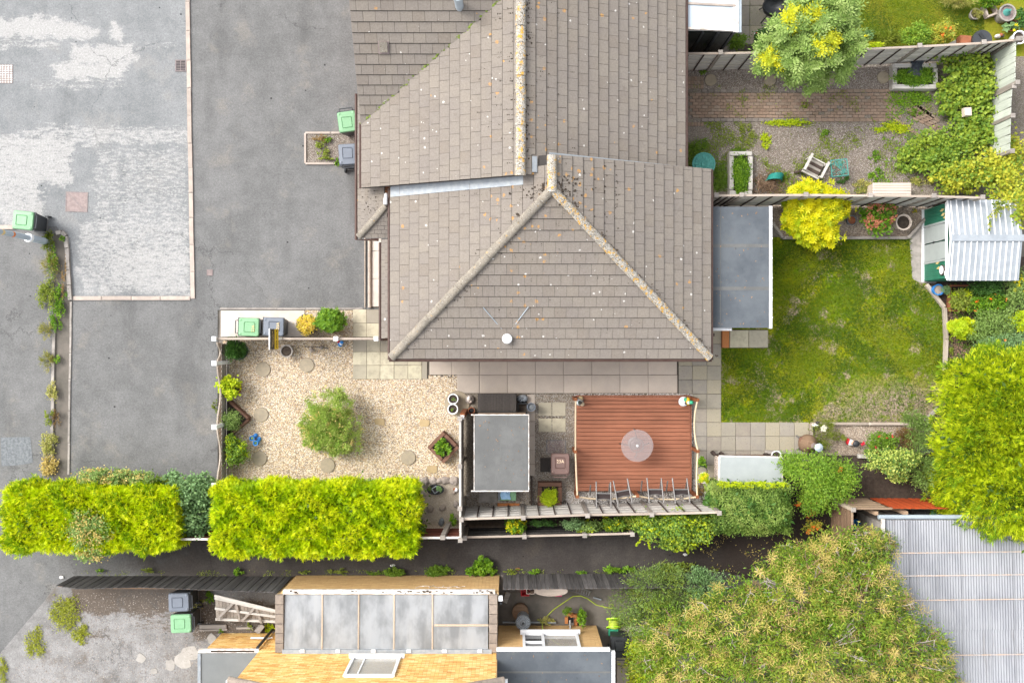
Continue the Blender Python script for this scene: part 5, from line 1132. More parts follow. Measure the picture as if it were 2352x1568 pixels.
for i in range(5):
    a, c = xs[i], xs[i + 1]
    MB().hull8([(a + .02, -9.10, 2.13), (c - .02, -9.10, 2.13), (c - .02, -7.52, 2.05), (a + .02, -7.52, 2.05)], [(a + .02, -9.10, 2.145), (c - .02, -9.10, 2.145), (c - .02, -7.52, 2.065), (a + .02, -7.52, 2.065)]).build('roof_pane', 'polycarbonate', ga)
    if i: MB().hull8([(a - .022, -9.12, 2.09), (a + .022, -9.12, 2.09), (a + .022, -7.5, 2.01), (a - .022, -7.5, 2.01)], [(a - .022, -9.12, 2.165), (a + .022, -9.12, 2.165), (a + .022, -7.5, 2.085), (a - .022, -7.5, 2.085)]).build('glazing_bar', 'frame_timber', ga)
MB().box((-1.5, -8.4, 2.11), (1.6, .06, .05)).build('glazing_bar', 'frame_timber', ga); MB().box((-3.7, -9.17, 2.16), (6.2, .13, .05)).build('flashing', 'lead', ga)
for i in range(6): MB().box((-6.2 + i * 1.05, -9.14, 2.20), (.13, .09, .04)).build('bracket', 'white_plastic', ga)
for (xx, yy, d, m, lb) in ((-3.9, -8.25, (.5, .4, .5), 'red_plastic', 'red crate'), (-2.9, -8.2, (.8, .5, .9), 'dirty_white', 'pale cabinet'), (-5.2, -8.3, (.6, .5, .6), 'brown_wood', 'brown wooden box')):
    o = MB().box((xx, yy, d[2] / 2 + .04), d).build('storage_box', m); tag(o, lb + ' stored under the translucent roof', 'box')
b = MB(); pts = []
for i in range(34): pts.append((-2.95 + i * .045 + random.uniform(-.10, .10), -7.436, 1.45 + .12 * math.sin(i * .9) + random.uniform(-.10, .10)))
b.tube(pts, .006, 4); o = b.build('scrawl', 'dirty_white', ga)
ex2 = thing('rear_extension', 'tan brick extension with a dark grey flat roof and a white window', 'extension', (1.2, -11, 0))
MB().box((1.13, -11.3, 1.30), (3.12, 4.5, 2.56)).build('wall', 'mortar', ex2); brick_wall(ex2, -.43, 2.69, -9.055, .02, 2.55, 'tan_brick', 300, [(.28, 2.08, .92, 2.4)])
MB().box((1.22, -11.3, 2.63), (3.35, 4.6, .08)).build('roof', 'felt_blue', ex2); MB().box((2.94, -11.3, 2.60), (.11, 4.6, .14)).build('fascia', 'white_plastic', ex2); MB().box((1.2, -8.96, 2.60), (3.3, .10, .14)).build('fascia', 'white_plastic', ex2)
for yy in (-9.6, -10.1): MB().box((1.22, yy, 2.673), (3.3, .05, .006)).build('felt_lap', 'felt_grey', ex2)
wf = MB()
for (a, c, d, e) in ((.32, 2.03, .98, 1.06), (.32, 2.03, 2.26, 2.34), (.32, .40, 1.06, 2.26), (1.95, 2.03, 1.06, 2.26), (.90, .98, 1.06, 2.26), (.40, .90, 1.78, 1.85)): wf.box(((a + c) / 2, -9.02, (d + e) / 2), (c - a, .10, e - d))
wf = wf.build('window', 'white_plastic', ex2); MB().box((1.47, -9.045, 1.66), (.96, .03, 1.2)).build('pane', 'clear_glass', wf); MB().box((.65, -9.045, 1.66), (.5, .03, 1.2)).build('pane', 'dark_glazing', wf); MB().box((1.18, -8.98, .94), (1.85, .18, .06)).build('sill', 'white_plastic', wf)
q = N(1663, 1990, 2.0); t = thing('security_camera', 'small white and black security camera on the store corner', 'camera', (q.x, q.y, 2.0))
MB().box((q.x, q.y + .05, 2.05), (.12, .14, .12)).build('housing', 'white_plastic', t); MB().ball((q.x, q.y - .12, 1.98), .06, 10, 6).build('lens', 'black_plastic', t, True)

# ================================================================ CORRUGATED ROOF SHED
cg = thing('corrugated_shed', 'large shed roofed with pale corrugated sheets', 'shed', (15, -10, 0))
MB().box((15.9, -10.3, 1.1), (9.8, 9.8, 2.2)).build('wall', 'edging_concrete', cg)
def corr(x0, cols, y0, y1, z0, z1, pitch=.079, amp=.014):
    n = cols * 6 + 1; vs = []
    for i in range(n):
        x = x0 + i * pitch / 6; h = amp * math.cos(2 * math.pi * i / 6)
        vs += [(x, y0, z0 + h), (x, y1, z1 + h)]
    return vs, [(2 * i, 2 * i + 1, 2 * i + 3, 2 * i + 2)[::-1] for i in range(n - 1)]
for r_, (ya, yb, za, zb) in enumerate(((-5.25, -8.42, 2.32, 2.48), (-8.34, -14.8, 2.45, 2.78))):
    for i in range(13):
        b = MB(); b.cur = random.random(); vs, fs = corr(10.93 + i * .758 , 10, yb, ya, zb + .012 * (i % 2), za + .012 * (i % 2)); b.add(vs, [f[::-1] for f in fs]); o = b.build('roof_sheet', 'corrugated_sheet', cg, True)
for y_ in (N(0, 1830, 2.4).y, N(0, 1905, 2.4).y, N(0, 1985, 2.4).y, N(0, 2165, 2.4).y): MB().box((15.9, y_, 2.35 + (-5.25 - y_) * .05 + .010), (9.7, .035, .02), .012).build('fixing_strip', 'rust_strip', cg)
MB().tube([(10.8, -5.17, 2.27), (20.6, -5.17, 2.27)], .07, 10).build('gutter', 'lamp_metal', cg, True)
MB().box((10.90, -7.6, 2.36), (.06, 4.8, .16)).build('barge_board', 'dirty_white', cg)
o = cg
# ================================================================ FENCES
def fence(name, label, ptsN, h, side, style='slat', m='silver_wood', postm='grey_wood_upright', n=11, post_h=.12, bat=3, cap=True, group=None, base=.12, hfn=None, bw=.12, postw=.10, first=True, railm=None):
    """panel fence between posts whose feet stand at ptsN; side = +1 / -1: which side of the line (left / right of travel) shows the battens"""
    P = [N(x, y) for x, y in ptsN]; t = thing(name, label, 'fence', P[0], group)
    Z = Vector((0, 0, 1))
    for i, p in enumerate(P):
        if postm and (i or first):
            hh = (hfn(i / max(1, len(P) - 1)) if hfn else h) + post_h; po_ = piece(t, 'post', postm, p + Z * hh / 2, (postw, postw, hh), math.atan2(*(P[-1] - P[0]).yx))
            if cap: piece(t, 'post_cap', 'grey_wood', p + Z * (hh + .015), (postw * 1.35, postw * 1.35, .035), math.atan2(*(P[-1] - P[0]).yx))
    for i in range(len(P) - 1):
        a, c = P[i], P[i + 1]; d = (c - a).normalized(); s = Z.cross(d) * side; L = (c - a).length
        if style == 'slat':
            sh = (h - base) / n
            for k in range(n):
                z = base + (k + .5) * sh; j = random.uniform(-.004, .004)
                stick(t, 'slat', m, a + d * .06 + Z * (z + j) + s * (.012 * (k % 2)), c - d * .06 + Z * (z + j + random.uniform(-.004, .004)) + s * (.012 * (k % 2)), .016, sh * .97)
            for k in range(1, bat + 1):
                q = a.lerp(c, k / (bat + 1.0)) + s * .035
                piece(t, 'batten', 'dark_batten', q + Z * (base + (h - base) / 2), (.034, .028, h - base - .02), math.atan2(d.y, d.x))
            stick(t, 'top_rail', railm or 'pale_rail', a + Z * (h + .012), c + Z * (h + .012), .065, .03)
        else:
            k = max(1, int(L / bw)); 
            for q in range(k):
                f = (q + .5) / k; hh = (hfn((i + f) / (len(P) - 1)) if hfn else h) + random.uniform(-.012, .012); pt = a.lerp(c, f) + s * (.008 * (q % 2) + random.uniform(0, .004))
                piece(t, 'board', m, pt + Z * (hh / 2 + .03), (L / k * .96, .018, hh - .06), math.atan2(d.y, d.x) + random.uniform(-.01, .01))
            for zr in (.35, .85):
                f0, f1 = (hfn(i / (len(P) - 1)), hfn((i + 1) / (len(P) - 1))) if hfn else (h, h)
                stick(t, 'rail', railm or 'brown_wood', a - s * .04 + Z * f0 * zr, c - s * .04 + Z * f1 * zr, .05, .08)
    return t
fence('panel_fence', 'long silver slat fence with dark battens along the upper gardens', [(2155, 236), (2350, 235), (2548, 231), (2760, 224), (2970, 214), (3170, 203), (3285, 192)], 1.78, -1)
fence('panel_fence', 'pale slat fence behind the yellow bush and the hydrangea', [(2330, 684), (2408, 683), (2606, 682), (2805, 684), (3000, 686), (3150, 690)], 2.08, -1)
fence('panel_fence', 'weathered grey slat fence behind the deck chairs', [(1545, 1683), (1736, 1677), (1934, 1670), (2132, 1667), (2340, 1662)], 2.05, 1, n=10)
fence('board_fence', 'pale sage green board fence at the right edge above the brambles', [(3272, 195), (3270, 330)], 1.85, -1, 'board', 'sage_wood', bw=.15)
fence('board_fence', 'lower peeling whitish green fence sinking into the brambles', [(3268, 338), (3264, 430), (3262, 540)], 1.7, -1, 'board', 'sage_wood', bw=.24)
hl = lambda f: float(np.interp(f, [0, .12, .37, 1], [1.2, 1.62, 1.42, 2.0]))
fence('board_fence', 'black timber fence with a wavy top along the alley', [(247, 1912), (430, 1912), (615, 1912), (800, 1913), (975, 1913)], 1.7, 1, 'board', 'black_wood', None, bw=.118, hfn=hl)
fence('board_fence', 'charcoal board fence with pale seams right of the store', [(1672, 1907), (1860, 1905), (2050, 1903), (2240, 1901), (2420, 1899)], 1.85, 1, 'board', 'charcoal_wood', None, bw=.122)
fence('low_fence', 'low reddish board fence between the hedge and the rock garden', [(560, 1758), (700, 1757), (960, 1756), (1240, 1755), (1392, 1753), (1540, 1752)], 1.5, -1, 'slat', 'red_brown_wood', None, 8, bat=0, railm='dirty_white')
fence('low_fence', 'broken low dark fence with pale top rails along the alley', [(1552, 1752), (1740, 1748), (1930, 1744), (2080, 1740)], 1.45, -1, 'slat', 'black_wood', 'grey_wood_upright', 7, bat=0, railm='pale_rail')
fence('side_fence', 'tall grey timber fence left of the shed seen edge on', [(1540, 1372), (1540, 1520), (1540, 1650), (1541, 1748)], 1.95, 1, 'slat', 'grey_wood', 'grey_wood_upright', 12, bat=0, cap=True, railm='silver_wood')
fence('timber_fence', 'brown horizontal board fence at the corner by the alley end', [(2757, 1860), (2757, 1654)], 1.95, 1, 'slat', 'brown_wood', 'frame_timber', 11, bat=0, railm='weathered_tan')
fence('timber_fence', 'tan board fence running from the corner post to the orange fence', [(2757, 1652), (2882, 1652)], 1.95, -1, 'slat', 'weathered_tan', None, 11, bat=0, railm='weathered_tan')
fence('board_fence', 'bright orange painted board fence facing the alley', [(2888, 1654), (3060, 1655), (3240, 1656)], 1.85, 1, 'board', 'orange_wood', None, bw=.11, railm='weathered_tan')
for (x, y, lb) in ((2835, 1668, 'square timber post inside the brown fence corner'), (2928, 1668, 'square timber post where the orange fence begins')):
    p = N(x, y); o = piece(None, 'fence_post', 'weathered_tan', p + Vector((0, 0, .95)), (.12, .12, 1.9)); tag(o, lb, 'post')
o = stick(None, 'fallen_post', 'grey_wood', N(1490, 1742, .3), N(1470, 1786, 1.6), .15, .12); tag(o, 'thick grey timber post leaning over the low red fence', 'post')
p = N(1546, 1365); o = piece(None, 'end_post', 'brown_post', p + Vector((0, 0, .9)), (.15, .15, 1.8)); tag(o, 'orange brown end post beside the terracotta pot', 'post')
o = piece(None, 'post_lamp', 'dirty_white', N(1536, 1385, 1.84), (.12, .12, .07)); tag(o, 'small white cap light on the orange brown post', 'lamp')
# front garden fence with trellis
t = thing('trellis_fence', 'low brown fence with wavy trellis top beside the drive', 'fence', N(757, 1360))
ys_ = [1136, 1203, 1405, 1590]; X = N(757, 0).x
hw = lambda f: .92 + .16 * math.cos(2 * math.pi * f)
for a, c in zip(ys_[:-1], ys_[1:]):
    A, C = N(757, a), N(757, c); A.x = C.x = X; L = A.y - C.y
    piece(t, 'gravel_board', 'edging_concrete', (X, (A.y + C.y) / 2, .09), (.05, L - .1, .16))
    for k in range(4): stick(t, 'slat', 'grey_wood', (X + .006 * (k % 2), A.y - .05, .25 + k * .12), (X + .006 * (k % 2), C.y + .05, .25 + k * .12), .018, .115)
    b = MB(); nn = max(5, int(L / .13))
    for k in range(-3, nn + 3):
        for sg in (-1, 1):
            y0_ = A.y - (k + .5) / nn * L; y1_ = y0_ + sg * .34
            q = []
            for j in range(9):
                f = j / 8; yy = y0_ + (y1_ - y0_) * f; z_ = .68 + .34 * f; ff = (A.y - yy) / L
                if .02 < ff < .98 and z_ < hw(ff): q.append((X + .012 * sg, yy, z_))
            if len(q) >= 2: b.tube([q[0], q[-1]], .011, 4)
    if b.v: tag(b.build('trellis', 'brown_wood', t), kind='stuff')
    b = MB(); b.tube([(X, A.y - (A.y - C.y) * j / 14, hw(j / 14)) for j in range(15)], .030, 6); b.build('cap_rail', 'pale_rail', t, True)
for y in ys_[1:]:
    p = N(757, y); piece(t, 'post', 'white_plastic', (X, p.y, .68), (.11, .11, 1.36)); piece(t, 'post_cap', 'white_plastic', (X, p.y, 1.38), (.15, .15, .05))
t = thing('rail_fence', 'low picket fence with a beige rail seen edge on below the bins', 'fence', N(900, 1124))
Y = .085
for xa, xb in ((-9.10, -5.45), (-5.33, -4.22)):
    stick(t, 'rail', 'pale_rail', (xa, Y, 1.10), (xb, Y, 1.10), .07, .045); stick(t, 'rail', 'grey_wood', (xa, Y - .01, .4), (xb, Y - .01, .4), .035, .07)
    k = int((xb - xa) / .14)
    for i in range(k): piece(t, 'picket', 'brown_wood', (xa + (i + .5) * (xb - xa) / k, Y - .03, .55), (.085, .018, 1.0))
for xx in (-9.12, -5.39, -4.16): piece(t, 'post', 'white_plastic', (xx, Y, .6), (.10, .10, 1.2)); piece(t, 'post_cap', 'white_plastic', (xx, Y, 1.22), (.14, .14, .05))
# ================================================================ SIGN, LAMP
t = thing('sale_board', 'yellow and black estate sale board on a post behind the bins', 'sign', (-7.06, .07, 0))
piece(t, 'post', 'white_paint', (-7.10, .10, 1.2), (.07, .07, 2.4))
MB().box((-7.06, .07, 1.84), (.02, .60, .48)).build('yellow_panel', 'sign_yellow', t); MB().box((-7.06, .07, 2.32), (.02, .60, .48)).build('black_panel', 'sign_black', t); MB().box((-7.075, .07, 2.57), (.03, .62, .03)).build('edge_strip', 'white_plastic', t)
for (nm, body, z, s, m) in (('lettering', 'FOR SALE', 1.84, .125, 'sign_black'), ('lettering', 'Oakmans', 2.36, .125, 'sticker_gold'), ('lettering', 'estate agents', 2.22, .06, 'sticker_gold')):
    o = text(t, nm, body, m, (.014, 0, z), s, R(90), .002, R(90))
p = N(157, 803); t = thing('lamp_post', 'pale blue grey lamp post leaning out of the left edge', 'street lamp', p)
p = Vector(p); MB().lathe([(.11, 0), (.11, 1.1), (.085, 1.15), (.075, 5.6)], p, 16).build('column', 'lamp_metal', t, True)
MB().lathe([(.135, 1.08), (.135, 1.2)], p, 16).build('collar', 'white_plastic', t, True)
MB().lathe([(.083, 2.05), (.083, 2.15)], p, 16).build('band', 'orange_petal', t); MB().lathe([(.083, 2.62), (.083, 2.74)], p, 16).build('band', 'sticker_gold', t)
MB().box(p + Vector((-.4, 0, 5.6)), (.9, .22, .12)).build('lamp_head', 'lamp_metal', t)

# ================================================================ WHEELIE BINS
def make_bin(name, label, lidm, bodym='bin_body', group='wheelie bins', num=None, numrz=0.0):
    t = thing(name, label, 'wheelie bin', (0, 0, 0), group)
    b = MB(); b.hull8([(-.21, -.24, .06), (.21, -.24, .06), (.21, .22, .06), (-.21, .22, .06)], [(-.275, -.325, .98), (.275, -.325, .98), (.275, .31, .98), (-.275, .31, .98)]); b.build('body', bodym, t)
    MB().box((0, -.01, .965), (.575, .665, .035)).build('rim', bodym, t)
    b = MB(); r_ = .05
    def rr(hx, hy0, hy1, z, r): return [(hx - r + r * math.cos(a), hy1 - r + r * math.sin(a), z) for a in (0, .5, 1.05, 1.57)] + [(-hx + r + r * math.cos(a), hy1 - r + r * math.sin(a), z) for a in (1.57, 2.1, 2.6, 3.14)] + [(-hx + r + r * math.cos(a), hy0 + r + r * math.sin(a), z) for a in (3.14, 3.7, 4.2, 4.71)] + [(hx - r + r * math.cos(a), hy0 + r + r * math.sin(a), z) for a in (4.71, 5.2, 5.8, 6.28)]
    rings = [rr(.285, -.345, .29, .985, .06), rr(.285, -.345, .29, 1.015, .06), rr(.265, -.325, .275, 1.05, .06), rr(.165, -.235, .12, 1.058, .03), rr(.15, -.22, .105, 1.038, .03), rr(.135, -.205, .09, 1.062, .03)]
    vs = [v for g in rings for v in g]; k = 16
    fs = [(i * k + j, i * k + (j + 1) % k, (i + 1) * k + (j + 1) % k, (i + 1) * k + j) for i in range(5) for j in range(k)] + [tuple(range(k))[::-1], tuple(range(5 * k, 6 * k))]
    b.add(vs, fs); lid = b.build('lid', lidm, t)
    for s in (-1, 1): MB().ball((s * .215, .225, 1.052), .045, 10, 4, 1, 1, .3).build('hinge_pad', lidm, lid, True)
    b = MB(); b.tube([(-.2, .31, 1.0), (-.2, .385, 1.02), (.2, .385, 1.02), (.2, .31, 1.0)], .016, 8); b.build('handle', bodym, t, True)
    for s in (-1, 1): MB().tube([(s * .235, .27, .10), (s * .285, .27, .10)], .10, 14).build('wheel', 'black_plastic', t)
    MB().tube([(-.25, .27, .10), (.25, .27, .10)], .014, 6).build('axle', 'metal_grey', t)
    if num: text(lid, 'number', num[0], num[1], num[2], num[3], numrz)
    return t
def put_bin(t, x, y, rz, z=0.0):
    p = D(x, y, 1.05 + z); t.location = (p.x, p.y, z); t.rotation_euler = (0, 0, rz); return t
g1 = put_bin(make_bin('wheelie_bin', 'green lidded wheelie bin beside the small gravel bed', 'green_lid'), 797, 277, .13)
q1 = put_bin(make_bin('wheelie_bin', 'grey lidded wheelie bin standing in the small gravel bed', 'grey_lid'), 799, 356, math.pi + .06)
put_bin(dup(g1, (0, 0, 0), 0, 'green lidded wheelie bin beside the lamp post'), 54, 506, -1.57 - .10)
put_bin(dup(g1, (0, 0, 0), 0, 'green lidded wheelie bin near the old wooden gate'), 417, 1432, -1.57 + .03)
put_bin(dup(q1, (0, 0, 0), 0, 'grey lidded wheelie bin beside the black alley fence'), 412, 1383, -1.57 + .03)
put_bin(make_bin('wheelie_bin', 'green lidded wheelie bin with number 23A on the cream pad', 'green_lid', num=('23A', 'sticker_gold', (-.04, -.19 + .02, 1.066), .13), numrz=0.0), 569, 751, 1.57 - .03)
put_bin(make_bin('wheelie_bin', 'grey lidded wheelie bin with number 23A on the cream pad', 'grey_lid', num=('23A', 'sticker_gold', (.03, -.17, 1.066), .13), numrz=0.0), 626, 750, 1.57 - .03)
put_bin(make_bin('wheelie_bin', 'brown wheelie bin with number 23A left of the deck', 'brown_lid', 'brown_lid', num=('23A', 'sticker_cream', (.0, -.10, 1.066), .14), numrz=math.pi), 1287, 1067, math.pi)
t_ = put_bin(make_bin('wheelie_bin', 'dark green wheelie bin numbered 23 behind the orange fence', 'dark_green_lid', num=('23', 'dirty_white', (.15, .0, 1.066), .16), numrz=1.57), 2162, 1186, -1.57)
put_bin(make_bin('wheelie_bin', 'black wheelie bin half hidden behind the orange fence', 'black_plastic'), 2118, 1184, -1.57)
put_bin(make_bin('wheelie_bin', 'black wheelie bin at the corner of the dark flat roof', 'black_plastic'), 1424, 1487, math.pi)

# ================================================================ SHED, BENCH, HUTCH
t = thing('garden_shed', 'timber shed with a wrinkled grey felt roof', 'shed', (-.3, -3.3, 0))
for (a, c, nm) in (((-1.05, -2.24), (.42, -2.24), 'n'), ((.42, -2.24), (.42, -4.38), 'e'), ((.42, -4.38), (-1.05, -4.38), 's'), ((-1.05, -4.38), (-1.05, -2.24), 'w')):
    for k in range(12): stick(t, 'board', 'weathered_tan' if nm == 'n' else 'brown_wood', (a[0], a[1], .1 + k * .15), (c[0], c[1], .1 + k * .15), .02, .146)
MB().box((-.32, -3.31, .9), (1.44, 2.11, 1.75)).build('inner_wall', 'brown_wood', t)
b = MB(); nx, ny = 26, 34; vs = []
for j in range(ny + 1):
    for i in range(nx + 1):
        x, y = -1.12 + 1.61 * i / nx, -4.44 + 2.25 * j / ny
        z = 1.955 + .008 * math.exp(-((x + .42 - .05 * math.sin(y * 3)) / .018) ** 2) + .004 * math.sin(x * 9 + 2 * math.sin(y * 2.1)) + .003 * math.sin(y * 7 + x * 4)
        vs.append((x, y, z))
b.add(vs, [(j * (nx + 1) + i, j * (nx + 1) + i + 1, (j + 1) * (nx + 1) + i + 1, (j + 1) * (nx + 1) + i) for j in range(ny) for i in range(nx)]); r_ = b.build('roof', 'felt_grey', t, True)
MB().box((-.315, -3.315, 1.915), (1.60, 2.24, .05)).build('roof_board', 'brown_wood', t)
for (c, d) in (((-.36, -2.185, 1.93), (1.72, .03, .09)), ((-.36, -4.455, 1.93), (1.72, .03, .09)), ((.50, -3.3, 1.93), (.02, 2.25, .08)), ((-1.13, -3.3, 1.93), (.02, 2.25, .08))): MB().box(c, d).build('trim', 'dirty_white', t)
p = N(1652, 1333); t = thing('storage_bench', 'charcoal plastic storage box above the shed', 'storage box', (p.x, p.y, 0)); hx, hy = px(63 * SC), px(29 * SC)
MB().box((p.x, p.y, .25), (2 * hx - .04, 2 * hy - .06, .5)).build('box', 'black_plastic', t); n_ = 26
for i in range(n_): piece(t, 'lid_slat', 'slate_dark', (p.x - hx + (i + .5) * 2 * hx / n_, p.y, .53 + .004 * (i % 2)), (2 * hx / n_ - .004, 2 * hy, .05))
MB().box((p.x, p.y - hy - .02, .50), (2 * hx, .03, .06)).build('lip', 'black_plastic', t)
p = N(1735, 1352); t = thing('plant_crate', 'black square planter beside the charcoal storage box', 'planter', (p.x, p.y, 0)); w_ = .28
for (c, d) in (((p.x - w_ / 2, p.y, .2), (.02, w_, .4)), ((p.x + w_ / 2, p.y, .2), (.02, w_, .4)), ((p.x, p.y - w_ / 2, .2), (w_, .02, .4)), ((p.x, p.y + w_ / 2, .2), (w_, .02, .4))): MB().box(c, d).build('side', 'black_plastic', t)
MB().box((p.x, p.y, .14), (w_ - .02, w_ - .02, .2)).build('soil', 'soil', t)
p = N(1735, 1322); o = MB().ball((p.x, p.y, .15), .16, 12, 8, 1.1, .8, .9).build('plastic_bag', 'dirty_white', None, True); tag(o, 'crumpled clear plastic bag above the black planter', 'bag')
o.data.materials[0] = MATS['galvanised']
for v in o.data.vertices: v.co += Vector((random.uniform(-.03, .03), random.uniform(-.03, .03), random.uniform(-.03, .03)))

def pot(name, label, x, y, r, h, m, fill='soil', z=0.0, cat='pot', taper=.78, sx=1.0, rz=0.0, group=None, rim=True):
    """hollow round pot seen at native pixel (x, y), r in native pixels at its rim"""
    p = N(x, y, z + h); R_ = px(r * SC, z + h); t = thing(name, label, cat, (p.x, p.y, z), group); c = (p.x, p.y, z)
    MB().lathe([(R_ * taper, 0), (R_ * .97, h * .88), (R_ * (1.04 if rim else 1), h * .9), (R_ * (1.04 if rim else 1), h), (R_ * .86, h), (R_ * .80, h * .8)], c, 22, sx, 1, rz).build('pot_wall', m, t, True)
    if fill: MB().lathe([(R_ * .85, h * .70), (R_ * .85, h * .84), (R_ * .4, h * .88)], c, 18, sx, 1, rz).build('soil', fill, t, True)
    return t
pot('plant_pot', 'big black pot holding the yellow pink shrub', 1018, 1077, 33, .42, 'black_plastic')
pot('plant_pot', 'black pot under the bright green shrub by the bins', 1100, 1073, 32, .38, 'black_plastic')
pot('plant_pot', 'black pot under the dark green shrub at the trellis', 792, 1165, 30, .36, 'black_plastic')
pot('plant_pot', 'pale grey stone pot with soil behind the rail fence', 951, 1166, 20.5, .36, 'edging_concrete')
pot('plant_pot', 'terracotta trough under the lime shrub at the trellis', 783, 1290, 25, .30, 'terracotta', sx=.6, rz=-.2)
pot('plant_pot', 'upper of two white rimmed pots with sprouts', 1505, 1325, 17, .40, 'white_plastic'); pot('plant_pot', 'lower of two white rimmed pots with sprouts', 1504, 1358.5, 17, .40, 'white_plastic')
pot('water_tub', 'blue grey round tub beside the shed corner', 1765, 1352, 14.5, .55, 'grey_lid', 'slate_grey', rim=False, cat='tub')
pot('chimney_pot', 'small terracotta chimney pot by the end post', 1566, 1364, 11, .50, 'terracotta', 'pit_black')
pot('plant_pot', 'white rimmed round tub of dry soil beside the hutch', 2580, 1514, 17, .30, 'white_plastic'); pot('plant_pot', 'beige banded pot beside the pink hydrangea', 3003, 738, 26, .42, 'cream_plastic')
pot('plant_pot', 'small grey pot of red soil right of the yellow bush', 2831, 731, 16, .25, 'slate_grey', 'terracotta'); pot('plant_pot', 'small terracotta bowl left of the yellow bush', 2608, 729, 12, .15, 'terracotta')
pot('plant_pot', 'bright blue glazed pot below the metal shed', 3119, 962, 18, .38, 'blue_plastic', 'slate_chip'); pot('plant_pot', 'white round basin beside the black barbecue', 2615, 33, 14, .3, 'white_plastic', 'dirty_white')
pot('plant_pot', 'white pot of red flowers near the conservatory', 2516, 112, 9, .2, 'white_plastic'); pot('plant_pot', 'large grey tub with a green bottle in the top corner', 3348, 42, 28, .45, 'edging_concrete', 'rusty_iron')
pot('plant_pot', 'terracotta bowl under the grey tub in the top corner', 3362, 84, 19, .25, 'terracotta'); pot('plant_pot', 'pale blue bucket at the right edge of the upper garden', 3388, 124, 22, .40, 'white_plastic', 'soil')
pot('plant_pot', 'grey bowl of spiky grass on the upper lawn edge', 3242, 46, 18, .22, 'edging_concrete')
for x, y, lb in ((605, 848, 'leftmost stepping stone below the dark shrub'), (705, 838, 'round stepping stone below the iron windmill stand'), (600, 952, 'round stepping stone beside the corner planter'), (597, 1052, 'round stepping stone beside the lowest trellis shrub'), (753, 1068, 'round stepping stone below the willow bush'), (938, 1050, 'round stepping stone left of the diamond planter'), (1050, 926, 'round slab carrying two white rimmed pots')):
    p = D(x, y); r = px(17 if x < 1000 else 29); o = MB().lathe([(r, 0), (r, .03), (r * .96, .042), (r * .3, .045)], (p.x, p.y, .01), 26).build('stepping_stone', 'stepping_stone'); tag(o, lb, 'stepping stone', 'round stepping stones')
for x, y, lb in ((2360, 268, 'mossy round stepping stone nearest the upper roof'), (2557, 268, 'round stepping stone under the left edge of the pale tree'), (2752, 266, 'round stepping stone half hidden under the pale tree'), (2933, 259, 'round stepping stone left of the upper raised bed')):
    p = N(x, y); r = px(20 * SC); o = MB().lathe([(r, 0), (r, .03), (r * .96, .042), (r * .3, .045)], (p.x, p.y, .01), 26).build('stepping_stone', 'stepping_stone'); tag(o, lb, 'stepping stone', 'round stepping stones')
def flag(x, y, w, h, lb, rz=0.0):
    p = N(x, y); b = MB(); pts = []
    for a in range(9):
        t_ = 2 * math.pi * a / 9; pts.append((p.x + px(w * SC) * (.9 + .2 * random.random()) * math.copysign(abs(math.cos(t_)) ** .5, math.cos(t_)), p.y + px(h * SC) * (.85 + .2 * random.random()) * math.copysign(abs(math.sin(t_)) ** .5, math.sin(t_))))
    b.prism(pts, .0, .045); tag(b.build('flagstone', 'sandstone_flag'), lb, 'stepping stone', 'sandstone flags')
flag(1262, 1400, 17, 12, 'sandstone flag right of the willow bush'); flag(1411, 1405, 17, 13, 'sandstone flag left of the shed fence'); flag(1436, 1558, 17, 13, 'sandstone flag below the diamond planter'); flag(1147, 1488, 16, 12, 'sandstone flag at the foot of the willow bush')
def planter(name, label, c, w, d, h, rz, m='planter_wood', th=.07, fill='soil', z=0.0, cat='planter'):
    t = thing(name, label, cat, (c.x, c.y, z)); M = Matrix.Rotation(rz, 3, 'Z')
    for (q, s) in (((0, d / 2 - th / 2), (w, th)), ((0, -d / 2 + th / 2), (w, th)), ((w / 2 - th / 2, 0), (th, d - 2 * th - .004)), ((-w / 2 + th / 2, 0), (th, d - 2 * th - .004))):
        o = piece(t, 'board', m, Vector((c.x, c.y, z + h / 2)) + M @ Vector((q[0], q[1], 0)), (s[0], s[1], h), rz)
    MB().box((c.x, c.y, z + h * .38), (w - 2 * th - .01, d - 2 * th - .01, h * .7), rz).build('soil', fill, t); return t
planter('planter', 'diamond turned brown planter beside the shed fence', N(1473, 1486, .35), .73, .73, .35, math.pi / 4, th=.11); planter('planter', 'square brown planter holding the lime dwarf shrub', N(1827, 1642, .35), .76, .76, .35, 0, th=.13)
planter('planter', 'brown timber planter below the metal shed', N(3189, 990, .25), .62, .84, .25, 0, 'terracotta', .05); planter('raised_bed', 'weathered raised bed with weeds and a black bag', N(3041, 253, .3), 1.42, .80, .3, 0, 'silver_wood', .14, cat='raised bed')
planter('raised_bed', 'narrow weathered raised bed full of weeds beside the middle fence', N(2462, 575, .3), .74, 1.38, .3, 0, 'silver_wood', .14, cat='raised bed')
t = thing('corner_planter', 'triangular timber corner bed at the trellis fence', 'planter', N(782, 1390)); 
stick(t, 'board', 'planter_wood', N(766, 1333, .16), N(829, 1389, .16), .075, .32); stick(t, 'board', 'planter_wood', N(829, 1392, .16), N(765, 1446, .16), .075, .32)
P = [N(762, 1334), N(826, 1390), N(762, 1446)]; b = MB(); b.prism([(p.x, p.y) for p in P], .0, .2); b.build('soil', 'soil', t)
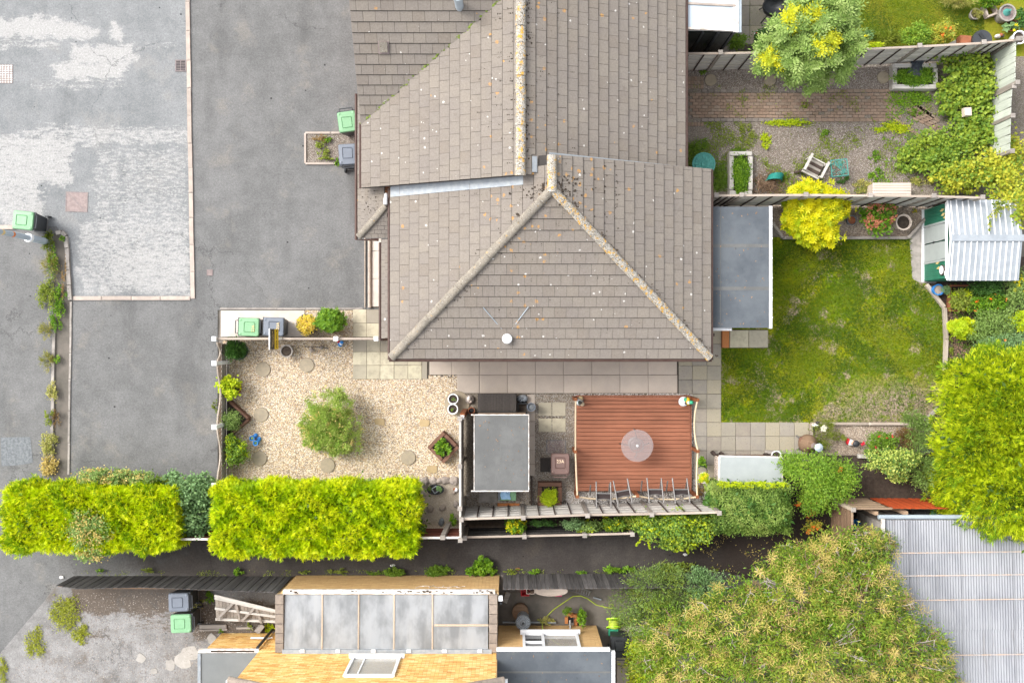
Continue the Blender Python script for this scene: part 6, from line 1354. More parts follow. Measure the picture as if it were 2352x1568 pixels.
def edging(label, pts, m='pale_sleeper', w=.09, h=.16, sl=1.8):
    t = thing('timber_edging', label, 'edging', D(*pts[0]))
    for a, c in zip(pts[:-1], pts[1:]):
        A, C = D(*a), D(*c); n = max(1, round((C - A).length / sl))
        for i in range(n): stick(t, 'sleeper', m, A.lerp(C, i / n) + Vector((0, 0, h / 2)), A.lerp(C, (i + 1) / n - .004) + Vector((0, 0, h / 2)), w, h)
edging('grey timber edging round the hydrangea bed', [(1772, 512), (1796, 547), (2082, 547), (2122, 503)], 'grey_wood'); edging('pale timber edging on the right side of the lawn', [(2125, 654), (2166, 707), (2170, 780), (2167, 852)], 'pale_sleeper', .11)
edging('pale timber edging above the rose bed', [(1862, 1032), (1861, 972), (2122, 972)], 'pale_rail', .08); edging('short timber edging below the garden path', [(1755, 1037), (1872, 1037)], 'grey_wood', .11); edging('short timber edging beside the lower conifer', [(2122, 965), (2152, 936)], 'grey_wood', .09)
edging('weathered timber strips at the end of the rose bed', [(1968, 1046), (2075, 1050)], 'silver_wood', .12); edging('low sleeper edging between the gravel and the hedge', [(520, 1104), (735, 1103), (956, 1102)], 'silver_wood', .08)
edging('dark low board right of the shed', [(1221, 1092), (1221, 1160)], 'dark_batten', .05)

# deck with posts and rope
dk = thing('deck', 'red brown timber deck with a glass table', 'deck', N(2103, 1473)); n_ = 24; zt = .22
A, C = N(1914, 1317, zt), N(2293, 1631, zt); bh = (A.y - C.y) / n_
for i in range(n_):
    y = A.y - (i + .5) * bh; e = .012 * i / n_; piece(dk, 'deck_board', 'deck_wood', ((A.x + C.x) / 2 + e + random.uniform(-.004, .004), y, zt - .02 + random.uniform(-.002, .002)), (C.x - A.x, bh - .009 - .010 * (1 if i < 7 and i % 2 else 0), .04))
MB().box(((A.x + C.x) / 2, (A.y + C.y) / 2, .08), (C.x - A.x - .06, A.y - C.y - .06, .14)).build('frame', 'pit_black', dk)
for x in (A.x - .02, C.x + .03): piece(dk, 'edge_board', 'deck_wood', (x, (A.y + C.y) / 2, .12), (.028, A.y - C.y + .02, .20))
piece(dk, 'edge_board', 'deck_wood', ((A.x + C.x) / 2, A.y + .02, .13), (C.x - A.x, .028, .22))
posts = [(1906, 1320, 1.0), (1905, 1488, 1.0), (1911, 1632, 1.05), (2104, 1629, 1.05), (2296, 1632, 1.05), (2298, 1486, 1.05), (2297, 1322, 1.05)]; tops = []
for i, (x, y, h) in enumerate(posts):
    p = N(x, y); tops.append(p + Vector((0, 0, h - .04))); lb = ('upper left', 'middle left', 'lower left', 'lower middle', 'lower right', 'middle right', 'upper right')[i]
    o = piece(None, 'rope_post', 'brown_post', p + Vector((0, 0, h / 2)), (.10, .10, h)); tag(o, 'short brown rope post at the %s of the deck' % lb, 'post', 'rope posts around the deck')
for i, (a, c, sag) in enumerate(((0, 1, .05), (1, 2, .05), (2, 3, .32), (3, 4, .28), (4, 5, .05), (5, 6, .05))):
    lb = ('along the upper left side', 'along the lower left side', 'sagging below the left pair of chairs', 'sagging below the right pair of chairs', 'along the lower right side', 'along the upper right side')[i]
    P = []; A_, C_ = tops[a], tops[c]; dv = (C_ - A_).normalized(); sd_ = Vector((dv.y, -dv.x, 0)) * (-.035 if a in (0, 1) else .06)
    for j in range(13):
        f = j / 12; q = A_.lerp(C_, f) + Vector((0, 0, -sag * 4 * f * (1 - f))); 
        if a in (4, 5): q += Vector((-.10, 0, 0)) * (4 * f * (1 - f)) if a == 5 else Vector((-.02, 0, 0)) * (4 * f * (1 - f))
        if a in (2, 3): q += Vector((0, -.14, 0)) * (4 * f * (1 - f))
        P.append(q)
    o = MB().tube(P, .026, 8).build('rope', 'rope', None, True); tag(o, 'thick cream rope %s of the deck' % lb, 'rope', 'ropes around the deck')
p = N(2117, 1480, .95); t = thing('glass_table', 'round frosted glass table standing on the deck', 'table', (p.x, p.y, zt)); r = px(53.5 * SC, .95); c = Vector((p.x, p.y, zt))
MB().lathe([(r, .708), (r, .722)], c, 48).build('table_top', 'frosted_table', t, True); MB().lathe([(.035, .722), (.035, .735), (.014, .735)], c, 16).build('parasol_ring', 'white_plastic', t)
b = MB(); pts = [(c.x + .21 * math.cos(a), c.y + .21 * math.sin(a), zt + .62) for a in [2 * math.pi * i / 20 for i in range(21)]]; b.tube(pts, .016, 6); b.build('ring', 'metal_grey', t, True)
for i in range(4):
    a = math.pi / 2 * i + .02; MB().tube([c + Vector((.18 * math.cos(a), .18 * math.sin(a), .62)), c + Vector((.33 * math.cos(a), .33 * math.sin(a), .45)), c + Vector((.46 * math.cos(a), .46 * math.sin(a), .01))], .017, 6).build('leg', 'metal_grey', t, True)
MB().lathe([(.20, 0), (.20, .05), (.05, .10), (.03, .3)], c, 18).build('parasol_base', 'metal_grey', t, True)
def chair(label, zb, first=None):
    """folding chair: zb = four pixel corners (left front, right front, left back, right back) in the 600 px study"""
    Q = [N(1850 + x / 3.92, 1550 + y / 3.92, z) for (x, y), z in zip(zb, (.85, .85, 1.05, 1.05))]; t = thing('folding_chair', label, 'chair', ((Q[2].x + Q[3].x) / 2, (Q[2].y + Q[3].y) / 2, .02), 'folding chairs behind the deck')
    lf, rf_, lb, rb = Q; L = lambda a, c, f: a.lerp(c, f); Z = Vector((0, 0, 1))
    for a, c in ((lf, lb), (rf_, rb)): MB().tube([a, c], .021, 8).build('arm', 'metal_grey', t, True)
    s0, s1, s2, s3 = L(lf, lb, .46), L(rf_, rb, .46), L(lf, lb, .70), L(rf_, rb, .70)
    MB().tube([s0 - Z * .02, s1 - Z * .02], .024, 8).build('crossbar', 'metal_grey', t, True)
    b = MB(); b.hull8([s2 - Z * .16, s3 - Z * .16, s1 - Z * .07, s0 - Z * .07], [s2 - Z * .13, s3 - Z * .13, s1 - Z * .04, s0 - Z * .04]); b.build('seat', 'chair_fabric', t)
    for a, c in ((s2, rb), (s3, lb)): MB().tube([a - Z * .05, c - Z * .25], .013, 6).build('brace', 'metal_grey', t, True)
    mid = L(s2, s3, .5) + Vector((0, .03, -.02)); MB().tube([s2 - Z * .05, mid, s3 - Z * .05], .013, 6).build('back_rail', 'metal_grey', t, True)
    for a, c in ((s0, -.17), (s1, -.02)):
        q = Vector((a.x + c, a.y + .24, a.z - .12)); MB().tube([q, Vector((q.x, q.y - .36, .55))], .022, 6).build('leg', 'metal_grey', t, True)
    for a in (lb, rb): MB().tube([a, Vector((a.x * .985, a.y + .10, .03))], .019, 6).build('leg', 'metal_grey', t, True)
    return t
chair('leftmost folding grey chair behind the deck', [(512, 190), (700, 196), (518, 532), (708, 532)]); chair('folding chair tilted against the lower middle rope post', [(735, 180), (918, 152), (800, 512), (982, 470)])
chair('folding grey chair right of the lower middle rope post', [(1174, 146), (1360, 148), (1205, 470), (1392, 470)]); chair('rightmost folding grey chair behind the deck', [(1504, 146), (1693, 148), (1545, 475), (1735, 468)])

# ---- metal shed
ms = thing('metal_shed', 'white ribbed metal shed with green panels and grey doors', 'shed', (14.2, 3.05, 0)); X0, X1, Yn, Ys, Ye = 13.14, 15.26, 4.20, 1.88, 3.09
MB().box(((X0 + X1) / 2 + .02, (Yn + Ys) / 2, .83), (X1 - X0 - .08, Yn - Ys - .04, 1.64)).build('wall', 'shed_green', ms)
for (a, c, m, nm) in ((4.18, 3.66, 'shed_green', 'green_panel'), (2.44, 1.92, 'shed_green', 'green_panel')):
    k = 9
    for i in range(k): piece(ms, nm, m, (X0 - .01, a + (c - a) * (i + .5) / k, .83), (.03, (a - c) / k - .006, 1.62))
for (a, c) in ((3.60, 3.08), (3.06, 2.50)): d_ = piece(ms, 'door', 'shed_grey', (X0 - .02, (a + c) / 2, .80), (.03, a - c - .02, 1.5))
piece(ms, 'frame', 'shed_grey', (X0 - .03, 3.63, .82), (.05, .06, 1.62)); piece(ms, 'frame', 'shed_grey', (X0 - .03, 2.47, .82), (.05, .06, 1.62)); piece(ms, 'frame', 'white_plastic', (X0 - .03, 3.05, 1.62), (.05, 2.3, .07)); piece(ms, 'sill', 'white_plastic', (X0 - .05, 3.05, .04), (.07, 2.3, .08))
MB().ball((X0 - .06, 3.07, .82), .035, 8, 6).build('door_handle', 'black_plastic', ms)
for (y0, y1, z0, z1) in ((Yn + .06, Ye, 1.68, 1.90), (Ys - .05, Ye, 1.68, 1.90)):
    b = MB(); q = [(X0 - .03, y0, z0), (X1, y0, z0), (X1, y1, z1), (X0 - .03, y1, z1)]
    if y0 > y1: q = [q[0], q[3], q[2], q[1]]
    b.hull8([(x, y, z - .03) for x, y, z in q], q); r_ = b.build('roof', 'galvanised', ms)
    for i in range(12):
        x = X0 + .06 + i * .178; MB().hull8([(x - .018, y0, z0), (x + .018, y0, z0), (x + .018, y1, z1), (x - .018, y1, z1)] if y0 < y1 else [(x - .018, y1, z1), (x + .018, y1, z1), (x + .018, y0, z0), (x - .018, y0, z0)], [(x - .011, y0, z0 + .025), (x + .011, y0, z0 + .025), (x + .011, y1, z1 + .025), (x - .011, y1, z1 + .025)] if y0 < y1 else [(x - .011, y1, z1 + .025), (x + .011, y1, z1 + .025), (x + .011, y0, z0 + .025), (x - .011, y0, z0 + .025)]).build('roof_rib', 'white_plastic', r_)
piece(ms, 'ridge_cap', 'galvanised', ((X0 + X1) / 2, Ye, 1.925), (X1 - X0 + .06, .20, .04)); piece(ms, 'edge_trim', 'white_plastic', (X0 - .035, (Ye + Yn) / 2, 1.80), (.03, Yn - Ye + .1, .07), rot=Matrix.Rotation(-.19, 3, 'X')); piece(ms, 'edge_trim', 'white_plastic', (X0 - .035, (Ye + Ys) / 2, 1.80), (.03, Ye - Ys + .1, .07), rot=Matrix.Rotation(.18, 3, 'X'))
p = Vector((X0 - .04, 2.17, 1.40)); t = thing('wall_clock', 'round white clock hung on the green shed panel', 'clock', p)
M_ = Matrix.Rotation(-math.pi / 2, 4, 'Y')
for (r, h, m, nm) in ((.16, .04, 'dark_batten', 'rim'), (.13, .05, 'white_plastic', 'face')):
    o = MB().lathe([(r, 0), (r, h)], (0, 0, 0), 24).build(nm, m, None); o.parent = t; o.matrix_basis = M_
o = MB().lathe([(.09, 0), (.09, .03)], (0, 0, 0), 18).build('thermometer', 'white_plastic'); o.matrix_basis = Matrix.Translation((X0 - .03, 2.06, 1.62)) @ M_; tag(o, 'small round white dial below the shed clock', 'dial')
for (y, z, lb) in ((2.42, 1.05, 'lower gold leaf plaque on the shed'), (2.26, 1.12, 'gold leaf plaque beside the shed clock'), (4.0, 1.35, 'upper gold leaf plaque on the green shed panel'), (3.86, 1.42, 'middle gold leaf plaque on the green shed panel'), (3.76, 1.55, 'lowest gold leaf plaque on the green shed panel')):
    b = MB(); b.hull8([(X0 - .03, y - .02, z - .14), (X0 - .03, y + .04, z), (X0 - .03, y + .02, z + .14), (X0 - .03, y - .05, z)], [(X0 - .045, y - .02, z - .14), (X0 - .045, y + .04, z), (X0 - .045, y + .02, z + .14), (X0 - .045, y - .05, z)]); tag(b.build('leaf_plaque', 'sticker_gold'), lb, 'plaque', 'gold leaf plaques')
# ---- hutch with lattice windows and pale roof
p = N(2490, 1560, .95); t = thing('hutch', 'low hutch with a pale grey roof and lattice windows', 'hutch', (p.x, p.y, 0)); A, C = N(2390, 1517, .95), N(2598, 1604, .95); cx, cy = (A.x + C.x) / 2, (A.y + C.y) / 2; w, d = C.x - A.x, A.y - C.y
MB().box((cx, cy, .45), (w - .08, d - .08, .9)).build('body', 'planter_wood', t); r_ = MB().box((cx, cy, .94), (w, d, .05), -.02).build('roof', 'pale_felt', t)
for (c_, s_) in (((cx - w / 2 - .01, cy, .93), (.05, d + .03, .09)), ((cx, cy + d / 2 + .01, .93), (w, .04, .08)), ((cx + w / 2 + .01, cy, .93), (.04, d, .08))): MB().box(c_, s_, -.02).build('trim', 'dirty_white', t)
for i in range(2):
    wf = MB()
    for k in range(5): wf.box((cx - w / 2 + .02, cy - d * .22 + i * d * .45 - .17 + k * .085, .52), (.03, .018, .6))
    for k in range(4): wf.box((cx - w / 2 + .018, cy - d * .22 + i * d * .45, .24 + k * .19), (.03, .37, .02))
    f_ = wf.build('lattice', 'cream_plastic', t); MB().box((cx - w / 2 + .03, cy - d * .22 + i * d * .45, .52), (.01, .34, .56)).build('pane', 'dark_glazing', f_)
for k, (x, y) in enumerate(((2365, 1502), (2393, 1505), (2540, 1508))): o = piece(None, 'stump_post', 'dark_batten', N(x, y) + Vector((0, 0, .2)), (.10, .10, .4), .6); tag(o, ('short dark stump at the left corner of the hutch', 'short dark stump above the hutch trim', 'short dark stump at the right end of the hutch')[k], 'post')
p = N(2963, 630, .55); t = thing('storage_chest', 'cream slatted storage chest above the middle fence', 'storage box', (p.x, p.y, 0)); w, d = px(128 * SC, .55), px(46 * SC, .55)
MB().box((p.x, p.y, .25), (w - .05, d - .05, .5)).build('box', 'cream_plastic', t)
for i in range(5): piece(t, 'lid_slat', 'cream_plastic', (p.x, p.y - d / 2 + (i + .5) * d / 5, .535), (w, d / 5 - .007, .045))
# ---- round and square garden tables, wooden chair, compost bag
def pierced(name, label, x, y, hgt, kind, rz=0.0):
    p = N(x, y, hgt); t = thing(name, label, 'table', (p.x, p.y, 0)); b = MB(); c = Vector((p.x, p.y, hgt)); M = Matrix.Rotation(rz, 3, 'Z')
    if kind == 'round':
        r = px(37 * SC, hgt)
        for rr, th in ((1, .02), (.74, .011), (.45, .011), (.16, .02)): b.tube([c + Vector((r * rr * math.cos(a), r * rr * math.sin(a), 0)) for a in [2 * math.pi * i / 28 for i in range(29)]], th, 5)
        for i in range(16):
            a = 2 * math.pi * i / 16; b.tube([c + Vector((r * .16 * math.cos(a), r * .16 * math.sin(a), 0)), c + Vector((r * .6 * math.cos(a + .12), r * .6 * math.sin(a + .12), 0)), c + Vector((r * math.cos(a), r * math.sin(a), 0))], .013, 4)
            b.tube([c + Vector((r * .86 * math.cos(a + .2) + .022 * math.cos(k), r * .86 * math.sin(a + .2) + .022 * math.sin(k), 0)) for k in [2 * math.pi * j / 8 for j in range(9)]], .009, 4)
        b.lathe([(r * .98, -.012), (r * .98, -.006)], c, 28); b.build('table_top', 'teal_metal', t, True); h = r * .7
    else:
        s = px(27 * SC, hgt); q = [Vector((-s, -s, 0)), Vector((s, -s, 0)), Vector((s, s, 0)), Vector((-s, s, 0))]
        for i in range(4): b.tube([c + M @ q[i], c + M @ q[(i + 1) % 4]], .02, 5)
        for i in range(22):
            u, v = random.uniform(-.75, .75) * s, random.uniform(-.75, .75) * s; r = random.uniform(.03, .06); b.tube([c + M @ Vector((u + r * math.cos(k), v + r * math.sin(k), 0)) for k in [2 * math.pi * j / 9 for j in range(8)]], .011, 4)
        b.build('table_top', 'teal_metal', t, True); h = s * .85
    for i in range(4):
        a = math.pi / 4 + i * math.pi / 2 + rz; MB().tube([c + Vector((h * math.cos(a), h * math.sin(a), -.01)), Vector((p.x + h * 1.1 * math.cos(a), p.y + h * 1.1 * math.sin(a), .0))], .018, 6).build('leg', 'teal_metal', t, True)
pierced('garden_table', 'round teal pierced metal table at the roof corner', 2338, 545, .6, 'round'); pierced('garden_table', 'small square teal scrollwork table', 2789, 558, .45, 'square', .10)
p = N(2705, 557, .35); t = thing('wooden_chair', 'weathered wooden armchair tipped on the stone chips', 'chair', (p.x, p.y, 0), None, 0); M = Matrix.Rotation(-.48, 3, 'Z'); c = Vector((p.x, p.y, 0))
for i in range(5): piece(t, 'seat_slat', 'dark_batten' if i % 2 else 'grey_wood', c + M @ Vector((0, -.20 + i * .095, .34)), (.46, .085, .025), -.48)
for s in (-1, 1):
    piece(t, 'arm', 'silver_wood', c + M @ Vector((s * .29, .02, .58)), (.085, .56, .03), -.48)
    for yy in (-.22, .22): piece(t, 'leg', 'silver_wood', c + M @ Vector((s * .27, yy, .28)), (.06, .06, .56), -.48)
piece(t, 'front_rail', 'silver_wood', c + M @ Vector((0, -.27, .36)), (.60, .05, .09), -.48); piece(t, 'back_rail', 'silver_wood', c + M @ Vector((0, .26, .34)), (.5, .04, .06), -.48)
stick(t, 'back_leg', 'dark_batten', c + M @ Vector((-.30, -.24, .32)), c + M @ Vector((-.42, -.34, .02)), .06, .05)
p = N(2572, 588, .2); t = thing('garden_bag', 'teal open garden bag tipped over a twig heap', 'bag', (p.x, p.y, 0)); b = MB(); vs = []
for j in range(9):
    for i in range(13):
        a = -.35 + math.pi * 1.12 * i / 12; r = .27 * (1 - .12 * (j / 8)); vs.append((p.x + r * math.cos(a) + random.uniform(-.008, .008) + .10 * j / 8, p.y - .12 + .36 * j / 8 * .55 + .05 * math.sin(a), .06 + r * math.sin(a) * 1.1 + random.uniform(-.008, .008)))
b.add(vs, [(j * 13 + i, j * 13 + i + 1, (j + 1) * 13 + i + 1, (j + 1) * 13 + i) for j in range(8) for i in range(12)]); b.build('bag_skin', 'teal_cloth', t, True)
q0 = vs[:13]; MB().tube(q0, .014, 6).build('hoop', 'teal_cloth', t, True)
b = MB(); p = N(2545, 615)
for i in range(240):
    a = random.uniform(0, 6.3); r = abs(random.gauss(0, .32)); c_ = Vector((p.x + r * math.cos(a) * 1.1, p.y + r * math.sin(a) * .75, random.uniform(.02, .22) * max(.2, 1 - r))); d_ = Vector((random.uniform(-1, 1), random.uniform(-1, 1), random.uniform(-.2, .3))).normalized() * random.uniform(.08, .26); b.cur = random.random()
    b.tube([c_ - d_, c_ + Vector((0, 0, .03)), c_ + d_], .006, 4)
o = b.build('twig_heap', 'twig_brown'); tag(o, 'heap of dry brown twigs under the teal bag', 'twigs', None, 'stuff')
for (x, y, w, h, lb, m, rz) in ((3043, 232, 44, 50, 'crumpled black bag lying on the upper raised bed', 'black_bag', .4),):
    p = N(x, y, .34); b = MB(); vs = []; nn = 12
    for j in range(nn):
        for i in range(nn):
            u, v = i / (nn - 1) - .5, j / (nn - 1) - .5; k = 1 - .25 * math.sin(v * 7); vs.append((p.x + u * px(w * SC) * k * 1.05 + v * .12, p.y + v * px(h * SC) * 1.2, .34 + .07 * math.cos(u * 3) * math.cos(v * 3) + random.uniform(-.02, .02)))
    b.add(vs, [(j * nn + i, j * nn + i + 1, (j + 1) * nn + i + 1, (j + 1) * nn + i) for j in range(nn - 1) for i in range(nn - 1)]); o = b.build('bin_bag', m, None, True); tag(o, lb, 'bag')
o = MB().ball(N(2695, 258, .3), .17, 12, 8, .8, 1.1, .7).build('plastic_sack', 'galvanised', None, True); tag(o, 'crumpled pale sack under the lower edge of the pale tree', 'bag')
for v in o.data.vertices: v.co += Vector((random.uniform(-.03, .03), random.uniform(-.03, .03), random.uniform(-.03, .03)))

# ================================================================ ORNAMENTS AND ODD THINGS
def figure(name, label, cat, x, y, parts, z=0.0, rz=0.0):
    """small ornament made of rounded parts: (part name, material, offset, radius, stretch)"""
    p = N(x, y, z + .2); t = thing(name, label, cat, (p.x, p.y, z)); M = Matrix.Rotation(rz, 3, 'Z')
    for (nm, m, o_, r, s) in parts: MB().ball(Vector((p.x, p.y, z)) + M @ Vector(o_), r, 12, 8, *s).build(nm, m, t, True)
    return t
figure('garden_ornament', 'white and dark bird ornament at the upper left deck corner', 'ornament', 1927, 1334, [('base', 'edging_concrete', (-.02, 0, .06), .14, (1, 1, .5)), ('body', 'white_plastic', (-.04, 0, .18), .10, (1, 1, 1.2)), ('head', 'slate_dark', (-.01, -.02, .34), .06, (1, 1, 1)), ('pot', 'sandstone_flag', (.03, .10, .12), .08, (1, 1, 1)), ('pot', 'rope', (.08, -.08, .10), .07, (1, 1, 1)), ('tail', 'teal_metal', (-.02, -.02, .27), .065, (1, 1, .8))], .22)
figure('garden_ornament', 'white yellow and green bird ornament at the upper right deck corner', 'ornament', 2283, 1335, [('bowl', 'white_plastic', (-.10, .01, .10), .16, (1, 1, .7)), ('body', 'yellow_paint', (.02, .03, .22), .10, (.8, 1.3, 1)), ('wing', 'green_paint', (-.06, .08, .25), .06, (1, 1, .8)), ('wing', 'white_plastic', (.03, -.01, .30), .055, (1, 1, .8)), ('head', 'green_paint', (.10, .0, .36), .065, (1.1, 1, 1)), ('feet', 'black_plastic', (-.04, -.03, .24), .05, (1, 1, .6))], .22)
figure('garden_gnome', 'red white and black gnome in the rose bed', 'gnome', 2832, 1470, [('body', 'white_plastic', (-.04, .0, .14), .12, (1, .9, 1.1)), ('coat', 'red_plastic', (-.12, .03, .13), .10, (.7, 1.1, 1.1)), ('face', 'skin_paint', (.0, .0, .28), .07, (1, 1, 1)), ('hat', 'black_plastic', (.06, -.02, .36), .11, (1, 1, .5))], .016)
figure('garden_ornament', 'small black and white penguin shaped ornament by the rose bed edge', 'ornament', 2712, 1413, [('body', 'white_plastic', (0, 0, .15), .09, (1.3, .7, 1.2)), ('back', 'slate_dark', (.07, .06, .2), .065, (1, 1, 1)), ('head', 'black_plastic', (-.10, -.07, .12), .05, (1, 1, 1))], .016, .4)
figure('garden_gnome', 'blue and white gnome below the rail fence post', 'gnome', 1132, 1140, [('body', 'blue_plastic', (-.03, -.03, .12), .09, (.9, 1, 1.2)), ('beard', 'white_plastic', (.02, .0, .22), .06, (1, 1, 1)), ('hat', 'blue_plastic', (.05, .03, .30), .06, (1, 1, .9)), ('arm', 'red_plastic', (-.07, .05, .18), .045, (1, 1, 1))])
figure('garden_ornament', 'stone hedgehog ornament with pink flowers beside the white rimmed pots', 'ornament', 1560, 1327, [('base', 'stone_grey', (0, 0, .08), .15, (1, 1, .7)), ('flower', 'dirty_white', (-.02, .02, .2), .08, (.8, 1.2, .7)), ('flower', 'cream_plastic', (.03, -.06, .18), .05, (1, 1, .7))])
figure('garden_ornament', 'tiny white ornament beside the shed fence in the rock garden', 'ornament', 1515, 1628, [('body', 'white_plastic', (0, 0, .1), .07, (1, 1, 1.2)), ('head', 'terracotta', (-.05, .02, .12), .05, (1, 1, 1))])
figure('garden_ornament', 'small white and red figure beside the black barrel', 'ornament', 3320, 118, [('body', 'dirty_white', (0, 0, .1), .09, (1.1, .8, 1.1)), ('head', 'terracotta', (.08, .03, .16), .06, (1, 1, 1)), ('hat', 'slate_dark', (.14, .0, .15), .05, (1, 1, 1))])
p = N(849, 1457); t = thing('boot_planter', 'pair of bright blue boots used as planters', 'ornament', (p.x, p.y, 0))
for (zx_, zy_, tx, ty) in ((537, 217, 595, 168), (583, 280, 635, 215)):
    a = N(700 + zx_ / 3.92, 1400 + zy_ / 3.92, .25); c = N(700 + tx / 3.92, 1400 + ty / 3.92, .06); a0 = Vector((a.x, a.y, 0))
    MB().lathe([(.06, 0), (.065, .18), (.085, .24), (.085, .26), (.06, .26), (.055, .2)], a0, 16).build('boot_leg', 'blue_plastic', t, True); MB().tube([a0 + Vector((0, 0, .06)), Vector((c.x, c.y, .06)), Vector((c.x, c.y, .055)) + (Vector((c.x, c.y, 0)) - a0) * .25], [.065, .062, .03], 10).build('boot_foot', 'blue_plastic', t, True)
    MB().ball(a0 + Vector((0, 0, .21)), .05, 8, 5, 1, 1, .6).build('plant', 'sage_leaf', t, True)
t = thing('bird_stand', 'thin black iron stand with two grey owls on the pebbles', 'ornament', N(1053, 1152)); MB().tube([N(1014, 1151, .5), N(1056, 1153, .5), N(1092, 1156, .5)], .012, 6).build('bar', 'black_plastic', t, True); MB().tube([N(1056, 1153), N(1056, 1153, .5)], .012, 6).build('pole', 'black_plastic', t)
for (x, y) in ((1036, 1163), (1068, 1154)): q = N(x, y, .1); MB().ball(q, .075, 12, 8, 1, .9, 1.3).build('owl', 'stone_grey', t, True)
p = N(2668, 1468); t = thing('chiminea', 'brown clay chiminea with a grey capped chimney', 'chiminea', (p.x, p.y, 0)); c = Vector((p.x, p.y, 0))
MB().lathe([(.10, .18), (.24, .28), (.30, .45), (.27, .62), (.15, .78), (.11, .86)], c, 22).build('bowl', 'brown_wood', t, True); MB().lathe([(.10, .86), (.09, 1.22), (.12, 1.26)], c + Vector((.08, -.03, 0)), 18).build('chimney', 'rusty_iron', t, True); MB().lathe([(.11, 1.26), (.13, 1.30), (.06, 1.34), (.03, 1.36)], c + Vector((.08, -.03, 0)), 18).build('cap', 'lamp_metal', t, True)
MB().ball(c + Vector((-.17, .10, .48)), .15, 12, 8, .8, .9, 1).build('mouth', 'planter_wood', t, True)
for a in (2.4, 4.0, 5.6): MB().tube([c + Vector((.14 * math.cos(a), .14 * math.sin(a), .25)), c + Vector((.34 * math.cos(a), .34 * math.sin(a), .0))], .022, 6).build('leg', 'metal_grey', t, True)
p = N(2343, 1632); t = thing('pot_stand', 'white post beside the lime pot at the deck corner', 'post', (p.x, p.y, 0)); piece(t, 'post', 'dirty_white', (p.x, p.y, .5), (.07, .07, 1.0)); c_ = N(2338, 1586, .9); MB().lathe([(.16, 0), (.18, .10), (.18, .12), (.15, .12)], c_ - Vector((0, 0, .08)), 20).build('dish', 'dirty_white', t, True); MB().tube([Vector((p.x, p.y, .8)), c_ - Vector((0, 0, .06))], .02, 6).build('arm', 'dirty_white', t, True)
p = N(2332, 1576, .6); t = MB().tube([(p.x + .17 * math.cos(a), p.y + .1 + .17 * math.sin(a), .6) for a in [2 * math.pi * i / 20 for i in range(21)]], .012, 6).build('wire_hoop', 'black_plastic', None, True); tag(t, 'thin wire hoop above the lime pot', 'hoop')
# rock garden stones
for i, (zx_, zy_, r, m, lb) in enumerate(((430, 195, .17, 's', 'large pinkish boulder at the left of the rock row'), (545, 185, .12, 's', 'boxy grey boulder second in the rock row'), (625, 180, .11, 's', 'rounded boulder in the middle of the rock row'), (710, 175, .13, 's', 'beige boulder fourth in the rock row'), (815, 180, .15, 's', 'big grey boulder at the shed fence end of the rock row'), (408, 375, .10, 's', 'pale grey rock left of the dark oval bowl'), (506, 548, .12, 'd', 'dark brown rock in the middle of the fine gravel'), (668, 535, .11, 'd', 'dark angular rock in the right of the fine gravel'), (425, 715, .12, 'd', 'dark rock near the hedge end of the fine gravel'), (652, 720, .12, 'b', 'blue grey rock above the leaning grey post'), (845, 490, .11, 's', 'pinkish rock against the shed fence'), (815, 340, .07, 'd', 'small dark stone right of the oval bowl'), (848, 698, .07, 's', 'small pale stone beside the weed'))):
    p = N(1300 + zx_ / 3.92, 1550 + zy_ / 3.92, .05); o = MB().ball((0, 0, 0), r * 1.05, 9, 6, random.uniform(.95, 1.25), random.uniform(.75, 1.0), .55).build('rock', {'s': 'stone_grey', 'd': 'coping_brick', 'b': 'slate_grey'}[m]); o.location = (p.x, p.y, .04); o.rotation_euler = (0, 0, random.random() * 3)
    for v in o.data.vertices: v.co *= random.uniform(.86, 1.14)
    tag(o, lb, 'rock', 'rocks in the rock garden')
p = N(1447, 1625, .12); t = thing('oval_bowl', 'dark oval bowl planted with succulents', 'planter', (p.x, p.y, 0)); MB().lathe([(.20, 0), (.28, .13), (.28, .15), (.24, .15), (.22, .10)], (p.x, p.y, .01), 24, 1, .58).build('bowl_wall', 'black_plastic', t, True); MB().lathe([(.24, .08), (.24, .11), (.1, .12)], (p.x, p.y, .01), 20, 1, .56).build('soil', 'slate_dark', t); M = Matrix.Rotation(.6, 3, 'Z')
for (c_, s_) in (((0, .085), (.19, .02)), ((0, -.085), (.19, .02)), ((.085, 0), (.02, .15)), ((-.085, 0), (.02, .15))): MB().box(Vector((p.x, p.y, .17)) + M @ Vector((c_[0], c_[1], 0)), (s_[0], s_[1], .08), .6).build('inner_tray', 'galvanised', t)
# things near the shed foot
p = N(1685, 1640, .35); t = thing('recycling_box', 'green recycling box with a blue cloth over it', 'box', (p.x, p.y, 0)); MB().hull8([(p.x - .20, p.y - .17, .02), (p.x + .20, p.y - .17, .02), (p.x + .20, p.y + .25, .02), (p.x - .20, p.y + .25, .02)], [(p.x - .28, p.y - .2, .36), (p.x + .28, p.y - .2, .36), (p.x + .28, p.y + .3, .36), (p.x - .28, p.y + .3, .36)]).build('box', 'green_lid', t); MB().box((p.x - .25, p.y + .05, .38), (.06, .46, .05)).build('edge', 'grey_lid', t)
b = MB(); vs = []
for j in range(9):
    for i in range(9): u, v = i / 8 - .5, j / 8 - .5; vs.append((p.x - .05 + u * .30 + .02 * math.sin(v * 9), p.y + .06 + v * .44, .41 + .02 * math.sin(u * 11 + v * 5)))
b.add(vs, [(j * 9 + i, j * 9 + i + 1, (j + 1) * 9 + i + 1, (j + 1) * 9 + i) for j in range(8) for i in range(8)]); o = b.build('cloth', 'blue_cloth', None, True); tag(o, 'light blue cloth lying on the green recycling box', 'cloth')
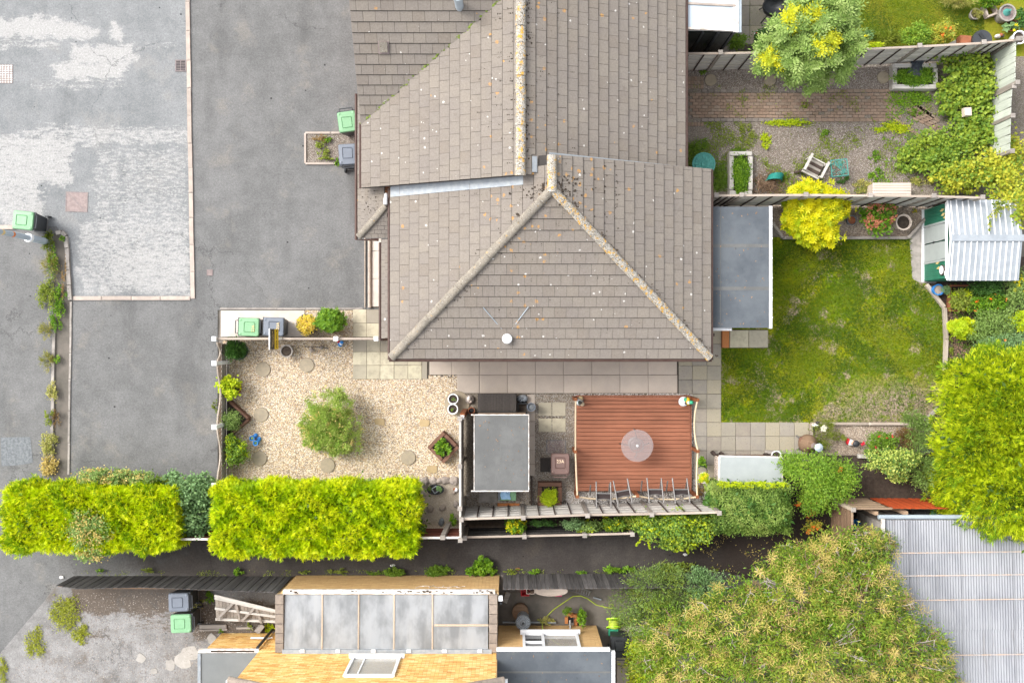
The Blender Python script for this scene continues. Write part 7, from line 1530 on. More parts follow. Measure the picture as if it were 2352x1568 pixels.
for i in range(7): o = piece(None, 'loose_brick', 'red_brick', N(1665 + (i % 4) * 17 + random.uniform(-2, 2), 1676 + (i // 4) * 5, .05 + .06 * (i // 4)), (.21, .10, .06), random.uniform(-.08, .08)); tag(o, ('leftmost', 'second', 'third', 'rightmost')[i % 4] + ' loose red brick in the ' + ('row beside the grey fence' if i > 3 else 'row under the recycling box'), 'brick', 'loose bricks below the shed')
P = [N(1592, 1632), N(1652, 1632), N(1651, 1668), N(1590, 1668)]; b = MB(); b.prism([(q.x, q.y) for q in P], .0, .05); tag(b.build('loose_slab', 'edging_concrete'), 'stained grey slab left of the recycling box', 'slab'); P = [N(1795, 1520), N(1832, 1519), N(1834, 1566), N(1795, 1566)]; b = MB(); b.prism([(q.x, q.y) for q in P], .0, .045); tag(b.build('loose_slab', 'slate_dark'), 'dark square slab left of the brown bin', 'slab')
# lower yard
t = thing('old_gate', 'weathered wooden gate lying tilted with diagonal braces', 'gate', N(810, 2020)); q = lambda zx_, zy_, z: N(500 + zx_ / 3.92, 1900 + zy_ / 3.92, z)
top0, top1, bot0, bot1 = q(835, 300, .95), q(1640, 500, .95), q(850, 630, .45), q(1640, 650, .45)
for i in range(17):
    f = (i + .5) / 17; a, c = top0.lerp(top1, f), bot0.lerp(bot1, f); stick(t, 'board', 'grey_wood_upright', a - Vector((0, 0, .04)), c - Vector((0, 0, .04)), .105, .018)
for f, w in ((0.0, .08), (.10, .07), (.50, .075), (.93, .08)): stick(t, 'rail', 'silver_wood', top0.lerp(bot0, f) + Vector((0, 0, .02)), top1.lerp(bot1, f) + Vector((0, 0, .02)), w, .035)
for (a, c) in (((870, 610), (1085, 395)), ((1120, 395), (1170, 630)), ((1195, 630), (1360, 460)), ((1390, 465), (1450, 660)), ((1475, 500), (1620, 610))): stick(t, 'brace', 'grey_wood', q(*a, .93 - (a[1] - 330) * .0013) + Vector((0, 0, .05)), q(*c, .93 - (c[1] - 330) * .0013) + Vector((0, 0, .05)), .075, .03)
for (a, c, w, lb) in (((640, 705), (990, 705), .13, 'long flat plank below the old gate'), ((640, 752), (1000, 745), .06, 'narrow plank along the porch wall'), ((1120, 725), (1340, 722), .07, 'pale plank end near the yellow porch')): o = stick(None, 'plank', 'grey_wood', q(*a, .05), q(*c, .05), w, .05); tag(o, lb, 'plank')
for i in range(3): o = stick(None, 'board_offcut', 'grey_wood', q(1370 + i * 14, 780, .12 + .05 * i), q(1440 + i * 14, 690, .12 + .05 * i), .13, .03); tag(o, ('lowest', 'middle', 'uppermost')[i] + ' board of the small offcut stack by the store', 'board', 'stacked board offcuts')
for k, (x, y, w, h) in enumerate(((632, 2170, 34, 24), (607, 2195, 30, 26), (565, 2208, 16, 20), (512, 2228, 12, 10), (468, 2185, 15, 16), (705, 2122, 16, 18))):
    p = N(x, y); b = MB(); pts = [(p.x + px(w * SC) * (1 + random.uniform(-.25, .25)) * math.cos(a), p.y + px(h * SC) * (1 + random.uniform(-.25, .25)) * math.sin(a)) for a in [2 * math.pi * i / 11 for i in range(11)]]; b.prism(pts, .0, .012 + .002 * k); o = b.build('cement_patch', 'cement_splat'); tag(o, ('largest dried cement patch in the front yard', 'cement patch joined to the largest one', 'cement patch below the large pair', 'smallest cement patch near the bottom', 'faint cement patch left of the others', 'cement patch under the porch corner')[k], 'patch', 'dried cement patches')
# back yard bits
z3 = lambda zx_, zy_, z=0: N(1600 + zx_ / 3.92, 1880 + zy_ / 3.92, z)
def crate(name, label, a, c, z0, z1, m, cat='box'):
    A, C = z3(*a, z1), z3(*c, z1); t = thing(name, label, cat, ((A.x + C.x) / 2, (A.y + C.y) / 2, 0)); x, y, w, d = (A.x + C.x) / 2, (A.y + C.y) / 2, abs(C.x - A.x), abs(A.y - C.y); h = z1 - z0
    for (c_, s_) in (((x - w / 2, y), (.02, d)), ((x + w / 2, y), (.02, d)), ((x, y - d / 2), (w, .02)), ((x, y + d / 2), (w, .02))): MB().box((c_[0], c_[1], z0 + h / 2), (s_[0], s_[1], h)).build('side', m, t)
    MB().box((x, y, z0 + .03), (w, d, .04)).build('base', m, t); return t
crate('crate', 'red plastic crate behind the charcoal fence', (515, 300), (620, 385), 0, .35, 'red_plastic'); crate('crate', 'cream plastic crate beside the red one', (585, 285), (690, 360), 0, .55, 'cream_plastic')
p = z3(905, 325, .8); t = thing('oval_basin', 'cream oval tray leaning behind the charcoal fence', 'tray', (p.x, p.y, 0)); MB().lathe([(.50, .74), (.52, .80), (.46, .80), (.40, .77)], (p.x, p.y, 0), 28, 1, .30).build('tray', 'cream_plastic', t, True); MB().box((p.x, p.y, .38), (.5, .12, .74)).build('stand', 'grey_wood', t)
o = piece(None, 'toy_box', 'pink_plastic', z3(1000, 365, .1), (.22, .10, .2)); tag(o, 'small pink box peeking below the cream tray', 'box')
t = thing('ladder', 'grey metal ladder lying behind the charcoal fence', 'ladder', z3(1260, 345)); a, c, e, f_ = z3(1120, 300, .4), z3(1405, 395, .2), z3(1135, 318, .4), z3(1395, 375, .2)
dn = Vector((.05, .16, 0))
for s in (0, 1): MB().tube([a + dn * s, c + dn * s], .02, 6).build('stile', 'metal_grey', t, True)
for i in range(9): MB().tube([a.lerp(c, (i + .5) / 9), a.lerp(c, (i + .5) / 9) + dn], .012, 5).build('rung', 'metal_grey', t, True)
o = stick(None, 'pipe_offcut', 'galvanised', z3(1455, 405, .1), z3(1560, 435, .1), .04, .04); tag(o, 'short pale pipe lying right of the ladder', 'pipe')
o = MB().tube([z3(800, 850, .9), z3(790, 770, .3), z3(788, 730, .1), z3(860, 640, .03), z3(940, 560, .03), z3(1080, 465, .03), z3(1190, 390, .03), z3(1290, 385, .03), z3(1380, 420, .03), z3(1490, 500, .03), z3(1600, 530, .03), z3(1710, 550, .03)], .016, 6).build('garden_hose', 'hose_green', None, True); tag(o, 'yellow green garden hose snaking across the back yard', 'hose')
p = z3(540, 735, .9); t = thing('dustbin', 'galvanised dustbin with a ribbed round lid', 'dustbin', (p.x, p.y, 0)); r = px(24.5 * SC, .9); MB().lathe([(r * .8, 0), (r * .92, .85)], (p.x, p.y, 0), 22).build('body', 'galvanised', t, True); ld = MB().lathe([(r * 1.02, .85), (r * 1.02, .89), (r * .9, .90), (.03, .96)], (p.x, p.y, 0), 28).build('lid', 'slate_grey', t, True)
for i in range(22): a = 2 * math.pi * i / 22; MB().tube([(p.x + .10 * math.cos(a), p.y + .10 * math.sin(a), .948), (p.x + r * .9 * math.cos(a), p.y + r * .9 * math.sin(a), .905)], .009, 4).build('lid_rib', 'galvanised', ld)
MB().ball((p.x, p.y, .965), .04, 8, 5).build('handle', 'black_plastic', ld)
p = z3(505, 600, .3); o = MB().lathe([(.24, 0), (.26, .3), (.20, .32)], (p.x, p.y, 0), 22).build('wooden_tub', 'brown_wood', None, True); tag(o, 'round brown tub behind the galvanised dustbin', 'tub')
o = stick(None, 'timber_block', 'grey_wood', z3(350, 335, .06), z3(300, 470, .06), .16, .12); tag(o, 'rough timber block beside the security camera', 'timber'); P = [z3(262, 330), z3(498, 330), z3(495, 560), z3(262, 560)]; b = MB(); b.prism([(v.x, v.y) for v in P], .0, .05); tag(b.build('concrete_plinth', 'ground_earth'), 'cracked concrete base in the corner of the back yard', 'base')
t = thing('gully', 'brick edged drain gully under the extension window', 'drain', z3(1160, 690))
for (x, y, rz) in ((1200, 640, 0), (1240, 690, 1.57), (1225, 730, 1.57), (1105, 700, 1.57), (1150, 625, 0)): piece(t, 'brick', 'red_brick', z3(x, y, .06), (.21, .10, .10), rz)
MB().box(z3(1150, 690, .02), (.2, .2, .04)).build('grate', 'pit_black', t); o = MB().tube([z3(1152, 700, .25), z3(1155, 770, .3), z3(1157, 820, .35)], .035, 8).build('waste_pipe', 'metal_grey', None, True); tag(o, 'grey waste pipe above the drain gully', 'pipe'); o = MB().tube([(-.3, -8.92, .12), (1.4, -8.92, .12)], .03, 8).build('wall_pipe', 'galvanised', None, True); tag(o, 'pale pipe running along the foot of the extension wall', 'pipe')
p = z3(1730, 760, .5); t = thing('hose_reel', 'lime green hose reel beside the black bin', 'hose reel', (p.x, p.y, 0))
for (yy, r) in ((-.13, .24), (.13, .24)): o = MB().lathe([(r, -.02), (r, .02)], (0, 0, 0), 22).build('side_disc', 'lime_plastic'); o.parent = t; o.matrix_basis = Matrix.Translation((0, yy, .36)) @ Matrix.Rotation(1.15, 4, 'X')
MB().tube([(p.x, p.y - .13, .36), (p.x, p.y + .13, .36)], .17, 14).build('drum', 'hose_green', t, True); MB().box((p.x, p.y - .32, .1), (.3, .25, .2)).build('base', 'green_paint', t)
o = MB().ball(z3(1895, 1010, .3), .13, 12, 8, .7, 1.6, 1).build('watering_can', 'teal_metal', None, True); tag(o, 'teal watering can right of the black bin', 'watering can')
# top right corner bits
p = N(2575, 20, .9); t = thing('barbecue', 'black barbecue on the neighbour patio', 'barbecue', (p.x, p.y, 0)); MB().lathe([(.12, .5), (.30, .62), (.36, .82), (.33, .9), (.30, .84), (.10, .72)], (p.x, p.y, 0), 20, 1.05, .85).build('bowl', 'black_plastic', t, True); MB().box((p.x + .02, p.y + .36, .85), (.62, .30, .25)).build('hood', 'bin_body', t)
for a in (0.6, 2.5, 4.0, 5.4): MB().tube([(p.x + .2 * math.cos(a), p.y + .2 * math.sin(a), .6), (p.x + .33 * math.cos(a), p.y + .33 * math.sin(a), 0)], .018, 6).build('leg', 'black_plastic', t, True)
p = N(3263, 133, .6); t = thing('compost_barrel', 'black barrel with a spiral lid behind the upper fence', 'barrel', (p.x, p.y, 0)); MB().lathe([(.25, 0), (.29, .55), (.31, .6)], (p.x, p.y, 0), 24).build('body', 'black_plastic', t, True); MB().lathe([(.31, .60), (.30, .63), (.22, .62), (.05, .65)], (p.x, p.y, 0), 24).build('lid', 'bin_body', t, True); MB().box((p.x, p.y + .05, .655), (.10, .35, .03), .6).build('lid_handle', 'black_plastic', t)
o = piece(None, 'clay_block', 'terracotta', N(3202, 140, .3), (.34, .34, .3), -.08); tag(o, 'salmon clay block left of the black barrel', 'block')
o = piece(None, 'loose_slab', 'silver_wood', N(3165, 150, .05), (.3, .2, .05), .5); tag(o, 'grey plank end beside the salmon clay block', 'plank')
t = thing('crate', 'pinkish wooden frame box of plants in the top corner', 'box', N(3290, 34)); c = N(3290, 34, .2); M = Matrix.Rotation(.35, 3, 'Z')
for (q_, s_) in (((0, .17), (.36, .06)), ((0, -.17), (.36, .06)), ((.16, 0), (.06, .28)), ((-.16, 0), (.06, .28))): piece(t, 'board', 'kerb_concrete', c + M @ Vector((q_[0], q_[1], -.05)), (s_[0], s_[1], .22), .35)
p = N(3350, 38, .5); t = MB().lathe([(.10, 0), (.12, .12), (.06, .2), (.035, .26), (.035, .32)], (p.x, p.y, .3), 14).build('bottle', 'teal_metal', None, True); tag(t, 'teal glass bottle standing in the large grey tub', 'bottle')
o = piece(None, 'bird_box', 'cream_plastic', N(3212, 373, .8), (.22, .26, .2), .05); tag(o, 'cream box half buried in the brambles', 'box'); o = stick(None, 'log', 'silver_wood', N(3255, 975, .35), N(3310, 965, .4), .12, .10); tag(o, 'bleached piece of driftwood in the flower border', 'log')
p = N(3086, 1490, .7); t = thing('bird_feeder', 'grey green metal tray box beside the ivy and conifer', 'feeder', (p.x, p.y, 0)); MB().box((p.x, p.y, .62), (.34, .24, .16)).build('box', 'teal_metal', t); bpy.data.objects[t.children[0].name].data.materials[0] = MATS['slate_grey']; MB().tube([(p.x, p.y, 0), (p.x, p.y, .55)], .03, 6).build('pole', 'black_plastic', t)
for i, (x, y, lb) in enumerate(((2840, 1735, 'upper crumpled blue sheet behind the brown fence'), (2835, 1757, 'lower crumpled blue sheet behind the brown fence'))):
    o = MB().ball(N(x, y, .3), .14, 10, 7, 1.5, .7, .5).build('blue_sheet', 'blue_plastic', None, True); tag(o, lb, 'sheet', 'blue sheets behind the brown fence')
    for v in o.data.vertices: v.co += Vector((random.uniform(-.04, .04), random.uniform(-.04, .04), random.uniform(-.04, .04)))
o = piece(None, 'air_brick', 'sandstone_flag', N(2853, 1740, .2), (.10, .30, .2), -.05); tag(o, 'pale hollow brick beside the blue sheets', 'brick'); o = stick(None, 'concrete_post', 'edging_concrete', N(2872, 1700, .05), N(2938, 1742, .05), .14, .1); tag(o, 'pale concrete strip beside the corrugated shed', 'strip')
for k, (x, y, lb) in enumerate(((205, 1916, 'crumpled white wrapper at the left end of the alley'), (1304, 1877, 'white wrapper lying by a weed in the alley'), (2254, 1893, 'pinkish wrapper near the alley weeds'), (2277, 1841, 'small white stone under the ivy in the alley'), (1720, 1890, 'orange scrap by the charcoal fence'))):
    o = MB().ball((0, 0, 0), .05, 7, 5, 1.5, .8, .5).build('litter', 'litter_white' if k != 4 else 'terracotta'); o.location = N(x, y, .04)
    for v in o.data.vertices: v.co += Vector((random.uniform(-.02, .02), random.uniform(-.02, .02), random.uniform(-.01, .01)))
    tag(o, lb, 'litter')
# ================================================================ PLANTS
def nb(*b):
    """blobs given in native pixels -> picture units"""
    return [(x * SC, y * SC, rx * SC, ry * SC, z, rz) for (x, y, rx, ry, z, rz) in b]
def conifer(name, label, cat, B, n, m, L=.17, group=None, inner=7000, lowcut=-.35, droop=0.0, tips=True, dens=1.0):
    t = thing(name, label, cat, (B[0][0], B[0][1], 0), group)
    b = MB(); 
    for q in B: b.tube([(q[0], q[1], 0), (q[0] + .03, q[1], q[2]), (q[0], q[1] + .03, q[2] + q[5] * .8)], [.09, .06, .02], 7)
    b.build('trunk', 'bark', t, True)
    vol = np.array([q[3] * q[4] + q[4] * q[5] + q[3] * q[5] for q in B]); vol /= vol.sum(); P, O, T = [], [], []
    for q, w in zip(B, vol):
        k = int(n * w); d = rdir(k * 3); d = d[d[:, 2] > lowcut][:k]; k = len(d); ph = rng.uniform(0, 6.3, 6)
        az, el = np.arctan2(d[:, 1], d[:, 0]), d[:, 2]
        lob = 1 + .10 * np.sin(4 * az + ph[0] + 3 * el) + .10 * np.sin(7 * az + ph[1] - 7 * el) + .10 * np.sin(12 * az + ph[2] + 9 * el)
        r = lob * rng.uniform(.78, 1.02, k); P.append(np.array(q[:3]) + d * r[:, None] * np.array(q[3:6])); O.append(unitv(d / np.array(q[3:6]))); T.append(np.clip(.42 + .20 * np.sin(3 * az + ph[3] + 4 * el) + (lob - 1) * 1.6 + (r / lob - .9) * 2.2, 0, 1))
    P, O, T = np.concatenate(P), np.concatenate(O), np.concatenate(T); keep = P[:, 2] > .05; P, O, T = P[keep], O[keep], T[keep]; k = len(P)
    d = unitv(O * .9 + np.array([0, 0, .25 - droop]) + rdir(k) * .55); nrm = unitv(np.cross(d, rdir(k)) + np.array([0, 0, .5])); nrm = unitv(nrm - d * (nrm * d).sum(1, keepdims=True))
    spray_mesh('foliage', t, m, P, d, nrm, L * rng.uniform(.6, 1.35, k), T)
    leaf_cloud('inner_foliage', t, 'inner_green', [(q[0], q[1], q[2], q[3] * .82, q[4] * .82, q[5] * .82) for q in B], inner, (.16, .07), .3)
    return t
def hedge(name, label, x0, y0, x1, y1, zt, n, m, L=.18, inner=9000, r=.25, core='inner_green', leafy=False, lf=(.05, .03), amp=.10):
    A, C = D(x0, y0, zt), D(x1, y1, zt); xa, xb, ya, yb = A.x, C.x, C.y, A.y; t = thing(name, label, 'hedge', ((xa + xb) / 2, (ya + yb) / 2, 0)); b = MB()
    for i in range(max(2, int((xb - xa) / .8))): x = xa + (i + .5) * .8; b.tube([(x, (ya + yb) / 2, 0), (x + .04, (ya + yb) / 2, zt * .8)], [.06, .02], 6)
    b.build('trunk', 'bark', t, True)
    W_, D_ = xb - xa, yb - ya; ar = np.array([W_ * D_, W_ * zt * .75, W_ * zt * .75, D_ * zt * .75, D_ * zt * .75]); f = rng.choice(5, n, p=ar / ar.sum()); u, v = rng.uniform(0, 1, n), rng.uniform(0, 1, n); P = np.zeros((n, 3)); O = np.zeros((n, 3))
    zs = zt * (1 - .75 * v)
    for k_, (px_, py_, pz_, o_) in enumerate(((xa + W_ * u, ya + D_ * v, zt, (0, 0, 1)), (xa + W_ * u, ya, zs, (0, -1, .2)), (xa + W_ * u, yb, zs, (0, 1, .2)), (xa, ya + D_ * u, zs, (-1, 0, .2)), (xb, ya + D_ * u, zs, (1, 0, .2)))):
        k = f == k_; P[k] = np.stack([np.broadcast_to(np.asarray(c, float), n)[k] for c in (px_, py_, pz_)], 1); O[k] = o_
    # round the edges of the clipped block
    for ax, (lo, hi) in ((0, (xa, xb)), (1, (ya, yb))):
        e = np.minimum(P[:, ax] - lo, hi - P[:, ax]); q = np.clip(1 - e / r, 0, 1); top = f == 0
        P[top, 2] -= (q[top] ** 2) * r * .7; O[top, ax] += np.where(P[top, ax] - lo < hi - P[top, ax], -1, 1) * q[top]
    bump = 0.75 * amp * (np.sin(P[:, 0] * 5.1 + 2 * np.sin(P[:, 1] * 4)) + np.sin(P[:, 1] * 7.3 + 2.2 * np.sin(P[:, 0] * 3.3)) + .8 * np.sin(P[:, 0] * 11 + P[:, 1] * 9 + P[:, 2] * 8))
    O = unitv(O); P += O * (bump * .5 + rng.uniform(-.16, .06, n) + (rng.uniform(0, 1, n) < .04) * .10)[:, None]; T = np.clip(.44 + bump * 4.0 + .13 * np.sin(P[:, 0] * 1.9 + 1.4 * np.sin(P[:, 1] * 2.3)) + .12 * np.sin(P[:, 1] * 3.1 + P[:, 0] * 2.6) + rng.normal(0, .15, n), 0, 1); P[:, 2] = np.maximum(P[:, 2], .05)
    if leafy:
        nrm = unitv(O * .9 + np.array([0, 0, .35]) + rdir(n) * .6); d = unitv(np.cross(nrm, rdir(n)) + O * .4); V = leaf_verts(P, d, nrm, lf[0] * rng.uniform(.7, 1.3, n), lf[1] * rng.uniform(.7, 1.3, n)); me = np_mesh('foliage', V, 4, m, tones(T, n), False, wloc(t)); o = obj('foliage', me, t); o['kind'] = 'stuff'
    else:
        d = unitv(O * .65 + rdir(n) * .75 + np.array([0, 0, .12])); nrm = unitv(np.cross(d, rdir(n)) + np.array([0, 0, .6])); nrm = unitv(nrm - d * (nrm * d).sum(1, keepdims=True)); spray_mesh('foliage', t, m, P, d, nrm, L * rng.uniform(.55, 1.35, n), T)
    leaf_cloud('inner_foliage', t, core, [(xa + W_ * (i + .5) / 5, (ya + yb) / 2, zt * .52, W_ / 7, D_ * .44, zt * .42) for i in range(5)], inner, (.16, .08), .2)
    return t
hedge('hedge', 'long clipped golden conifer hedge below the pebble garden', 492, 1122, 950, 1272, 2.0, 40000, 'gold_conifer', .135)
hedge('hedge', 'golden conifer hedge at the lower left with a shrub growing through it', 8, 1126, 396, 1262, 2.0, 32000, 'gold_conifer', .135, 8000, amp=.12)
conifer('conifer_tree', 'big golden green conifer at the right edge of the garden', 'tree', [W(b) for b in ((2265, 900, 98, 90, 1.7, 1.6), (2340, 960, 130, 150, 2.2, 1.9), (2254, 1030, 98, 120, 1.8, 1.7), (2330, 1120, 140, 110, 2.2, 1.8), (2200, 1110, 62, 80, 1.2, 1.2))], 46000, 'lime_conifer', .165, None, 12000)
hedge('hedge', 'round clipped grey green hedge below the hutch', 1640, 1118, 1818, 1225, 1.7, 32000, 'box_leaf', .1, 7000, .4, 'dark_leaf', True, (.05, .032), .07)
leaf_cloud('new_growth', bpy.data.objects['hedge.002'], 'lime_leaf', [W((1665 + i * 25, 1112 + i * .5, 18, 7, 1.62, .10)) for i in range(6)], 2600, (.05, .03), 0)
plant('willow_bush', 'large feathery pale green bush in the pebble garden', 'bush', [(757, 940, 52, 50, .75, .7), (790, 990, 46, 48, .65, .6), (735, 980, 44, 50, .55, .55), (770, 1015, 50, 32, .4, .4), (715, 1000, 24, 30, .25, .3)], 27000, 'willow_leaf', (.085, .022), 'blade', nst=9, sr=.02, up=.9, spread=.13, clumps=85, inner=.2, extra=[('tan_leaf', 900, (.06, .03), 'leaf')])
# pots and small shrubs of the front garden
plant('potted_shrub', 'yellow and pink leaved shrub in the big black pot', 'shrub', nb((1018, 1077, 30, 30, .55, .2)), 1500, 'yellow_pink', (.07, .035), base_z=.36)
plant('potted_shrub', 'bright green shrub in a black pot by the bins', 'shrub', nb((1098, 1066, 40, 32, .58, .3), (1085, 1045, 18, 16, .7, .2)), 2600, 'bright_leaf', (.075, .03), 'star', base_z=.34)
plant('potted_shrub', 'dark green shrub in a black pot at the trellis fence', 'shrub', nb((783, 1160, 32, 34, .62, .3)), 2400, 'dark_leaf', (.09, .026), 'blade', base_z=.32)
plant('potted_shrub', 'lime yellow shrub in the terracotta trough at the trellis', 'shrub', nb((763, 1285, 34, 34, .55, .28)), 1100, 'lime_leaf', (.095, .075), base_z=.28)
plant('shrub', 'small round grey green shrub in the corner bed', 'shrub', nb((768, 1396, 31, 30, .5, .3)), 2200, 'grey_green_leaf', (.05, .022))
plant('shrub', 'golden green juniper at the lower trellis post', 'shrub', nb((785, 1500, 34, 42, .45, .35), (768, 1465, 16, 22, .5, .25)), 2200, 'mid_leaf', (.07, .04), extra=[('lime_leaf', 700, (.06, .035), 'leaf')])
plant('weed', 'tuft of yellow weed at the foot of the trellis fence', 'weed', nb((716, 1345, 8, 24, .2, .2)), 200, 'weed_leaf', (.07, .02), 'blade'); plant('potted_plant', 'green leafy plant in the diamond planter', 'plant', nb((1473, 1486, 23, 24, .42, .14)), 420, 'bright_leaf', (.13, .05), base_z=.2)
plant('dwarf_shrub', 'lime dwarf shrub in the square brown planter', 'shrub', nb((1825, 1652, 27, 27, .5, .24)), 3000, 'lime_leaf', (.04, .025), base_z=.25); plant('sprouts', 'few green sprouts in the upper white rimmed pot', 'plant', nb((1508, 1330, 7, 7, .4, .05)), 14, 'bright_leaf', (.06, .03), base_z=.33); plant('sprouts', 'few green sprouts in the lower white rimmed pot', 'plant', nb((1505, 1360, 7, 6, .4, .05)), 16, 'bright_leaf', (.06, .03), base_z=.33)
plant('succulent', 'green cushion succulent in the left of the oval bowl', 'plant', nb((1428, 1622, 8, 9, .17, .06)), 260, 'mid_leaf', (.03, .02), base_z=.1); plant('succulent', 'blue green succulent in the right of the oval bowl', 'plant', nb((1459, 1622, 10, 9, .18, .06)), 200, 'sage_leaf', (.04, .016), 'star', base_z=.1)
plant('weed', 'feathery green weed beside the leaning grey post', 'weed', nb((1500, 1728, 15, 18, .25, .2)), 240, 'bright_leaf', (.09, .035)); plant('potted_plant', 'small round green plant east of the deck rope', 'plant', nb((2332, 1535, 15, 16, .4, .2)), 900, 'bright_leaf', (.055, .03)); plant('potted_plant', 'yellow lime plant in the white dish at the deck corner', 'plant', nb((2337, 1587, 17, 17, .98, .10)), 1000, 'lime_leaf', (.045, .022), base_z=.85, extra=[('yellow_petal', 300, (.04, .02), 'leaf')])
leafs_ = plant('purple_plant', 'low dark red leaved plant beside the white pot stand', 'plant', [(1608, 1125, 14, 14, .06, .06), (1618, 1105, 10, 10, .06, .05)], 420, 'brown_dead', (.06, .03))
# shrubs along the grey fence and the alley
for k, (x, y, rx, ry, z, rz, n, m, lf, lb, ex) in enumerate(((1710, 1745, 32, 24, .85, .5, 1500, 'bright_leaf', (.085, .04), 'yellow and green variegated shrub behind the grey fence', [('choisya_leaf', 700, (.09, .045), 'leaf')]), (1905, 1738, 34, 18, .9, .5, 1500, 'sage_leaf', (.06, .03), 'blue green shrub behind the middle of the grey fence', None), (1955, 1748, 42, 20, .8, .5, 2100, 'grey_green_leaf', (.07, .035), 'mixed green shrub beside the tan stump', [('lime_leaf', 400, (.06, .03), 'leaf')]), (2045, 1738, 40, 22, .9, .5, 1900, 'mid_leaf', (.08, .045), 'broad leaved green shrub behind the rightmost deck chairs', [('choisya_leaf', 300, (.06, .03), 'leaf')]), (2088, 1732, 30, 22, .9, .5, 1300, 'olive_leaf', (.06, .03), 'olive shrub at the end of the broken fence', None), (1800, 1735, 40, 10, .7, .4, 900, 'dark_leaf', (.06, .03), 'dark low shrub in the shade of the grey fence', None))):
    plant('shrub', lb, 'shrub', nb((x, y, rx, ry, z, rz)), n, m, lf, extra=ex)
plant('ivy', 'mass of climbing ivy hanging over the alley below the deck', 'climber', nb((2160, 1740, 60, 44, 1.3, .55), (2240, 1745, 70, 52, 1.4, .6), (2320, 1748, 56, 48, 1.3, .5), (2250, 1800, 60, 26, .9, .4)), 9000, 'ivy_leaf', (.075, .055), sr=.015, nst=6, extra=[('lime_leaf', 900, (.08, .06), 'leaf')])
b = MB()
for (x0, y0, x1, y1) in ((2130, 1790, 2112, 1812), (2152, 1795, 2160, 1822), (2278, 1800, 2288, 1838), (2292, 1795, 2310, 1820), (2350, 1790, 2354, 1812)):
    a, c = N(x0, y0, 1.2), N(x1, y1, .7)
    for j in range(16): q = a.lerp(c, j / 15); b.cur = random.random(); b.box(q + Vector((random.uniform(-.03, .03), random.uniform(-.02, .02), 0)), (.05, .045, .006), random.uniform(0, 3), Matrix.Rotation(random.uniform(-.5, .5), 3, 'X') @ Matrix.Rotation(random.uniform(0, 3), 3, 'Z'))
tag(b.build('trailing_shoots', 'lime_leaf', bpy.data.objects['ivy']), kind='stuff')
plant('pyracantha', 'loose green firethorn with orange berries beside the hutch', 'shrub', nb((2690, 1560, 82, 58, 1.3, .7), (2740, 1610, 80, 62, 1.2, .7), (2780, 1580, 60, 60, 1.0, .6), (2700, 1660, 60, 50, .9, .5), (2625, 1540, 40, 40, 1.1, .5)), 11000, 'pyracantha_leaf', (.075, .03), sr=.02, nst=9, flowers=None, extra=[('bright_leaf', 1800, (.08, .03), 'leaf')], spread=.26)
leaf_cloud('berries', bpy.data.objects['pyracantha'], 'orange_petal', [W(b) for b in nb((2655, 1672, 12, 9, .9, .15), (2705, 1665, 16, 10, .9, .15), (2690, 1700, 20, 14, .5, .2), (2790, 1560, 8, 8, 1.4, .1), (2800, 1590, 8, 6, 1.2, .1))], 560, (.035, .03), 0, 1, .3)
b = MB()
for i in range(26):
    a = random.uniform(-1.9, 1.2); c0 = N(2740, 1600, 1.1); c1 = c0 + Vector((math.cos(a) * random.uniform(.7, 1.15), math.sin(a) * random.uniform(.6, 1.0), random.uniform(-.5, .4)))
    for j in range(10):
        q = c0.lerp(c1, .55 + .45 * j / 9)
        for s in (-1, 1): b.cur = random.random(); b.box(q + Vector((random.uniform(-.03, .03), random.uniform(-.03, .03), random.uniform(-.02, .02))), (.07, .022, .004), random.uniform(0, 3), Matrix.Rotation(random.uniform(0, 6), 3, 'Z') @ Matrix.Rotation(random.uniform(-.6, .6), 3, 'X'))
tag(b.build('long_shoots', 'pyracantha_leaf', bpy.data.objects['pyracantha']), kind='stuff')
plant('ivy', 'cream variegated ivy covering the fence beside the conifer', 'climber', nb((2960, 1535, 72, 40, 1.1, .5), (3010, 1520, 40, 30, 1.1, .45), (2920, 1530, 50, 34, 1.0, .4), (2985, 1580, 36, 22, .8, .35)), 5200, 'ivy_variegated', (.065, .05))
plant('shrub', 'loose olive shrub between the ivy and the conifer', 'shrub', nb((3060, 1560, 40, 60, .9, .7), (3050, 1440, 40, 60, .8, .6), (3035, 1390, 40, 28, .7, .5)), 5200, 'grey_green_leaf', (.09, .028), 'blade'); plant('dead_shrub', 'brown withered shrub beside the red roses', 'shrub', nb((3008, 1455, 34, 36, .4, .35)), 2600, 'brown_dead', (.07, .022), 'blade')
plant('rose_bush', 'rose bush with red flowers in the lower bed', 'rose', nb((2932, 1472, 46, 38, .5, .4), (2900, 1490, 24, 22, .4, .3)), 2600, 'mid_leaf', (.06, .04), flowers=('red_petal', 6, .05)); plant('rose', 'single red rose bloom on the gravel left of the rose bush', 'rose', nb((2867, 1475, 6, 6, .35, .06)), 60, 'red_petal', (.05, .04)); plant('shrub', 'yellow tufted shrub below the red roses', 'shrub', nb((2968, 1495, 12, 14, .6, .2)), 220, 'lime_leaf', (.07, .04))
plant('lavender', 'wispy green plant with a lilac bloom at the rose bed corner', 'plant', nb((2730, 1450, 42, 40, .35, .3), (2745, 1415, 22, 22, .35, .25), (2790, 1450, 16, 22, .25, .2)), 2600, 'weed_leaf', (.09, .014), 'blade'); plant('lilac_flower', 'pale lilac flower head beside the black and white ornament', 'flower', nb((2736, 1425, 11, 11, .55, .08)), 240, 'lilac_petal', (.05, .04)); plant('low_plant', 'straggly green plant at the foot of the chiminea', 'plant', nb((2720, 1478, 26, 14, .2, .15)), 500, 'grey_green_leaf', (.08, .018), 'blade')
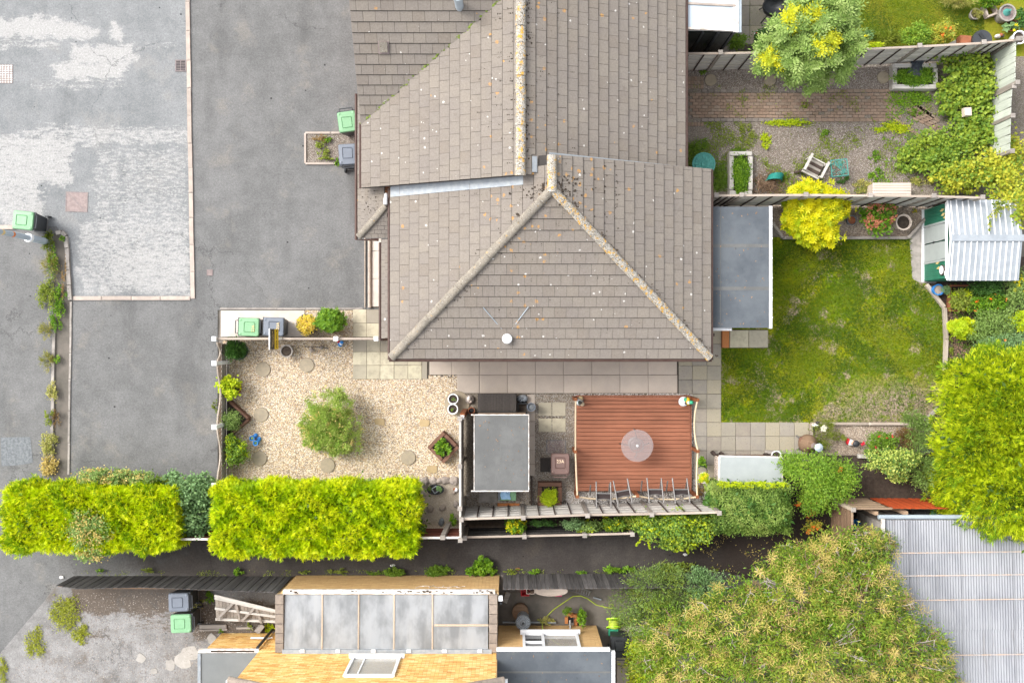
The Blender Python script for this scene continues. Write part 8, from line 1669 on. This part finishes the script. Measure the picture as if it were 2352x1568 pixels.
# hydrangea bed
plant('choisya', 'bright golden yellow choisya bush overhanging the lawn', 'bush', nb((2705, 712, 80, 80, 1.0, .55), (2680, 660, 62, 52, 1.0, .5), (2750, 690, 60, 58, 1.0, .5), (2715, 770, 62, 52, .9, .45), (2660, 720, 50, 60, .9, .45)), 6200, 'choisya_leaf', (.13, .048), 'star', nst=9, sr=.02, spread=.2, extra=[('lime_leaf', 500, (.12, .045), 'star')])
leaf_cloud('side_shoots', bpy.data.objects['choisya'], 'lime_leaf', [W(b) for b in nb((2615, 668, 14, 12, .8, .2), (2622, 710, 14, 12, .8, .2), (2635, 760, 16, 14, .8, .2))], 260, (.12, .045), 0, .8, .25, style='star')
plant('hydrangea', 'hydrangea with faded pink flower heads in the gravel bed', 'bush', nb((2915, 722, 54, 48, .55, .4), (2945, 700, 30, 30, .5, .3)), 1500, 'bright_leaf', (.11, .075), flowers=('pink_petal', 120, .06), clumps=60)
plant('weed', 'orange withered tuft by the hydrangea bed corner', 'weed', nb((3035, 700, 9, 7, .1, .08)), 60, 'mixed_orange', (.07, .04))
# metal shed border
plant('topiary_ball', 'clipped blue green topiary ball beside the blue pot', 'shrub', nb((3142, 962, 15, 15, .55, .2)), 3200, 'sage_leaf', (.024, .014), inner=.1, spread=.05); plant('shrub', 'yellow green shrub in the brown timber planter', 'shrub', nb((3195, 995, 38, 34, .6, .35)), 1800, 'weed_leaf', (.075, .045), extra=[('lime_leaf', 300, (.06, .04), 'leaf')]); plant('shrub', 'yellow green spiky shrub on bare soil beside the lawn', 'shrub', nb((3192, 1088, 34, 28, .5, .35)), 1500, 'lime_leaf', (.08, .03), 'star')
plant('border_shrub', 'dark leafy bush behind the driftwood', 'bush', nb((3275, 960, 60, 40, .6, .45)), 2400, 'dark_leaf', (.07, .045)); plant('border_shrub', 'green rose bush with orange and pink blooms', 'rose', nb((3260, 1010, 46, 38, .7, .45), (3300, 1000, 40, 34, .7, .4)), 2600, 'bright_leaf', (.075, .045), flowers=('orange_petal', 6, .055)); plant('border_shrub', 'blue green bush in the middle of the flower border', 'bush', nb((3310, 1070, 66, 54, .8, .6), (3250, 1110, 40, 36, .6, .4)), 4200, 'grey_green_leaf', (.07, .03)); plant('border_shrub', 'bush with yellow and orange blooms at the right edge below the shed', 'bush', nb((3375, 960, 44, 60, .9, .6)), 2400, 'grey_green_leaf', (.07, .035), flowers=('yellow_petal', 14, .06)); plant('border_shrub', 'pale blue green bush above the conifer', 'bush', nb((3310, 1145, 60, 36, .9, .6), (3370, 1120, 44, 44, .9, .6)), 3400, 'sage_leaf', (.07, .03), flowers=('orange_petal', 5, .05)); plant('border_shrub', 'lime feathery bush at the right edge above the conifer', 'bush', nb((3385, 1070, 30, 34, 1.0, .5)), 1100, 'lime_leaf', (.08, .03)); plant('ground_plant', 'low green shoots along the soil beside the lawn', 'plant', nb((3160, 1145, 12, 34, .06, .06)), 160, 'weed_leaf', (.06, .03))
# overgrown upper garden
plant('pale_tree', 'pale green feathery tree with yellow patches over the upper fence', 'tree', nb((2660, 110, 92, 76, 3.0, .8), (2740, 70, 90, 70, 3.2, .8), (2590, 170, 70, 50, 2.6, .6), (2680, 190, 84, 56, 2.8, .7), (2570, 205, 58, 36, 2.3, .5), (2640, 240, 46, 34, 1.9, .5), (2700, 255, 44, 44, 1.8, .5), (2770, 140, 78, 52, 3.0, .7), (2790, 215, 46, 40, 2.2, .5), (2680, 40, 66, 44, 3.2, .6), (2785, 20, 40, 34, 3.2, .5)), 3300, 'rowan_leaf', (.29, .1), 'pinnate', nst=14, sr=.035, inner=.12, spread=.13, up=.9, clumps=26)
leaf_cloud('yellow_leaves', bpy.data.objects['pale_tree'], 'rowan_yellow', [W(b) for b in nb((2745, 140, 30, 36, 3.45, .25), (2640, 60, 34, 26, 3.5, .2), (2695, 52, 30, 20, 3.6, .2), (2558, 200, 34, 24, 2.7, .2), (2630, 85, 16, 16, 3.3, .2))], 420, (.26, .09), 0, .9, .3, style='pinnate')
plant('bramble', 'dense dark bramble patch beside the sage fence', 'bramble', nb((3200, 220, 90, 46, .5, .45), (3260, 300, 70, 60, .5, .45), (3180, 300, 60, 50, .4, .4), (3240, 390, 70, 60, .45, .4), (3160, 340, 50, 44, .35, .3), (3290, 450, 50, 60, .5, .4)), 5600, 'bramble_leaf', (.12, .10), nst=14, spread=.25); plant('bramble', 'grey green bramble thicket in the middle of the garden end', 'bramble', nb((3080, 490, 76, 60, .35, .35), (3180, 480, 70, 60, .45, .4), (3130, 540, 70, 50, .4, .4), (3020, 540, 46, 40, .25, .25)), 4600, 'bramble_leaf', (.10, .08), nst=12, spread=.25); plant('bramble', 'yellowing bramble thicket spilling towards the metal shed', 'bramble', nb((3270, 560, 90, 60, .7, .5), (3340, 600, 70, 80, 1.0, .6), (3190, 590, 70, 50, .5, .45), (3350, 520, 50, 60, .8, .5), (3130, 600, 50, 40, .4, .35), (3370, 690, 40, 60, 1.6, .5)), 5600, 'bramble_yellow', (.10, .085), nst=14, spread=.25, extra=[('bramble_leaf', 1600, (.10, .08), 'leaf')])
plant('ivy_shoot', 'trailing shoots hanging over the white shed roof', 'climber', nb((3310, 700, 20, 34, 2.1, .08), (3288, 740, 8, 26, 2.0, .05), (3340, 680, 24, 20, 2.1, .1)), 380, 'olive_leaf', (.08, .04), base_z=1.9, nst=5, sr=.006)
for k, (x, y, rx, ry, n, m, lf, lb) in enumerate(((3041, 255, 62, 28, 4200, 'bright_leaf', (.05, .035), 'bright green weeds filling the upper raised bed'), (2462, 580, 25, 62, 3600, 'bright_leaf', (.055, .04), 'green weeds filling the narrow raised bed'))): plant('bed_weeds', lb, 'weeds', nb((x, y, rx, ry, .32, .10)), n, m, lf, base_z=.25)
for k, (x, y, rx, ry, n, m, lb) in enumerate(((2320, 500, 38, 36, 900, 'mid_leaf', 'weeds around the teal table at the roof corner'), (2395, 600, 22, 48, 800, 'mid_leaf', 'flowering weeds left of the narrow raised bed'), (2620, 408, 70, 12, 900, 'lime_leaf', 'moss green strip along the lower path edge'), (2545, 470, 18, 26, 420, 'lime_leaf', 'square patch of bright weeds in the chips'), (2480, 445, 26, 40, 380, 'weed_leaf', 'thin weeds in the left part of the chips'), (2960, 425, 60, 18, 1000, 'lime_leaf', 'bright moss strip bending round the path end'), (3020, 330, 70, 26, 1100, 'bright_leaf', 'bright ground ivy below the upper raised bed'), (3035, 375, 24, 14, 260, 'mid_leaf', 'clump of weeds on the brown block paving'), (2905, 520, 20, 22, 240, 'bright_leaf', 'small weeds near the square teal table'), (2912, 585, 24, 30, 340, 'bright_leaf', 'low leafy weeds above the cream chest'), (2740, 440, 16, 12, 150, 'bright_leaf', 'small green weed in the middle of the chips'), (2610, 590, 14, 16, 160, 'mid_leaf', 'weed right of the teal garden bag'), (2800, 600, 24, 18, 240, 'dark_leaf', 'dark weed below the square teal table'), (2870, 620, 40, 22, 420, 'dry_weed', 'dry grass tangle left of the cream chest'), (2680, 350, 24, 12, 90, 'weed_leaf', 'weeds growing in the path joints'), (2470, 330, 20, 30, 70, 'weed_leaf', 'sparse weeds on the left of the path'), (2340, 240, 14, 12, 200, 'mid_leaf', 'leafy weed beside the mossy stepping stone'), (2450, 500, 26, 12, 300, 'mid_leaf', 'weed tuft above the narrow raised bed'), (3060, 600, 36, 24, 420, 'dry_weed', 'dry bramble stalks right of the cream chest'))):
    plant('weed_patch', lb, 'weeds', nb((x, y, rx, ry, .05, .07)), n, m, (.06, .032), nst=2, sr=.004, lowcut=0, group=None)
# upper neighbour's border
for k, (x, y, rx, ry, z, rz, n, m, lf, st, lb, fl) in enumerate(((2445, 142, 32, 22, .7, .5, 1400, 'mid_leaf', (.06, .04), 'leaf', 'round green shrub beside the dark conservatory wall', None), (2545, 130, 40, 32, .6, .5, 1900, 'dark_leaf', (.07, .045), 'leaf', 'dark leafy shrub left of the pale tree', None), (2870, 130, 30, 24, .4, .35, 700, 'sage_leaf', (.09, .03), 'blade', 'blue grey spiky plant on the upper fence border', ('yellow_petal', 3, .05)), (2945, 130, 44, 28, .4, .35, 1200, 'weed_leaf', (.16, .022), 'blade', 'strappy light green plant on the upper fence border', None), (3040, 120, 48, 34, .5, .4, 2000, 'pyracantha_leaf', (.075, .04), 'leaf', 'green shrub in the middle of the upper border', None), (3130, 115, 40, 40, .5, .4, 1700, 'mixed_orange', (.08, .035), 'leaf', 'orange tinted shrub on the upper border', ('orange_petal', 5, .05)), (2890, 165, 40, 16, .9, .4, 800, 'lime_leaf', (.07, .045), 'leaf', 'lime creeper over the top of the upper fence', None), (3180, 10, 60, 18, .3, .3, 700, 'dry_weed', (.22, .016), 'blade', 'dry ornamental grass at the top edge', None), (3330, 150, 40, 10, .2, .2, 360, 'mid_leaf', (.05, .035), 'leaf', 'low weeds behind the upper fence', None), (3290, 5, 50, 16, .4, .3, 900, 'bright_leaf', (.08, .05), 'leaf', 'bright shrub in the top right corner', ('pink_petal', 3, .06)), (3390, 60, 18, 30, .4, .3, 700, 'dark_leaf', (.08, .05), 'leaf', 'dark shrub at the right edge of the upper garden', None), (3242, 46, 16, 16, .25, .2, 420, 'dry_weed', (.16, .010), 'blade', 'spiky grass in the grey bowl', None), (3362, 92, 24, 14, .3, .15, 60, 'sage_leaf', (.2, .13), 'leaf', 'big leaved plant over the terracotta bowl', ('yellow_petal', 2, .06)))):
    plant('border_plant', lb, 'plant', nb((x, y, rx, ry, z, rz)), n, m, lf, st, flowers=fl)
plant('red_flower', 'red geranium bloom in the small white pot', 'flower', nb((2516, 112, 5, 5, .25, .05)), 60, 'red_petal', (.05, .04))
# lower left hedge companions
plant('shrub', 'sage green rounded leaf shrub in the gap between the hedges', 'shrub', [(440, 1130, 50, 40, 1.2, .6), (455, 1185, 34, 44, 1.0, .6), (420, 1212, 36, 22, 1.0, .4), (400, 1100, 34, 20, 1.1, .4), (470, 1110, 24, 20, 1.0, .4)], 5200, 'sage_leaf', (.085, .075)); plant('shrub', 'grey brown shrub growing through the left golden hedge', 'shrub', [(205, 1215, 48, 40, 2.0, .35), (215, 1265, 36, 22, 1.7, .4)], 3600, 'grey_green_leaf', (.065, .05), extra=[('tan_leaf', 1500, (.06, .045), 'leaf')]); plant('shrub', 'dry cream tipped shrub along the top of the left hedge', 'shrub', [(225, 1092, 44, 18, 1.4, .5), (280, 1095, 40, 18, 1.3, .5), (330, 1098, 30, 18, 1.3, .5)], 3800, 'grey_green_leaf', (.07, .04), extra=[('tan_leaf', 900, (.06, .04), 'leaf')])
plant('shrub', 'small green conifer tuft beside the trellis end post', 'shrub', [(482, 1112, 22, 14, .5, .4), (470, 1128, 18, 18, .6, .4)], 900, 'weed_leaf', (.09, .022), 'blade')
# weeds of the verge, alley and yard
for k, (x, y, rx, ry, n, m, st, lf, lb) in enumerate(((112, 558, 14, 26, 800, 'weed_leaf', 'blade', (.10, .025), 'tall weed clump at the foot of the lamp post'), (116, 610, 20, 30, 700, 'dry_weed', 'blade', (.16, .016), 'dry straw grass on the upper verge'), (122, 600, 12, 40, 500, 'bright_leaf', 'leaf', (.05, .035), 'green creeping weed on the upper verge'), (112, 680, 24, 34, 1200, 'weed_leaf', 'leaf', (.06, .04), 'mixed weed clump in the middle of the verge'), (138, 690, 16, 34, 700, 'bright_leaf', 'leaf', (.05, .04), 'bright leafy weeds along the inner verge kerb'), (130, 730, 14, 34, 520, 'bright_leaf', 'leaf', (.05, .04), 'trailing green weed below the middle clump'), (108, 760, 16, 24, 420, 'dry_weed', 'blade', (.18, .014), 'dry straw tuft left of the worn edging'), (110, 830, 16, 24, 420, 'dry_weed', 'blade', (.18, .014), 'straw coloured grass tuft on the lower verge'), (132, 826, 8, 10, 120, 'bright_leaf', 'leaf', (.05, .035), 'small green weed right of the straw tuft'), (122, 900, 14, 26, 420, 'dry_weed', 'leaf', (.06, .035), 'brownish weed on the lower edging'), (112, 955, 10, 22, 260, 'weed_leaf', 'leaf', (.06, .035), 'yellow green weed on the lower edging'), (130, 960, 10, 20, 260, 'brown_dead', 'blade', (.08, .02), 'brown withered weed beside the lower edging'), (114, 1020, 18, 30, 900, 'dry_weed', 'leaf', (.06, .035), 'bushy tan weed near the bottom of the verge'), (112, 1066, 20, 26, 900, 'tan_leaf', 'leaf', (.06, .035), 'tan weed clump touching the golden hedge'), (145, 548, 6, 6, 90, 'bright_leaf', 'leaf', (.05, .04), 'small bright weed by the rounded kerb end'), (148, 640, 6, 50, 200, 'brown_dead', 'leaf', (.05, .03), 'brown moss along the curved kerb'))):
    plant('verge_weed', lb, 'weed', [(x, y, rx, ry, .10, .14)], n, m, lf, st, nst=2, sr=.005, lowcut=0)
for k, (x, y, rx, ry, z, n, m, lf, lb) in enumerate(((905, 1312, 22, 12, .15, 700, 'mid_leaf', (.07, .045), 'low green weed below the golden hedge end'), (1002, 1310, 28, 13, .15, 1100, 'mid_leaf', (.06, .04), 'wide cushion of small leaved weed in the alley'), (1110, 1297, 20, 20, .25, 500, 'bright_leaf', (.13, .08), 'tall nettle clump beside the brick store corner'), (1085, 1308, 16, 12, .2, 300, 'bright_leaf', (.12, .07), 'lower nettle left of the tall clump'), (1118, 1308, 20, 12, .15, 260, 'bright_leaf', (.12, .07), 'low nettle leaves right of the tall clump'), (546, 1312, 11, 8, .12, 260, 'bright_leaf', (.06, .04), 'small bright weed at the foot of the black fence'), (1226, 1313, 12, 7, .1, 240, 'bright_leaf', (.06, .03), 'bright weed tuft by the charcoal fence'), (1335, 1313, 11, 5, .1, 160, 'bright_leaf', (.06, .025), 'small weed tuft by the charcoal fence middle'), (1405, 1308, 18, 10, .15, 240, 'bright_leaf', (.13, .035), 'dandelion like weed by the charcoal fence'), (1440, 1308, 16, 8, .12, 240, 'bright_leaf', (.08, .05), 'round leaved weed beside the dandelion'), (1175, 1312, 20, 7, .08, 140, 'weed_leaf', (.07, .03), 'thin weeds at the store corner'), (340, 1308, 18, 6, .1, 160, 'weed_leaf', (.08, .02), 'grass tuft along the black fence'), (780, 1312, 26, 7, .08, 160, 'weed_leaf', (.07, .03), 'sparse weeds along the brick store wall'), (860, 1313, 20, 6, .08, 140, 'mid_leaf', (.06, .03), 'low weeds left of the alley cushion'), (1560, 1303, 50, 12, .15, 420, 'weed_leaf', (.08, .05), 'straggling ivy leaves along the dark soil'), (1640, 1312, 12, 10, .15, 50, 'weed_leaf', (.16, .03), 'spiky dandelion on the dark soil'), (700, 1313, 14, 5, .08, 80, 'weed_leaf', (.06, .03), 'tiny weed near the brick store edge'), (230, 1311, 8, 6, .1, 90, 'bright_leaf', (.06, .03), 'small weed at the black fence end'))):
    plant('alley_weed', lb, 'weed', [(x, y, rx, ry, z, z * .8)], n, m, lf, 'leaf', nst=2, sr=.005, lowcut=0)
for k, (x, y, rx, ry, n, m, lb) in enumerate(((150, 1408, 34, 40, 1900, 'moss_weed', 'upper yellow green moss patch in the yard'), (185, 1455, 22, 22, 700, 'moss_weed', 'moss tongue below the upper yellow patch'), (80, 1475, 24, 34, 1000, 'moss_weed', 'middle yellow moss patch near the drive edge'), (6, 1540, 14, 30, 420, 'moss_weed', 'yellow moss patch in the lower left corner'), (483, 1370, 10, 16, 300, 'bright_leaf', 'green weed left of the old gate'), (455, 1385, 18, 12, 300, 'dry_weed', 'mossy weed between the yard bins'), (508, 1445, 8, 8, 130, 'bright_leaf', 'weed at the end of the long plank'), (575, 1435, 8, 12, 130, 'weed_leaf', 'weed in the middle of the planks'), (545, 1418, 10, 8, 120, 'weed_leaf', 'weed under the old gate corner'), (618, 1440, 14, 12, 300, 'lime_leaf', 'bright weed beside the board offcuts'), (560, 1545, 30, 16, 300, 'dry_weed', 'dry moss near the bottom of the yard'))):
    plant('yard_weed', lb, 'weed', [(x, y, rx, ry, .04, .05)], n, m, (.055, .03), 'leaf', nst=2, sr=.004, lowcut=0)
plant('potted_shrub', 'small green shrub above the drain gully', 'shrub', [W_[:] for W_ in nb((1885, 2030, 16, 14, .5, .25))], 600, 'mid_leaf', (.05, .02)); plant('weed', 'ferny weed right of the drain gully', 'weed', nb((1932, 2050, 14, 26, .3, .25)), 420, 'bright_leaf', (.09, .035)); plant('weed', 'dry weed at the foot of the extension wall', 'weed', nb((1815, 2060, 26, 14, .15, .12)), 360, 'dry_weed', (.06, .03))
for k, (x, y, rx, ry, n, m, lf, lb) in enumerate(((742, 342, 16, 22, 420, 'weed_leaf', (.06, .04), 'yellow green weed in the small gravel bed'), (752, 320, 8, 8, 140, 'bright_leaf', (.06, .04), 'bright weed near the green lidded bin'), (735, 320, 18, 10, 240, 'brown_dead', (.07, .02), 'brown dead weed at the top of the small bed'), (748, 366, 14, 6, 180, 'weed_leaf', (.06, .04), 'weed row at the lower edge of the small bed'), (775, 372, 8, 8, 140, 'bright_leaf', (.06, .04), 'weed beside the grey lidded bin'))): plant('bed_weed', lb, 'weed', [(x, y, rx, ry, .08, .10)], n, m, lf, 'leaf', nst=2, sr=.004, lowcut=0)
# the big tree and its neighbour at the lower right
BT = ((1560, 1500, 110, 110, 2.4, 1.0), (1700, 1440, 120, 110, 3.0, 1.1), (1830, 1370, 120, 110, 3.2, 1.2), (1930, 1300, 110, 80, 2.8, 1.0), (1980, 1400, 120, 110, 3.2, 1.2), (1870, 1490, 150, 110, 3.6, 1.2), (2050, 1500, 120, 110, 3.2, 1.1), (1700, 1560, 140, 90, 3.2, 1.1), (1990, 1250, 70, 46, 2.2, .8), (1850, 1290, 80, 50, 2.4, .8), (2120, 1560, 80, 60, 2.6, .9), (1890, 1600, 180, 70, 3.4, 1.0), (1580, 1620, 110, 80, 2.6, .9))
bt = plant('big_tree', 'large shaggy olive green tree with bare pale twigs', 'tree', BT, 50000, 'olive_leaf', (.14, .030), 'leaf', nst=0, inner=.22, spread=.13, up=.5, clumps=75, extra=[('bright_leaf', 9000, (.12, .03), 'leaf'), ('mid_leaf', 16000, (.13, .03), 'leaf')])
B_ = [W(b) for b in BT]; root = Vector((B_[5][0], B_[5][1], 0)); b = MB(); b.tube([root, root + Vector((.1, .1, 1.2)), root + Vector((0, .2, 2.4))], [.22, .18, .13], 9)
for q in B_:
    c = Vector(q[:3]); m_ = (root + Vector((0, .1, 1.2))).lerp(c, .5) + Vector((0, 0, .3)); b.tube([root + Vector((0, .1, 1.3)), m_, c], [.10, .07, .04], 6)
b.build('trunk', 'bark', bt, True); b = MB(); b2 = MB()
for i in range(420):
    q = random.choice(B_); d_ = Vector(rdir(1)[0]); d_.z = abs(d_.z) * .9 + .1; d_.normalize(); e = Vector((q[0] + d_.x * q[3] * 1.02, q[1] + d_.y * q[4] * 1.02, q[2] + d_.z * q[5] * 1.02)); s_ = Vector((q[0] + d_.x * q[3] * .5, q[1] + d_.y * q[4] * .5, q[2] + d_.z * q[5] * .5)) + Vector(rdir(1)[0]) * .2; mid = s_.lerp(e, .55) + Vector(rdir(1)[0]) * .06
    (b if i % 2 else b2).tube([s_, mid, e], [.020, .014, .006], 4)
    for j in range(3): f = mid.lerp(e, random.random()); (b if i % 2 else b2).tube([f, f + Vector(rdir(1)[0]) * random.uniform(.1, .22)], [.011, .004], 4)
tag(b.build('bare_twigs', 'pale_twig', bt), kind='stuff'); tag(b2.build('bare_twigs', 'twig_brown', bt), kind='stuff')
leaf_cloud('withered_leaves', bt, 'tan_leaf', [(q[0], q[1], q[2] + .05, q[3] * 1.03, q[4] * 1.03, q[5] * 1.03) for q in B_], 1900, (.19, .014), .05, .9, .10, .05, 46, 'star')
plant('tall_shrub', 'soft olive shrub hanging over the charcoal fence', 'bush', [(1500, 1345, 62, 44, 1.5, .8), (1440, 1390, 40, 44, 1.3, .7), (1560, 1370, 60, 50, 1.5, .8), (1480, 1430, 50, 44, 1.2, .7), (1545, 1440, 60, 60, 1.4, .8), (1530, 1312, 40, 22, 1.3, .5)], 14000, 'grey_green_leaf', (.085, .024), 'blade', nst=9, sr=.02, extra=[('weed_leaf', 4200, (.085, .024), 'blade')], spread=.22)
plant('tall_shrub', 'sage leaved branch of shrub beside the big tree top', 'bush', [(1620, 1345, 44, 34, 1.8, .5), (1600, 1320, 30, 20, 1.6, .4)], 2600, 'sage_leaf', (.10, .03), 'blade', nst=4)
plant('tall_shrub', 'yellow leaved shrub at the left foot of the big tree', 'bush', [(1500, 1540, 60, 60, 1.6, .7), (1480, 1500, 40, 40, 1.2, .5)], 4200, 'lime_leaf', (.11, .03), 'leaf', extra=[('olive_leaf', 3000, (.12, .03), 'leaf')])
plant('ground_shrub', 'orange flecked low shrub at the alley end below the firethorn', 'shrub', nb((2700, 1750, 30, 22, .4, .3)), 500, 'mixed_orange', (.06, .04), flowers=('orange_petal', 4, .05))

ground_cover('ground_cover', 'thin creeping weeds over the purple chips', [(1580, 280), (2090, 280), (2120, 445), (1640, 445), (1580, 380)], 26000, 'weed_leaf', 2.1, .28, (.05, .03), .01, 1.3)
ground_cover('ground_cover', 'dark green creeping weeds near the roof corner of the upper garden', [(1576, 330), (1680, 300), (1680, 440), (1636, 440), (1632, 390), (1576, 380)], 6000, 'mid_leaf', 2.6, .05, (.05, .03), .01, 4.0)
ground_cover('ground_cover', 'sparse weeds between the brown block pavers', [(1590, 195), (2120, 195), (2160, 290), (1590, 285)], 9000, 'weed_leaf', 2.9, .52, (.045, .025), .03, 7.7)
ground_cover('ground_cover', 'bright weeds spreading in front of the brambles', [(2040, 205), (2110, 190), (2190, 270), (2110, 330), (2050, 440), (2010, 440)], 5200, 'bright_leaf', 2.4, .02, (.06, .04), .01, 2.2)
ground_cover('ground_cover', 'moss and small weeds along the foot of the alley fences', [(170, 1309), (1690, 1306), (1690, 1321), (170, 1323)], 3600, 'weed_leaf', 3.5, .18, (.045, .022), .008, 5.1)
ground_cover('ground_cover', 'low leaves and weeds under the flower border', [(2180, 650), (2352, 650), (2352, 830), (2200, 830)], 5200, 'mid_leaf', 2.4, -.1, (.06, .035), .01, 9.0)
ground_cover('ground_cover', 'fallen leaves on the dark soil of the alley end', [(1560, 1230), (1900, 1190), (1890, 1300), (1640, 1315)], 2600, 'tan_leaf', 4.5, .42, (.05, .025), .012, 3.0)

for nm_, lb_, (x0_, x1_, y0_, y1_, z_), k_ in (('roof_debris', 'dark specks and leaf bits lying on the blue grey flat roof', (5.6, 7.4, .5, 3.8, 2.475), 60), ('roof_debris', 'leaf bits lying on the grey felt shed roof', (-1.0, .4, -4.3, -2.3, 1.972), 34), ('roof_debris', 'specks lying on the dark grey extension roof', (-.2, 2.7, -10.9, -9.1, 2.676), 40)):
    b = MB()
    for i in range(k_): b.cur = random.random(); b.box((random.uniform(x0_, x1_), random.uniform(y0_, y1_), z_), (random.uniform(.015, .06), random.uniform(.01, .03), .006), random.uniform(0, 3))
    tag(b.build(nm_, 'twig_brown'), lb_, 'debris', None, 'stuff')
